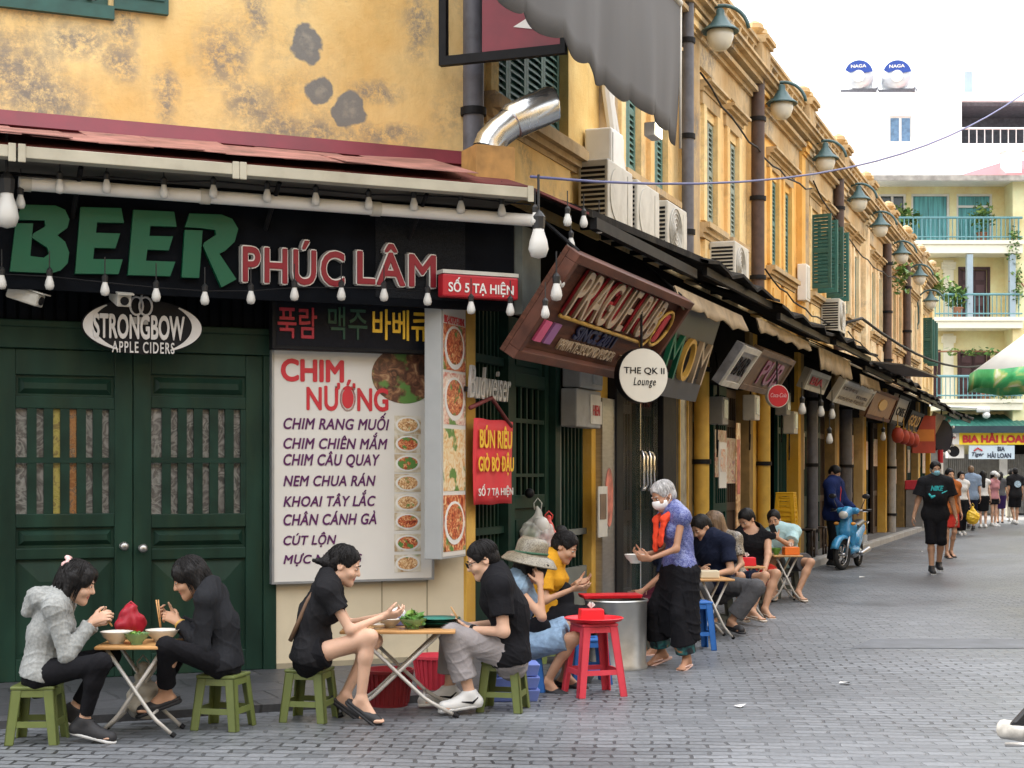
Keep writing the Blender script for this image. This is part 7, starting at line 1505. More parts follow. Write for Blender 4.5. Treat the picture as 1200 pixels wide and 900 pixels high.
# ------------------------------------------------------------------ street furniture
def plast(n, c): return mat('plastic_' + n, c, .45, var=.08, scale=5, spec=.4, dirt=.38, dcol=tuple(x * .5 for x in c))
OLIVE = plast('olive', (.125, .155, .042)); PRED = plast('red', (.60, .045, .07)); PBLUE = plast('blue', (.02, .13, .42)); PYEL = plast('yellow', (.66, .36, .01)); PGREY = plast('grey', (.10, .11, .09))
def stool(lab, loc, rz, mt, h=.33, tw=.235, bw=.30, group='low plastic stools'):
    t = thing('plastic_stool', lab, 'stool', loc, R(rz), group); a, b = tw / 2, bw / 2
    m = MB(); m.box(-a - .006, a + .006, -a - .006, a + .006, h - .022, h); st = m.build('seat', mt, t, False, .008)
    m = MB(); m.box(-.045, .045, -.012, .012, h + .0005, h + .003); m.build('grip_slot', BLACK, st)
    def edge(z): k = a + (b - a) * (1 - z / h); return k
    lw, th_ = .052, .012
    for sx in (-1, 1):
        for sy in (-1, 1):
            m = MB(); z0, z1_ = 0, h - .022; e0, e1 = edge(z0), edge(z1_)
            for ax in (0, 1):
                lo = (e0 - lw, e0) ; hi = (e1 - lw * 1.15, e1)
                A = [(lo[0], e0 - th_), (lo[1], e0 - th_), (lo[1], e0), (lo[0], e0)]; Bq = [(hi[0], e1 - th_), (hi[1], e1 - th_), (hi[1], e1), (hi[0], e1)]
                if ax: A = [(y, x) for x, y in A]; Bq = [(y, x) for x, y in Bq]
                m.add([(x * sx, y * sy, z0) for x, y in A] + [(x * sx, y * sy, z1_) for x, y in Bq], [(3, 2, 1, 0), (4, 5, 6, 7), (0, 1, 5, 4), (1, 2, 6, 5), (2, 3, 7, 6), (3, 0, 4, 7)])
            m.build('leg', mt, t, False, .004)
    for zc, hh, nm in ((h - .062, .038, 'apron'), (h * .30, .034, 'stretcher')):
        for q in range(4):
            e0, e1 = edge(zc) - .004, edge(zc + hh) - .004; m = MB(); w0, w1 = e0 - lw * .9, e1 - lw * .9
            m.add([(-w0, -e0, zc), (w0, -e0, zc), (w0, -e0 + .01, zc), (-w0, -e0 + .01, zc), (-w1, -e1, zc + hh), (w1, -e1, zc + hh), (w1, -e1 + .01, zc + hh), (-w1, -e1 + .01, zc + hh)], [(3, 2, 1, 0), (4, 5, 6, 7), (0, 1, 5, 4), (1, 2, 6, 5), (2, 3, 7, 6), (3, 0, 4, 7)], Matrix.Rotation(q * math.pi / 2, 4, 'Z')); m.build(nm, mt, t)
    return t
def gpt(u, v, z=0.0): Y = GY(v, z); return Vector(((u - U0) / FPX * Y, Y, 0))
def at(u, Y, z=0.0): return Vector(((u - U0) / FPX * Y, Y, z))
stool('olive green stool under the woman in the grey hoodie', at(44, 8.78), 3, OLIVE); stool('olive green stool under the woman in the dark jacket', at(262, 9.25), -14, OLIVE); stool('olive green stool under the woman in the short black dress', at(363, 9.55), -12, OLIVE, .325); stool('olive green stool under the man in the black polo shirt', at(590, 9.95), -12, OLIVE, .325)
RS = stool('tall red stool with a red tray and tissue box on it', at(696, 10.65), 18, PRED, .50, .25, .36, 'tall plastic stools'); stool('low blue stool behind the tall red stool', at(690, 11.25), 8, PBLUE, .33); stool('blue stool under the woman in the straw hat', at(612, 10.85), 5, PBLUE, .33); stool('dark grey stool behind the steel drum', at(742, 13.2), 5, PGREY, .45); stool('second dark grey stool farther behind the steel drum', at(752, 14.0), 0, PGREY, .45)
stool('dark green stool under the man in the navy shirt', at(842, 15.0), 0, PGREY, .38); stool('dark green stool under the man in the black tank top', at(882, 16.9), 0, PGREY, .38); stool('dark stool under the man in the pale blue shirt', at(922, 18.9), 0, PGREY, .38); stool('blue stool behind the bent old woman by the first far table', at(815, 13.4), 10, PBLUE, .42); stool('green stool under the woman in the orange shirt', at(650, 12.1), 10, OLIVE, .36)
TUBE = mat('table_tube', (.48, .46, .42), .4, metal=.25, var=.1)
def table(lab, c, rz, w, d, h, bend=True):
    t = thing('folding_table', lab, 'table', c, R(rz), 'low folding tables'); m = MB(); m.box(-w / 2, w / 2, -d / 2, d / 2, h - .02, h); m.build('table_top', TABLEW, t, False, .006)
    for y in (-d / 2 + .06, d / 2 - .06):
        for s_, o_ in ((1, 0.0), (-1, 0.022)):
            m = MB(); yy = y + o_ * (1 if y < 0 else -1); m.tube([(-s_ * w * .36, yy, h - .025), (s_ * w * .22, yy, .13), (s_ * w * .28, yy, .10), (s_ * w * .50, yy, .012)], .012, 8); lg = m.build('leg', TUBE, t, True)
            m = MB(); m.tube([(s_ * w * .48, yy, .022), (s_ * w * .53, yy, .006)], .016, 8); m.build('foot_cap', BLACK, lg)
    m = MB(); m.tube([(w * .22, -d / 2 + .06, .13), (w * .22, d / 2 - .06, .13)], .009, 6); m.tube([(-w * .22, -d / 2 + .08, .13), (-w * .22, d / 2 - .08, .13)], .009, 6); m.build('stretcher', TUBE, t, True)
    return t
T1 = at(164, 9.05); table('wooden folding table with two white noodle bowls between the two women at left', T1, 2, .44, .42, .535); T2 = at(468, 9.78); table('wooden folding table with green salad bowl between the black dress and the polo shirt', T2, 1, .72, .44, .55)
T3 = at(833, 14.3); table('small folding table with papers in front of the man in navy', T3, 10, .34, .4, .56); T4 = at(874, 16.2); table('small folding table with a red tissue box', T4, 10, .30, .4, .56); T5 = at(918, 18.4); table('small folding table with an orange tissue box', T5, 8, .36, .4, .56)
BOWL = mat('porcelain', (.66, .65, .60), .25, var=.04); SOUP = food('noodle_soup', TAN_DISH, 40, 1, .3)
def bowl(lab, loc, r=.095, h=.07, mt=BOWL, fill=SOUP, group='bowls on the tables'):
    t = thing('bowl', lab, 'bowl', loc, 0, group); m = MB(); m.lathe([(r * .45, 0), (r * .48, .012), (r * .8, h * .55), (r, h), (r * .95, h), (r * .75, h * .55), (r * .4, .02)], 22); m.build('dish', mt, t, 50)
    if fill: m = MB(); m.lathe([(r * .80, h * .68), (r * .5, h * .74), (.001, h * .76)], 18, cap=False); m.build('food', fill, t, True)
    return t
GGL = mat('green_glass_bowl', (.20, .34, .16), .15, var=.2, alpha=.75); HERB = mat('herbs', (.08, .20, .03), .55, var=.4, scale=30); HERB2 = mat('herbs_light', (.2, .34, .07), .55, var=.3, scale=30)
bowl('large white noodle bowl in front of the woman in the grey hoodie', T1 + Vector((-.125, -.05, .536))); bowl('large white noodle bowl in front of the woman in the dark jacket', T1 + Vector((.12, .05, .536)), .10)
def salad(lab, loc, r, n, sz, up=.05):
    t = bowl(lab, loc, r, .065, GGL, None, 'salad bowls'); m = MB(); q = random.Random(n); leaves(m, (0, 0, .055), (r * .85, r * .85, up), n, sz, n); m.build('leaves', [HERB, HERB2], t); return t
salad('green glass bowl of chopped herbs between the two noodle bowls', T1 + Vector((.005, -.10, .536)), .075, 90, .016, .02); salad('glass bowl heaped with fresh green leaves on the second table', T2 + Vector((.09, -.08, .551)), .088, 160, .026, .055)
bowl('white bowl held at the table by the woman in the black dress', T2 + Vector((-.06, .0, .551)), .075, .055); bowl('small white sauce dish by the hands of the woman in the black dress', T2 + Vector((-.13, -.10, .551)), .05, .03)
t = thing('plate_stack', 'stack of teal plates on the second table near the man in black', 'plates', T2 + Vector((.24, .08, .551))); 
for i in range(4):
    m = MB(); m.lathe([(.08, i * .012), (.145, i * .012 + .018), (.15, i * .012 + .02), (.08, i * .012 + .006)], 24); m.build('plate', mat('teal_plate', (.02, .22, .17), .35) if i % 2 else DGREEN, t, True)
t = thing('napkin_basket', 'blue basket of white napkins at the back of the second table', 'basket', T2 + Vector((-.03, .14, .551))); m = MB(); m.hexa((-.07, .07, -.05, .05), (-.09, .09, -.065, .065), 0, .055); m.build('basket', plast('lilac', (.22, .26, .60)), t, False, .008)
S_ = SDF((-.1, -.08, .03), (.1, .08, .14), .007); S_.ell((0, 0, .07), (.05, .035, .04)); S_.ell((.03, .01, .085), (.03, .02, .03)); v_, f_ = S_.surf(); to_obj('napkins', folds(v_, f_, .008, 60, 5), f_, WHITE, t)
def sticks(lab, a, b): t = thing('chopsticks', lab, 'chopsticks', a, 0, 'chopsticks in use'); d = Vector(b) - Vector(a); m = MB(); m.tube([(0, 0, 0), d], [.0045, .003], 6); m.build('stick', TABLEW, t, True); m = MB(); m.tube([(.012, .004, 0), d + Vector((.004, .002, 0))], [.0045, .003], 6); m.build('stick', TABLEW, t, True)
def tissue(lab, loc, mt, s_=1.0, rz=8):
    t = thing('tissue_box', lab, 'tissue box', loc, R(rz), 'tissue boxes on the tables'); m = MB(); m.hexa((-.085 * s_, .085 * s_, -.06 * s_, .06 * s_), (-.08 * s_, .08 * s_, -.055 * s_, .055 * s_), 0, .085 * s_); m.build('box', mt, t, False, .006)
    m = MB(); q = random.Random(3)
    for i in range(5): a = i * 1.26; m.add([(0, 0, .085 * s_), (.03 * s_ * math.cos(a), .03 * s_ * math.sin(a), .11 * s_), (.012 * math.cos(a + .6), .012 * math.sin(a + .6), .135 * s_), (.02 * s_ * math.cos(a + 1.3), .02 * s_ * math.sin(a + 1.3), .115 * s_)], [(0, 1, 2, 3)])
    m.build('tissue', WHITE, t)
rp = RS.location
t = thing('round_tray', 'round red plastic tray lying on the tall red stool', 'tray', rp + Vector((0, 0, .501))); m = MB(); m.lathe([(.15, 0), (.19, .012), (.205, .028), (.208, .03), (.2, .034), (.185, .016), (.15, .006)], 28); m.build('tray', plast('bright_red', (.66, .015, .025)), t, 50)
tissue('red tissue box on the round red tray', rp + Vector((-.02, -.02, .51)), MATS['plastic_bright_red']); tissue('red tissue box on the small table before the black tank top', T4 + Vector((.0, -.05, .561)), MATS['plastic_bright_red'], 1.05); tissue('orange tissue box on the farthest small table', T5 + Vector((.08, -.05, .561)), plast('orange', (.75, .17, .02)), 1.1)
t = thing('paper_stack', 'cream paper wrappers on the small table by the man in navy', 'papers', T3 + Vector((-.02, -.02, .561))); m = MB(); m.hexa((-.09, .09, -.08, .08), (-.08, .09, -.07, .07), 0, .07); m.build('papers', CREAM, t, False, .01)
bowl('small green tub beside the orange tissue box', T5 + Vector((-.09, -.03, .561)), .06, .08, plast('tub_green', (.10, .26, .05)), None)
# steel drum with red rim tray
dp = at(722, 12.1); t = thing('steel_drum', 'wide galvanised steel cooking drum on the ground beside the old woman', 'drum', dp); m = MB(); m.lathe([(.245, 0), (.25, .02), (.235, .05), (.24, .28), (.245, .52), (.255, .535), (.25, .545), (.235, .54), (.232, .40)], 36, cap=False); m.lathe([(.24, .005), (.001, .005)], 24, cap=False); m.build('drum', mat('old_steel', (.46, .46, .44), .35, metal=.8, var=.2, scale=4, dirt=.35, dcol=(.2, .19, .17)), t, 45); m = MB(); m.lathe([(.23, .48), (.001, .49)], 24, cap=False); m.build('broth', DARK, t)
t = thing('serving_tray', 'red tray lying across the back of the steel drum', 'tray', dp + Vector((-.03, .07, .546)), R(8)); m = MB(); m.hexa((-.24, .22, -.10, .12), (-.25, .23, -.11, .13), 0, .03); m.build('tray', MATS['plastic_bright_red'], t, False, .006)
# baskets, bags, buckets
def crate(lab, loc, mt, r0, r1, h, cat='basket', name='plastic_basket'):
    t = thing(name, lab, cat, loc); m = MB(); m.lathe([(r0, 0), (r1, h), (r1 * 1.06, h), (r1 * 1.06, h - .02), (r1 * .97, h - .02), (r0 * .95, .02), (.001, .02)], 24, cap=False); m.build('basket', mt, t, 50); m = MB()
    for i in range(26): a = i * .2417; m.tube([(math.cos(a) * (r0 + .003), math.sin(a) * (r0 + .003), .02), (math.cos(a) * (r1 + .003), math.sin(a) * (r1 + .003), h - .02)], .006, 5)
    m.build('ribs', mt, t); return t
crate('dark red ribbed basket on the ground under the second table', at(455, 10.15), plast('dark_red', (.26, .02, .025)), .13, .16, .24)
t = crate('red bucket with a handle behind the second table', at(510, 10.6), PRED, .11, .15, .28, 'bucket', 'bucket'); m = MB(); m.tube([(.15 * math.cos(R(a)), -.02, .27 - .10 * math.sin(R(a))) for a in range(0, 181, 15)], .008, 6); m.build('handle', NGOLD, t)
for i in range(3):
    t = thing('plastic_crate', 'pale blue plastic crate %s of the pile behind the polo shirt man' % ('at the bottom', 'in the middle', 'on top')[i], 'crate', at(598, 10.4, i * .085), R(6), 'crates piled behind the stool'); m = MB(); m.hexa((-.17, .17, -.11, .11), (-.19, .19, -.13, .13), 0, .08); m.build('crate', plast('crate_blue', (.16, .22, .55)), t, False, .006)
PLBAG = mat('plastic_bag', (.62, .60, .54), .35, var=.15, scale=10, bump=.6, bscale=18)
def bag(lab, top, h, r, mt, parts, seed, cat='bag', alpha=False):
    t = thing('carrier_bag', lab, cat, Vector(top) - Vector((0, 0, h))); S_ = SDF((-r * 1.6, -r * 1.4, -.03), (r * 1.6, r * 1.4, h + .08), .008)
    S_.ell((0, 0, r * 1.0), (r, r * .75, r * 1.05)); S_.rc((0, 0, r), (0, 0, h * .86), r * .75, .02, .05); S_.plane((0, 0, 0), (0, 0, -1))
    v_, f_ = S_.surf(); v_ = folds(v_, f_, .016, 42, seed); to_obj('bag', v_, f_, mt, t); m = MB(); m.tube([(-.03, 0, h * .84), (-.035, 0, h * .95), (0, 0, h + .02), (.035, 0, h * .95), (.03, 0, h * .84)], .006, 6); m.build('handle', mt, t, True)
    for (c, rr_, m2) in parts: m = MB(); m.ball(c, rr_); m.build('contents', m2, t, True)
    return t
bag('white carrier bag hanging on the far leg of the first table', (T1.x - .02, T1.y + .16, .42), .36, .10, mat('bag_milky', (.44, .41, .34), .4, var=.25, scale=9, bump=.6, bscale=18), [], 1); bag('clear carrier bag of groceries hanging from the green door knob', M21 and (A2 @ Vector((dx0 + .30, -.10, z2(620, 586)))), .52, .17, mat('bag_clear', (.62, .62, .56), .25, var=.2, bump=.6, bscale=16, alpha=.62), [((.05, -.05, .15), (.09, .07, .08), PRED), ((-.06, -.03, .2), (.07, .06, .08), HERB2), ((.03, -.06, .3), (.07, .05, .08), BOWL)], 2)
bag('bright red carrier bag hanging beside the clear bag', A2 @ Vector((dx0 + .48, -.14, z2(645, 600))), .34, .10, plast('bag_red', (.66, .07, .06)), [], 3)
t = bag('red handbag on the first table behind the noodle bowls', (T1.x - .10, T1.y + .19, .74), .19, .085, plast('handbag_red', (.36, .015, .03)), [], 4)
# stack of yellow stools, bar stools
for i in range(11):
    loc = F2.w(s2(921, .25), .25, .10 + i * .072); 
    if i == 0: Y0 = stool('lowest of the yellow stools stacked by the yellow pillar', loc, 70, PYEL, .42, .27, .33, 'stacked yellow stools')
    else: copy_tree(Y0, None, loc, None, 'yellow stool number %d counted up in the tall yellow stack' % (i + 1) if i < 10 else 'topmost yellow stool of the tall yellow stack')
def barstool(lab, loc):
    t = thing('bar_stool', lab, 'bar stool', loc, F2.rz, 'dark wooden stools'); m = MB(); m.box(-.17, .17, -.17, .17, .46, .49); m.build('seat', mat('dark_wood', (.03, .018, .012), .5, var=.3), t, False, .01)
    for sx in (-1, 1):
        for sy in (-1, 1): m = MB(); m.lathe([(.022, 0), (.018, .1), (.028, .16), (.016, .22), (.026, .34), (.018, .38), (.024, .46)], 8, MT((sx * .14, sy * .14, 0))); m.build('leg', MATS['dark_wood'], t, True)
    m = MB(); m.box(-.14, .14, -.15, -.13, .14, .17); m.box(-.14, .14, .13, .15, .14, .17); m.build('stretcher', MATS['dark_wood'], t)
barstool('dark turned wood stool nearest the stacked yellow stools', F2.w(s2(943, .12), .12, .1)); barstool('dark turned wood stool nearest the scooter', F2.w(s2(957, .12), .12, .1))
t = thing('dark_counter', 'dark red wooden counter against the wall before the crossing', 'counter', F2.w(s2(1070, .2), .25, .1), F2.rz); m = MB(); m.box(-.4, .4, -.25, .2, 0, 1.0); m.build('cabinet', mat('grey_cabinet', (.22, .21, .2), .6, dirt=.3), t, False, .01); m = MB(); m.box(-.42, .42, -.27, .22, 1.001, 1.25); m.build('top_box', PRED, t, False, .02)

# ------------------------------------------------------------------ scooters
TYRE = mat('tyre', (.018, .018, .018), .8, var=.2, bump=.2); BLUEP = mat('scooter_blue', (.05, .28, .52), .25, var=.06, spec=.6); BLKP = mat('scooter_black', (.02, .02, .022), .3, var=.1); SILV = mat('alloy', (.45, .45, .46), .3, metal=.8)
def scooter(lab, loc, rz, col, steer=0.0, mirrors=True, gm=None, gr=.021):
    """runs along local -y (front at -y); z up"""
    t = thing('motor_scooter', lab, 'scooter', loc, rz)
    def wheel(nm, y, M=None):
        m = MB(); M = M or Matrix.Identity(4); R_ = .275
        prof = [(R_ - .05 + .045 * math.cos(R(a)), .045 * math.sin(R(a))) for a in range(0, 360, 30)]; vs, fs = [], []; n = 32; k = len(prof)
        for i in range(n):
            an = 2 * math.pi * i / n
            for r, x in prof: vs.append((x, y + r * math.cos(an), R_ + .0 + r * math.sin(an) - .005))
        for i in range(n):
            for j in range(k): fs.append((i * k + j, i * k + (j + 1) % k, ((i + 1) % n) * k + (j + 1) % k, ((i + 1) % n) * k + j))
        m.add(vs, fs, M); w_ = m.build('tyre', TYRE, None, True); w_.name = nm; w_.parent = t
        m = MB()
        for rr_ in (.20, .19): m.tube([(0, y + rr_ * math.cos(R(a)), .27 + rr_ * math.sin(R(a))) for a in range(0, 361, 15)], .013, 6, M)
        for i in range(6): a = i * math.pi / 3; m.tube([(0, y, .27), (0, y + .19 * math.cos(a), .27 + .19 * math.sin(a))], .011, 5, M)
        m.tube([(-.06, y, .27), (.06, y, .27)], .03, 10, M); m.build('rim', SILV, w_, True); return w_
    FM = Matrix.Translation((0, -.5, 0)) @ Matrix.Rotation(steer, 4, 'Z') @ Matrix.Translation((0, .5, 0))
    wheel('front_wheel', -.62, FM); wheel('rear_wheel', .60)
    def blob(nm, prims, mt, par=t, vox=.012, k=.03):
        lo = np.min([np.minimum(p[0], p[1]) - max(p[2], p[3]) for p in prims], 0) - .05; hi = np.max([np.maximum(p[0], p[1]) + max(p[2], p[3]) for p in prims], 0) + .05
        S_ = SDF(lo, hi, vox)
        for p in prims: S_.rc(p[0], p[1], p[2], p[3], k, flat=p[4] if len(p) > 4 else None, cut=p[5] if len(p) > 5 else ())
        v_, f_ = S_.surf(); return to_obj(nm, v_, f_, mt, par)
    def F(p): q = FM @ Vector(p); return (q.x, q.y, q.z)
    m = MB(); vs = []; n = 12
    for i in range(n + 1):
        a = R(20 + 130 * i / n); r = .325
        for x, dr in ((-.075, -.05), (-.06, .0), (0, .018), (.06, 0), (.075, -.05)): vs.append((x, -.62 - (r + dr) * math.cos(a), .27 + (r + dr) * math.sin(a)))
    m.add(vs, [(i * 5 + j, i * 5 + j + 1, (i + 1) * 5 + j + 1, (i + 1) * 5 + j) for i in range(n) for j in range(4)], FM); fd = m.build('front_fender', col, t, True); sm = fd.modifiers.new('thick', 'SOLIDIFY'); sm.thickness = .008
    for sx in (-1, 1): m = MB(); m.tube([F((sx * .085, -.62, .27)), F((sx * .085, -.52, .58))], .022, 8); m.build('fork_leg', SILV, t, True)
    blob('leg_shield', [((0, -.46, .66), (0, -.42, .90), .12, .10, ((0, 1, 0), .45)), ((-.10, -.40, .44), (-.12, -.42, .74), .045, .07, ((0, 1, 0), .5)), ((.10, -.40, .44), (.12, -.42, .74), .045, .07, ((0, 1, 0), .5))], col)
    blob('headlight_cowl', [(F((0, -.43, 1.0)), F((0, -.52, .95)), .10, .085), (F((-.16, -.40, 1.02)), F((.16, -.40, 1.02)), .055, .055)], col)
    m = MB(); m.ball(F((0, -.565, .95)), (.085, .05, .07)); m.build('headlight', mat('lamp_glass', (.55, .55, .5), .1, spec=.8), t, True)
    m = MB(); m.ball(F((-.16, -.52, .80)), (.045, .03, .03)); m.build('indicator', mat('amber', (.7, .3, .05), .2), t, True); m = MB(); m.ball(F((.16, -.52, .80)), (.045, .03, .03)); m.build('indicator', MATS['amber'], t, True)
    m = MB(); m.tube([F((-.36, -.28, 1.03)), F((-.2, -.38, 1.03)), F((0, -.40, 1.0)), F((.2, -.38, 1.03)), F((.36, -.28, 1.03))], .013, 8); hb = m.build('handlebar', SILV, t, True)
    for sx in (-1, 1):
        m = MB(); m.tube([F((sx * .25, -.35, 1.03)), F((sx * .38, -.27, 1.03))], gr, 10); m.build('grip', gm or BLKP, hb, True); m = MB(); m.tube([F((sx * .2, -.41, 1.02)), F((sx * .36, -.36, 1.0))], .007, 6); m.build('brake_lever', SILV, hb, True)
        if gm: m = MB(); m.prism([(-.05, 1.06), (.03, 1.06), (.10, 1.17), (.07, 1.19), (.0, 1.12)], -.40, -.36, FM @ Matrix.Translation((sx * .30, 0, 0)) @ MT((0, 0, 0), (0, 0, 0), (sx * -1, 1, 1))); m.build('hand_guard', BLKP, hb, False, .012)
        if mirrors: m = MB(); m.tube([F((sx * .22, -.36, 1.04)), F((sx * .30, -.36, 1.22))], .007, 6); mi = m.build('mirror', BLKP, t, True); m = MB(); m.ball(F((sx * .32, -.36, 1.27)), (.07, .02, .045)); m.build('mirror_head', BLKP, mi, True)
    blob('body', [((0, -.25, .32), (0, .1, .32), .12, .13, ((0, 0, 1), .6)), ((0, .12, .5), (0, .75, .68), .14, .11, ((1, 0, 0), .9)), ((0, .2, .4), (0, .5, .5), .12, .1), ((0, -.40, .40), (0, -.1, .36), .08, .10)], col)
    blob('seat', [((0, .08, .74), (0, .70, .80), .125, .105, ((0, 0, 1), .5))], BLKP)
    blob('engine', [((0, .15, .26), (0, .6, .27), .09, .07), ((.12, .3, .25), (.13, .85, .30), .04, .055)], SILV, vox=.014)
    m = MB(); m.ball((0, .86, .66), (.09, .03, .04)); m.build('tail_light', PRED, t, True); m = MB(); m.tube([(-.12, .84, .76), (-.12, .95, .79), (.12, .95, .79), (.12, .84, .76)], .012, 6); m.build('grab_rail', SILV, t, True)
    m = MB(); m.tube([(-.05, -.02, .24), (-.26, -.05, .015)], .013, 6); m.tube([(-.26, -.09, .012), (-.26, -.01, .012)], .014, 6); m.build('kick_stand', BLKP, t, True); m = MB(); m.box(-.2, .2, -.02, .02, .26, .28); m.build('foot_peg', BLKP, t)
    m = MB(); m.box(-.1, .1, .92, .93, .42, .56); m.build('number_plate', WHITE, t)
    return t
sp = at(996, 24.4); scooter('blue scooter parked by the kerb beside the man in the navy jacket', sp + Vector((0.12, .45, 0)), R(-24), BLUEP, R(-16)).scale = (.92,) * 3
sc2 = scooter('black scooter with whitish grips at the right edge in front', (1.625, 3.92, 0), R(-25), BLKP, R(0), False, mat('grip_white', (.24, .235, .225), .45, var=.25, scale=30, dirt=.5), .028); sc2.scale = (.865,) * 3

for i, (u, v, lb_) in enumerate(((1010, 677, 'white paper scrap on the paving right of the scooter'), (1080, 647, 'white paper scrap near the feet of the walking man'), (990, 802, 'pale paper scrap alone on the open paving in front'), (868, 829, 'tiny paper scrap nearest the camera'), (1044, 633, 'dark crumpled rag in the gutter by the kerb'))):
    g_ = gpt(u, v); t = thing('paper_scrap', lb_, 'litter', g_ + Vector((0, 0, .004)), i * 1.3, 'litter on the paving'); m = MB(); s_ = .045 if i < 4 else .12
    m.add([(-s_, -s_ * .6, .002), (s_, -s_ * .5, .012), (s_ * .8, s_ * .6, .004), (-s_ * .7, s_ * .5, .02), (0, 0, .016)], [(0, 1, 4), (1, 2, 4), (2, 3, 4), (3, 0, 4)]); m.build('paper', WHITE if i < 4 else BLACK, t)
# ------------------------------------------------------------------ the people
def cloth(n, c, rough=.85, **k): return mat('cloth_' + n, c, rough, var=k.pop('var', .12), scale=k.pop('scale', 7), bump=k.pop('bump', .55), bscale=k.pop('bscale', 34), spec=.10, **k)
HOOD = cloth('heather_grey', (.29, .30, .29), var=.2, scale=60); BLKC = cloth('black', (.010, .010, .012)); BLK2 = cloth('soft_black', (.016, .016, .018)); NAVY = cloth('navy', (.012, .016, .034)); NAVY2 = cloth('navy_jacket', (.012, .022, .085))
GRYT = cloth('grey_trousers', (.27, .25, .25)); DENIM = cloth('denim', (.17, .24, .31), var=.3, scale=18); DENL = cloth('pale_denim', (.22, .32, .44), var=.25, scale=18); ORNG = cloth('mustard', (.55, .27, .02)); RSH = cloth('red_shorts', (.42, .035, .025)); AQUA = cloth('pale_aqua', (.38, .55, .56)); CHAR = cloth('charcoal', (.09, .09, .095))
FLOR = food('cloth_blue_print', [(.36, (.03, .04, .17)), (.47, (.07, .09, .28)), (.54, (.22, .25, .44)), (.62, (.05, .07, .23))], 50, 1.0, -.6); LEOP = food('cloth_leopard', [(.42, (.02, .018, .015)), (.49, (.40, .34, .26)), (.56, (.03, .025, .02)), (.64, (.45, .40, .33))], 38, 2.0, -.6); TROP = food('cloth_tropical', [(.40, (.006, .008, .012)), (.52, (.015, .09, .10)), (.62, (.02, .15, .12)), (.72, (.5, .14, .04))], 14, 3.0, -.2)
PLAID = food('hat_check', [(.38, (.08, .062, .04)), (.5, (.26, .23, .165)), (.6, (.12, .10, .07))], 60, 4.0, -.6); ORS = cloth('orange_towel', (.75, .07, .03)); MASKW = mat('mask_white', (.76, .76, .74), .7, var=.04); MASKB = mat('mask_blue', (.25, .52, .62), .7, var=.05); PINKT = cloth('pink', (.42, .20, .22)); WHT = cloth('white', (.62, .62, .60)); LBL = cloth('pale_blue_shirt', (.21, .28, .38)); ORT = cloth('orange', (.36, .11, .03))
SHB = mat('shoe_black', (.02, .02, .022), .6, var=.2, bump=.2); SHW = mat('shoe_white', (.60, .60, .58), .5, var=.06); SHG = mat('shoe_grey', (.22, .22, .23), .6); SAN = mat('sandal_tan', (.50, .42, .34), .6); SKD = mat('sandal_pink', (.55, .36, .30), .6)
FLATB = {'kind': 'flat', 'mat': SHB}; SLIP = {'kind': 'sandal', 'mat': SAN}; SLIPP = {'kind': 'sandal', 'mat': SKD}; SLIPB = {'kind': 'sandal', 'mat': SHB}
def top(name, m, **k): return dict(name=name, mat=m, kind='top', **k)
def legs(name, m, leg, **k): return dict(name=name, mat=m, kind='legs', leg=leg, **k)
def wp(Y0): return lambda u, v, dy=0.0: W(u, v, Y0 + dy)
GT = 'people eating at the low tables'

# woman in the grey hoodie, facing right
Y = 8.80; q = wp(Y)
T, J = person('woman in a light grey hoodie and black trousers eating noodles at the leftmost table', at(48, Y), q(48, 789), q(71, 699), q(91, 682), R(8), (.93, .05, -.34), {'R': q(108, 728, -.03), 'L': q(112, 730, .16)}, {'R': q(98, 846, -.06), 'L': q(85, 832, .20)}, .96, True, 'fair', 'bob', 'black',
    [legs('trousers', BLKC, .93, inf=.010, flare=.0, fold=.004), top('hoodie', HOOD, inf=.024, hem=-.02, sleeve=.95, hood=True, loose=-.004, fold=.008, freq=30)], bend=.04, group=GT,
    elbows={'R': (-.35, -.4, -1), 'L': (-.2, .4, -1)}, hands={'R': ((.8, 0, .35), (.1, .8, -.3), .75), 'L': ((.85, -.1, .2), (-.2, -.6, .5), .8)}, toes={'R': (1, -.12, -.22), 'L': (.75, .1, -.55)}, shoes={'kind': 'shoe', 'mat': SHB, 'sole': SHW, 'lace': BLK2}, knees={'R': (.7, -.25, .7), 'L': (.7, .2, .7)})
m = MB(); m.tube([J['hp'](.0 + .035 * math.cos(R(a)), -.095 + .012 * math.sin(R(a * 3)), .085 + .030 * math.sin(R(a))) for a in range(0, 361, 20)], .014, 8); m.build('scrunchie', mat('scrunchie_pink', (.66, .42, .40), .7, var=.3, scale=40), T, True)
P1 = T
sticks('wooden chopsticks in the hand of the woman in the grey hoodie', q(117, 716), q(131, 734, .0))
# woman in the dark jacket, facing left
Y = 9.25; q = wp(Y)
T, J = person('woman in a dark jacket and black trousers bent over her noodle bowl facing left', at(262, Y), q(262, 776), q(246, 690), q(222, 677), R(176), (-.88, -.22, -.42), {'L': q(209, 729, -.06), 'R': q(206, 726, .14)}, {'L': q(195, 812, -.12), 'R': q(184, 808, .14)}, .98, True, 'mid', 'bob', 'black',
    [legs('trousers', BLKC, .90, inf=.008, fold=.004), top('jacket', cloth('charcoal_jacket', (.018, .019, .022)), inf=.022, hem=-.04, sleeve=.93, collar=True, loose=.0, fold=.008, freq=28)], bend=.042, group=GT,
    elbows={'L': (.3, -.3, -1), 'R': (.2, .4, -1)}, hands={'L': ((-.8, .1, .45), (.1, .6, -.5), .85), 'R': ((-.8, -.2, .35), (0, -.5, .5), .8)}, toes={'L': (-.85, -.2, -.30), 'R': (-.9, 0, -.3)}, shoes=FLATB, knees={'L': (-.6, -.75, .45), 'R': (-.6, .75, .45)})
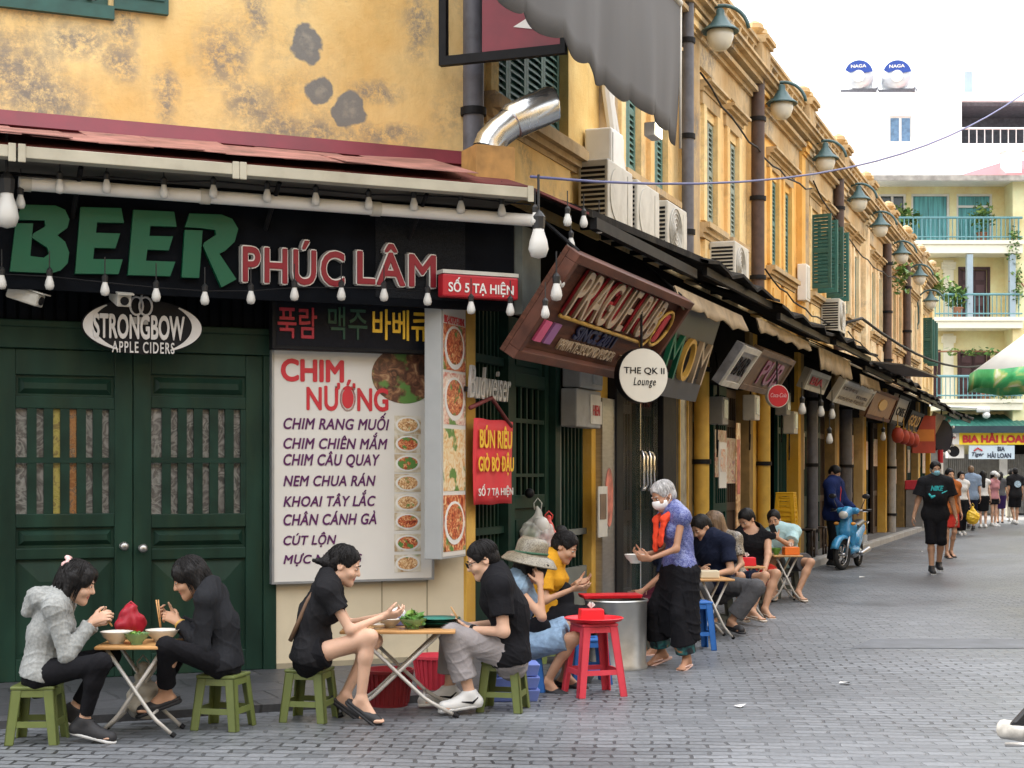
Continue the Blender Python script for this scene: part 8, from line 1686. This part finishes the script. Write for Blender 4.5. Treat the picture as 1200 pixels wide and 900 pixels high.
m = MB(); w_ = J['WR']['L']; d_ = unit(J['WR']['L'] - J['EL']['L']); m.lathe([(.034, -.006), (.037, 0), (.034, .006)], 16, Matrix.Translation(Vector(w_ - d_ * .02)) @ Vector(d_).to_track_quat('Z', 'Y').to_matrix().to_4x4(), cap=False); m.build('bracelet', NGOLD, T, True)
sticks('pale chopsticks in the hand of the woman in the dark jacket', q(183, 703, -.02), q(188, 738, -.05))
# woman in the black dress, facing right
Y = 9.50; q = wp(Y)
T, J = person('woman in a short black dress with ponytail and a brown bag strap across her back', at(363, Y), q(365, 767), q(387, 680), q(404, 662), R(4), (.93, -.06, -.34), {'R': q(451, 722, -.05), 'L': q(448, 722, .16)}, {'R': q(423, 819, -.12), 'L': q(404, 815, .12)}, .97, True, 'fair', 'tied', 'black',
    [legs('shorts', BLKC, .13, inf=.020, flare=.02), top('dress_top', BLK2, inf=.020, hem=-.05, sleeve=.26, peplum=True, flare=.014, neck=.085, fold=.009, freq=30)], bend=.045, group=GT, tail=(-.19, -.02, .03),
    elbows={'R': (-.1, -.35, -1), 'L': (0, .4, -1)}, hands={'R': ((.95, .1, .1), (0, .6, .6), .6), 'L': ((.9, -.2, .1), (0, -.5, .7), .6)}, toes={'R': (.72, -.18, -.52), 'L': (.7, .0, -.5)}, shoes=FLATB, knees={'R': (.75, -.15, .8), 'L': (.75, .15, .8)})
n_ = J['N']; b_ = J['P']; m = MB(); pts = [V3(n_) + J['rt'] * .06 - J['up'] * .01 + J['fw'] * .05, V3(n_) + J['rt'] * .09 + J['up'] * .035 - J['fw'] * .03, V3(n_) - J['up'] * .14 + J['rt'] * .09 - J['fw'] * .098, V3(n_) * .45 + V3(b_) * .55 + J['rt'] * .10 - J['fw'] * .118, V3(b_) + J['up'] * .06 + J['rt'] * .06 - J['fw'] * .145]
m.tube(pts, .014, 6); m.build('bag_strap', mat('strap_brown', (.17, .10, .06), .6), T, True)
# man in the black polo, facing left
Y = 9.92; q = wp(Y)
T, J = person('man in a black polo shirt, glasses and grey trousers at the second table', at(592, Y), q(597, 767), q(582, 676), q(565, 656), R(183), (-.90, -.14, -.38), {'L': q(552, 738, -.10), 'R': q(545, 734, .12)}, {'L': q(551, 814, -.16), 'R': q(527, 808, .12)}, 1.0, False, 'fair', 'short', 'black',
    [legs('trousers', GRYT, .87, inf=.024, flare=.02, fold=.008, freq=30), top('polo_shirt', BLKC, inf=.022, hem=-.06, sleeve=.33, collar=True, flare=.018, fold=.008, freq=26)], bend=.05, group=GT,
    elbows={'L': (.25, -.3, -1), 'R': (.2, .4, -1)}, hands={'L': ((-.85, .1, -.1), (0, .6, .6), .75), 'R': ((-.85, -.1, 0), (0, -.4, .7), .8)}, toes={'L': (-1, -.28, -.12), 'R': (-1, -.08, -.12)}, shoes={'kind': 'shoe', 'mat': SHW, 'sole': WHT, 'mark': BLKC, 'lace': SHG}, knees={'L': (-.75, -.1, .85), 'R': (-.75, .1, .85)})
hp = J['hp']; m = MB()
for sg in (1, -1): m.tube([hp(.031 * sg + .021 * math.cos(R(a)), .104, .002 + .017 * math.sin(R(a))) for a in range(0, 361, 30)], .0028, 5); m.tube([hp(.052 * sg, .102, .008), hp(.078 * sg, .02, .008), hp(.080 * sg, -.02, .0)], .0026, 5)
m.tube([hp(-.010, .106, .006), hp(.010, .106, .006)], .0026, 5); m.build('glasses', BLACK, T, True)
m = MB(); w_ = J['WR']['L']; d_ = unit(J['WR']['L'] - J['EL']['L']); m.lathe([(.030, -.013), (.034, -.01), (.034, .01), (.030, .013)], 16, Matrix.Translation(Vector(w_ - d_ * .015)) @ Vector(d_).to_track_quat('Z', 'Y').to_matrix().to_4x4(), cap=False); m.build('watch', BLACK, T, True)
NB = V3(J['N']); cpos = NB + J['up'] * .03; ux = unit(np.array([.62, -.1, .78])); uz = unit(np.cross(np.array([0, -1., 0]), ux)) * -1
Mx = Matrix.Translation(Vector(NB + np.array([-.045, -.082, -.045]))) @ Matrix.Rotation(R(-52), 4, 'Y') @ Matrix.Rotation(R(-5), 4, 'Z')
lettering('FSSSSB', (-.05, -.018, .10, .022), -.01, WHT, T, bold=.03, depth=.006, name='collar_print', M=Mx)
sticks('chopsticks held over the second table by the man in the polo shirt', q(545, 742, -.05), q(528, 711, -.08)); 
# woman in the straw hat with a phone, facing right
Y = 10.85; q = wp(Y)
T, J = person('woman in a checked sun hat and denim vest holding a phone to her ear', at(614, Y), q(613, 757), q(608, 679), q(622, 664), R(-6), (.95, -.22, -.10), {'R': q(633, 684, -.16), 'L': q(655, 745, .12)}, {'R': q(641, 799, -.10), 'L': q(662, 792, .12)}, .95, True, 'mid', 'bob', 'black',
    [dict(name='skirt', mat=DENL, kind='skirt', leg=.42, inf=.02), top('denim_vest', DENIM, inf=.024, hem=-.02, sleeve=.06, collar=True, fold=.006)], bend=.03, group=GT,
    elbows={'R': (.35, -.35, -1)}, hands={'R': ((-.1, .15, 1), (-.3, 1, .1), .7)}, toes={'R': (.75, -.45, -.25), 'L': (.9, -.2, -.25)}, shoes=FLATB, knees={'R': (.75, -.3, .75), 'L': (.8, .1, .75)})
hp = J['hp']; HM = Matrix.Translation(Vector(hp(0, -.01, .07))) @ Matrix(np.stack([J['HA'][0], J['HA'][1], J['HA'][2]], 1).tolist()).to_4x4()
t = thing('sun_hat', 'checked beige bucket hat with wide brim on the head of the woman with the phone', 'hat', T.location); m = MB(); m.lathe([(.205, -.045), (.165, .005), (.118, .022), (.112, .10), (.085, .135), (.001, .142), (.001, .135), (.08, .128), (.104, .095), (.110, .018), (.16, -.003), (.20, -.052)], 32, HM @ Matrix.Rotation(R(-6), 4, 'X'), cap=False); m.build('hat', PLAID, t, 60)
m = MB(); m.tube([HM @ Vector((.118 * math.cos(R(a)), .118 * math.sin(R(a)), .028)) for a in range(0, 361, 20)], .009, 6); m.build('hat_band', mat('band_green', (.03, .09, .05), .7), t, True)
t = thing('mobile_phone', 'black mobile phone held at the ear of the woman in the sun hat', 'phone', T.location); m = MB(); pm = Matrix.Translation(Vector(V3(J['WR']['R']) + np.array([.005, .025, .075]))) @ Matrix.Rotation(R(20), 4, 'Y'); m.box(-.036, .036, -.005, .005, -.07, .07, pm); m.build('case', BLACK, t, False, .004); m = MB(); m.box(-.033, .033, .0052, .006, -.066, .066, pm); m.build('screen', GLASS, t)
m = MB(); c_ = V3(J['N']) * .35 + V3(J['P']) * .65; S_ = SDF(c_ + np.array([-.02, -.26, -.14]), c_ + np.array([.26, .1, .14]), .008); S_.ell(c_ + np.array([.12, -.10, -.02]), (.085, .05, .075)); v_, f_ = S_.surf(); t = thing('hand_bag', 'small black handbag in the lap of the woman in the sun hat', 'bag', T.location); to_obj('bag', v_, f_, BLKC, t); m = MB(); m.tube([c_ + np.array([.07, -.1, .04]), c_ + np.array([.1, -.11, .12]), c_ + np.array([.15, -.1, .04])], .006, 6); m.build('strap', BLACK, t, True)
# woman in the orange shirt
Y = 12.1; q = wp(Y)
T, J = person('woman in a mustard yellow shirt and black apron sitting by the green door', at(648, Y), q(646, 724), q(645, 655), q(662, 641), R(-18), (.84, -.30, -.45), {'R': q(672, 690, -.26), 'L': q(676, 683, .06)}, {'R': q(668, 768, -.1), 'L': q(676, 766, .1)}, .95, True, 'mid', 'bun', 'black',
    [legs('trousers', BLKC, .93, inf=.02), top('shirt', ORNG, inf=.024, hem=-.03, sleeve=.36, flare=.014, fold=.007)], bend=.05, group=GT, vox=.008, hands={'R': ((.95, -.2, .05), (.1, .6, .6), .45), 'L': ((.9, -.2, .2), (0, -.5, .6), .5)}, shoes=FLATB)
S_ = SDF(V3(J['P']) - .4, V3(J['P']) + .45, .01); 
for s in 'RL': S_.rc(V3(J['HP'][s]) + J['fw'] * .05, V3(J['KN'][s]), .115, .08, .05)
S_.rc(V3(J['P']) + J['fw'] * .11, V3(J['N']) * .45 + V3(J['P']) * .55 + J['fw'] * .10, .09, .08, .03); v_, f_ = S_.surf(); to_obj('apron', folds(v_, f_, .006, 35, 2), f_, BLKC, T)
# bent old woman walking, facing left
Y = 12.15; q = wp(Y)
T, J = person('stooping grey haired woman in blue blouse, white mask and orange scarf carrying a bowl', at(790, Y), q(796, 664), q(789, 599), q(777, 581), R(200), (-.80, -.45, -.40), {'L': q(762, 655, -.26), 'R': q(755, 650, .02)}, {'L': q(805, 771, -.10), 'R': q(776, 764, .14)}, .91, True, 'tan', 'short', 'grey',
    [legs('trousers', BLKC, .84, inf=.020, flare=.062, fold=.008, freq=24), top('blouse', FLOR, inf=.024, hem=-.13, sleeve=.03, flare=.004, fold=.006, freq=30)], bend=.035, group='people on the street', vox=.007,
    elbows={'L': (.55, -.1, -1), 'R': (.4, .3, -1)}, hands={'L': ((-.95, -.05, .1), (.1, .7, .3), .75), 'R': ((-.9, -.35, .1), (.1, -.6, .5), .7)}, toes={'L': (-.45, -.9, -.15), 'R': (-.95, -.35, -.35)}, shoes=SLIPP, knees={'L': (-.6, -.6, .2), 'R': (-.8, -.2, .2)}, girth=1.0)
hp = J['hp']
def mask(J, T, m_, vox=.006):
    H_ = V3(J['H']); S_ = SDF(H_ - .16, H_ + .16, vox); hp = J['hp']; A = J['HA']
    S_.ell(hp(0, .030, -.045), (.066, .078, .062), A, .0); S_.ell(hp(0, .075, -.035), (.030, .045, .04), A, .03); S_.plane(hp(0, .02, 0), -A[1]); S_.plane(hp(0, .1, -.008), A[2] - A[1] * .25); v_, f_ = S_.surf(); o_ = to_obj('face_mask', v_, f_, m_, T)
    m = MB()
    for sg in (1, -1): m.tube([hp(.060 * sg, .03, -.02), hp(.082 * sg, -.005, .012), hp(.080 * sg, -.02, 0)], .0022, 5); m.tube([hp(.060 * sg, .03, -.07), hp(.082 * sg, -.005, -.03), hp(.080 * sg, -.02, -.01)], .0022, 5)
    m.build('ear_loop', m_, o_, True)
mask(J, T, MASKW)
N_ = V3(J['N']); S_ = SDF(N_ - .34, N_ + .16, .008)
for sg in (1, -1):
    a = N_ + J['rt'] * .075 * sg + J['up'] * .02 - J['fw'] * .03; b = N_ + J['rt'] * .07 * sg + J['fw'] * .12 - J['up'] * .05; c = N_ + J['rt'] * .05 * sg + J['fw'] * .165 - J['up'] * (.22 if sg < 0 else .26)
    S_.rc(N_ - J['fw'] * .06 + J['up'] * .02, a, .026, .026, .02); S_.rc(a, b, .028, .034, .02); S_.rc(b, c, .034, .045, .02, flat=(J['fw'], .4))
v_, f_ = S_.surf(); to_obj('scarf', folds(v_, f_, .006, 55, 8), f_, ORS, T)
for s in 'RL':
    k_, a_ = V3(J['KN'][s]), V3(J['AN'][s]); S_ = SDF(a_ - .16, a_ + .26, .008); S_.rc(k_ * .36 + a_ * .64, k_ * .12 + a_ * .88, .088, .082, .01, cut=[(k_ * .12 + a_ * .88, a_ - k_), (k_ * .36 + a_ * .64, k_ - a_)]); v_, f_ = S_.surf(); to_obj('trouser_cuff', folds(v_, f_, .006, 40, 4), f_, TROP, T)
am = (V3(J['AN']['L']) + V3(J['AN']['R'])) / 2; P_ = V3(J['P']); S_ = SDF(np.minimum(P_, am) - .32, np.maximum(P_, am) + .34, .008); E_ = P_ * .23 + am * .77
for w in (-1, -.4, .4, 1):
    d_ = (V3(J['AN']['R']) - V3(J['AN']['L'])) * .5 * w; S_.rc(P_ + J['rt'] * .07 * w - J['up'] * .05, E_ + d_ * .95, .125, .105, .05, cut=[(E_ + np.array([0, 0, .03 * w]), (0, 0, -1))])
v_, f_ = S_.surf(); to_obj('skirt', creases(v_, f_, .010, 30, 21), f_, BLKC, T)
bowl('white bowl carried in both hands by the bent old woman', W(744, 660, Y - .12), .085, .07, BOWL, None)

# people at the small tables farther on
def simple(lab, root, P, N, H, yaw, look, wr, ft, cl, **k): return person(lab, root, P, N, H, yaw, look, wr, ft, clothes=cl, **k)
Y = 14.95; q = wp(Y)
person('man in navy T shirt leaning over the small table with papers', at(842, Y), q(842, 688), q(834, 631), q(822, 618), R(222), (-.70, -.45, -.55), {'L': q(838, 673, -.42), 'R': q(822, 668, -.15)}, {'L': q(857, 728, -.34), 'R': q(836, 727, -.12)}, 1.0, False, 'mid', 'short', 'black', [legs('trousers', CHAR, .92, inf=.028, flare=.02), top('shirt', NAVY, inf=.022, hem=-.06, sleeve=.36, flare=.016)], vox=.010, group=GT, shoes={'kind': 'flat', 'mat': SHB}, toes={'L': (.45, -.9, -.1), 'R': (-.2, -.95, -.1)}, knees={'L': (.75, -.6, .5), 'R': (-.5, -.6, .6)}, bend=.05)
Y = 15.9; q = wp(Y)
person('woman with light brown tied hair in a leopard print blouse beside the man in navy', at(862, Y), q(860, 682), q(846, 629), q(836, 613), R(235), (-.8, .35, -.3), {'L': q(858, 672, -.35), 'R': q(846, 668, -.2)}, {'L': q(881, 716, -.42), 'R': q(868, 716, -.2)}, .95, True, 'mid', 'bob', 'brown', [legs('shorts', NAVY, .30, inf=.02), top('blouse', LEOP, inf=.024, hem=-.05, sleeve=.34)], vox=.010, group=GT, shoes=SLIP, toes={'L': (.6, -.8, -.1), 'R': (.2, -.95, -.1)}, knees={'L': (.6, -.65, .6), 'R': (.1, -.7, .7)}, bend=.05)
Y = 16.85; q = wp(Y)
person('man in a black tank top and red shorts looking down to his right', at(881, Y), q(880, 676), q(880, 622), q(875, 609), R(-96), (-.62, -.60, -.50), {'L': q(896, 674, -.48), 'R': q(866, 668, -.42)}, {'L': q(896, 714, -.46), 'R': q(872, 716, -.42)}, 1.0, False, 'mid', 'short', 'black', [legs('shorts', RSH, .33, inf=.03, flare=.03), top('tank_top', BLKC, inf=.018, hem=-.05, straps=True, neck=.10)], vox=.010, group=GT, shoes=SLIP, toes={'L': (.35, -.95, -.08), 'R': (-.2, -.95, -.1)}, knees={'L': (.40, -.8, .5), 'R': (-.5, -.8, .5)}, elbows={'L': (.8, .3, -.5), 'R': (-.8, .3, -.5)}, bend=.04, girth=1.06)
Y = 18.9; q = wp(Y)
T, J = person('man in a pale blue T shirt holding a phone behind the orange tissue box', at(920, Y), q(921, 660), q(913, 621), q(907, 609), R(-112), (-.25, -.92, -.22), {'L': q(910, 630, -.42), 'R': q(906, 652, -.36)}, {'L': q(935, 694, -.50), 'R': q(908, 692, -.44)}, 1.0, False, 'mid', 'short', 'black', [legs('shorts', CHAR, .34, inf=.03, flare=.03), top('shirt', AQUA, inf=.024, hem=-.05, sleeve=.36, flare=.02)], vox=.011, group=GT, shoes=SLIP, toes={'L': (.3, -.95, -.08), 'R': (-.2, -.95, -.1)}, knees={'L': (.55, -.75, .5), 'R': (-.4, -.8, .5)}, elbows={'L': (.5, -.2, -1)}, hands={'L': ((-.4, .1, .9), (0, 1, 0), .8)}, bend=.05)
t = thing('mobile_phone', 'dark mobile phone held by the man in the pale blue T shirt', 'phone', T.location); w_ = V3(J['WR']['L']); m = MB(); m.box(-.035, .035, -.005, .005, -.07, .07, Matrix.Translation(Vector(w_ + np.array([-.04, .0, .09]))) @ Matrix.Rotation(R(-20), 4, 'Y')); m.build('case', BLACK, t, False, .004); m = MB(); m.box(-.031, .031, .0052, .006, -.066, .066, Matrix.Translation(Vector(w_ + np.array([-.04, .0, .09]))) @ Matrix.Rotation(R(-20), 4, 'Y')); m.build('screen', GLASS, t)
# seated figure half hidden behind the bent old woman
Y = 13.2; q = wp(Y)
person('person in dark clothes sitting half hidden behind the bent old woman', at(790, Y), q(785, 692), q(781, 632), q(784, 612), R(190), (-.9, -.2, -.3), {'L': q(752, 693, -.25), 'R': q(764, 690, .1)}, {'L': q(768, 760, -.25), 'R': q(762, 757, .1)}, .92, True, 'tan', 'bob', 'black', [legs('trousers', cloth('plum', (.10, .02, .035)), .86, inf=.02), top('shirt', NAVY, inf=.024, hem=-.03, sleeve=.5)], vox=.011, group=GT, shoes=SLIPP, toes={'L': (-.9, -.35, -.1), 'R': (-.9, -.2, -.1)})

def stand(lab, u, vf, hgt, yaw, cl, female=False, tone='mid', hair='short', hcol='black', stride=0.0, vox=.014, arms=None, look=None, shoes=None, group='people on the street', lean=.0, girth=1.0, hairtail=None, facev=True, elb=None):
    """standing or walking figure from its ground point, height and heading"""
    g = gpt(u, vf); sc = hgt / 1.70; f = Vector((math.cos(yaw), math.sin(yaw), 0)); r = Vector((f.y, -f.x, 0)); z = lambda h: Vector((0, 0, h * sc))
    P = g + z(.90); N = g + z(1.43) + f * .02; H = g + z(1.58) + f * .035; a = arms or {}
    wr = {s: g + z(a.get(s, (0, 0, .80))[2]) + r * ((.24 if s == 'R' else -.24) + a.get(s, (0, 0, 0))[0]) * sc + f * (a.get(s, (0, .04, 0))[1]) * sc for s in 'RL'}
    ft = {'R': g + z(.09 + (.0 if stride >= 0 else -stride * .15)) + r * .07 * sc + f * stride * .5, 'L': g + z(.09 + (stride * .25 if stride > 0 else 0)) - r * .07 * sc - f * stride * .5}
    lk = look or (f.x, f.y, -.08)
    return person(lab, g, P, N, H, yaw, lk, wr, ft, sc, female, tone, hair, hcol, cl, vox, bend=.0, shoes=shoes, group=group, knees={'R': (f.x, f.y, .1), 'L': (f.x, f.y, .1)}, girth=girth, tail=hairtail, elbows=elb or {'R': (-f.x, -f.y, -.2), 'L': (-f.x, -f.y, -.2)}, face=facev)
SH1 = {'kind': 'shoe', 'mat': SHB, 'sole': SHW}; SH2 = {'kind': 'shoe', 'mat': SHW, 'sole': WHT}
# man by the scooter
stand('man in a navy jacket over a red shirt looking down beside the blue scooter', 976, 664, 1.66, R(-35), [legs('trousers', BLKC, .96, inf=.02, flare=.02), top('shirt', RSH, inf=.020, hem=-.10, sleeve=0.0), top('jacket', NAVY2, inf=.064, hem=-.12, sleeve=.96, loose=-.02, open=True)], look=(.62, -.5, -.6), arms={'R': (-.05, .26, .95), 'L': (.05, .30, .95)}, vox=.013, shoes=SH1, elb={'R': (-.4, -.6, -.8), 'L': (-.4, .6, -.8)})
T0, J0 = _last = (None, None)
# walking man in black with the blue mask
T, J = stand('walking man in a black T shirt with teal print, black shorts and blue mask', 1096, 672, 1.72, R(-96), [legs('shorts', BLKC, .55, inf=.022, flare=.022), top('shirt', BLK2, inf=.036, hem=-.14, sleeve=.36, flare=.03)], tone='mid', stride=.22, vox=.010, arms={'R': (.10, .02, .80), 'L': (-.10, .0, .72)}, shoes=SH1, girth=1.14, look=(.0, -1, -.15))
mask(J, T, MASKB, .009)
c_ = V3(J['N']) - J['up'] * .17 + J['fw'] * .165; TQ = mat('print_teal', (.03, .42, .44), .6); Mx = Matrix.Translation(Vector(c_)) @ Matrix.Rotation(R(-6), 4, 'Z')
lettering('NIKE', (-.10, -.005, .09, .075), -.03, TQ, T, bold=.05, shear=.3, depth=.02, name='shirt_print', M=Mx); m = MB(); m.tube([Mx @ Vector(p_) for p_ in ((-.13, -.02, -.045), (-.09, -.03, -.10), (.02, -.025, -.06), (.15, -.005, .0))], [.012, .026, .016, .003], 6); m.build('shirt_mark', TQ, T, True)
stand('person in an orange top and red shorts half hidden behind the walking man in black', 1112, 654, 1.62, R(-80), [legs('shorts', RSH, .40, inf=.03, flare=.02), top('shirt', ORT, inf=.026, hem=-.06, sleeve=.35)], female=True, stride=.12, shoes=SLIPB)
stand('long haired woman in a white top and black trousers carrying a yellow bag', 1126, 627, 1.58, R(-85), [legs('trousers', BLKC, .97, inf=.03), top('shirt', WHT, inf=.02, hem=.04, sleeve=.2)], female=True, tone='fair', hair='long', stride=.1, shoes=SH2, vox=.018)
yb = gpt(1136, 627); bag('yellow carrier bag in the hand of the woman with long hair', yb + Vector((.05, -.1, .78)), .50, .17, plast('bag_yellow', (.70, .45, .03)), [], 6)
stand('tall man in a pale blue shirt and dark shorts walking away', 1138, 622, 1.74, R(80), [legs('shorts', NAVY, .52, inf=.03, flare=.03), top('shirt', LBL, inf=.03, hem=-.1, sleeve=.36)], tone='fair', hair='short', hcol='brown', stride=.25, shoes=SH1, vox=.02)
stand('woman with very long black hair in a white top and black skirt', 1152, 619, 1.60, R(85), [dict(name='skirt', mat=BLKC, kind='skirt', leg=.45, inf=.02), top('shirt', WHT, inf=.02, hem=.05, sleeve=.0)], female=True, tone='fair', hair='long', shoes=SH2, vox=.02)
T, J = stand('woman in a pink shirt, white cap and black shorts', 1164, 617, 1.56, R(-60), [legs('shorts', BLKC, .25, inf=.03), top('shirt', PINKT, inf=.026, hem=-.03, sleeve=.36)], female=True, tone='fair', hair='bob', shoes=SH2, vox=.02)
t = thing('cap', 'white cap on the woman in the pink shirt', 'hat', T.location); m = MB(); hp = J['hp']; m.lathe([(.112, 0), (.10, .07), (.05, .11), (.001, .12)], 18, Matrix.Translation(Vector(hp(0, -.01, .045)))); m.build('crown', WHT, t, True); m = MB(); m.tube([hp(0, .08, .05), hp(0, .18, .035)], [.08, .05], 10); m.build('peak', WHT, t, True)
T, J = stand('man seen from behind in a black T shirt with a round pale print', 1190, 615, 1.70, R(95), [legs('shorts', BLKC, .45, inf=.035, flare=.03), top('shirt', BLK2, inf=.032, hem=-.1, sleeve=.36)], tone='mid', stride=.15, shoes=SH2, vox=.02)
c_ = V3(J['N']) - J['up'] * .22 - J['fw'] * .165; m = MB(); m.prism(ell_pts(0, 0, .10, .10, 20), -.02, 0, Matrix.Translation(Vector(c_))); m.build('back_print', mat('print_pale_blue', (.38, .52, .62), .6, var=.5, scale=30), T)
stand('person in a purple skirt standing behind the woman in pink', 1172, 613, 1.58, R(70), [dict(name='skirt', mat=cloth('purple', (.035, .018, .075)), kind='skirt', leg=.48, inf=.03), top('shirt', CHAR, inf=.024, hem=0, sleeve=.3)], female=True, hair='bob', shoes=SLIPB, vox=.022)
stand('man in pale trousers standing by the crossing behind the man in black', 1184, 611, 1.68, R(60), [legs('trousers', cloth('khaki', (.40, .37, .30)), .95, inf=.03), top('shirt', cloth('olive_shirt', (.16, .17, .12)), inf=.026, hem=-.08, sleeve=.4)], shoes=SH2, vox=.022)
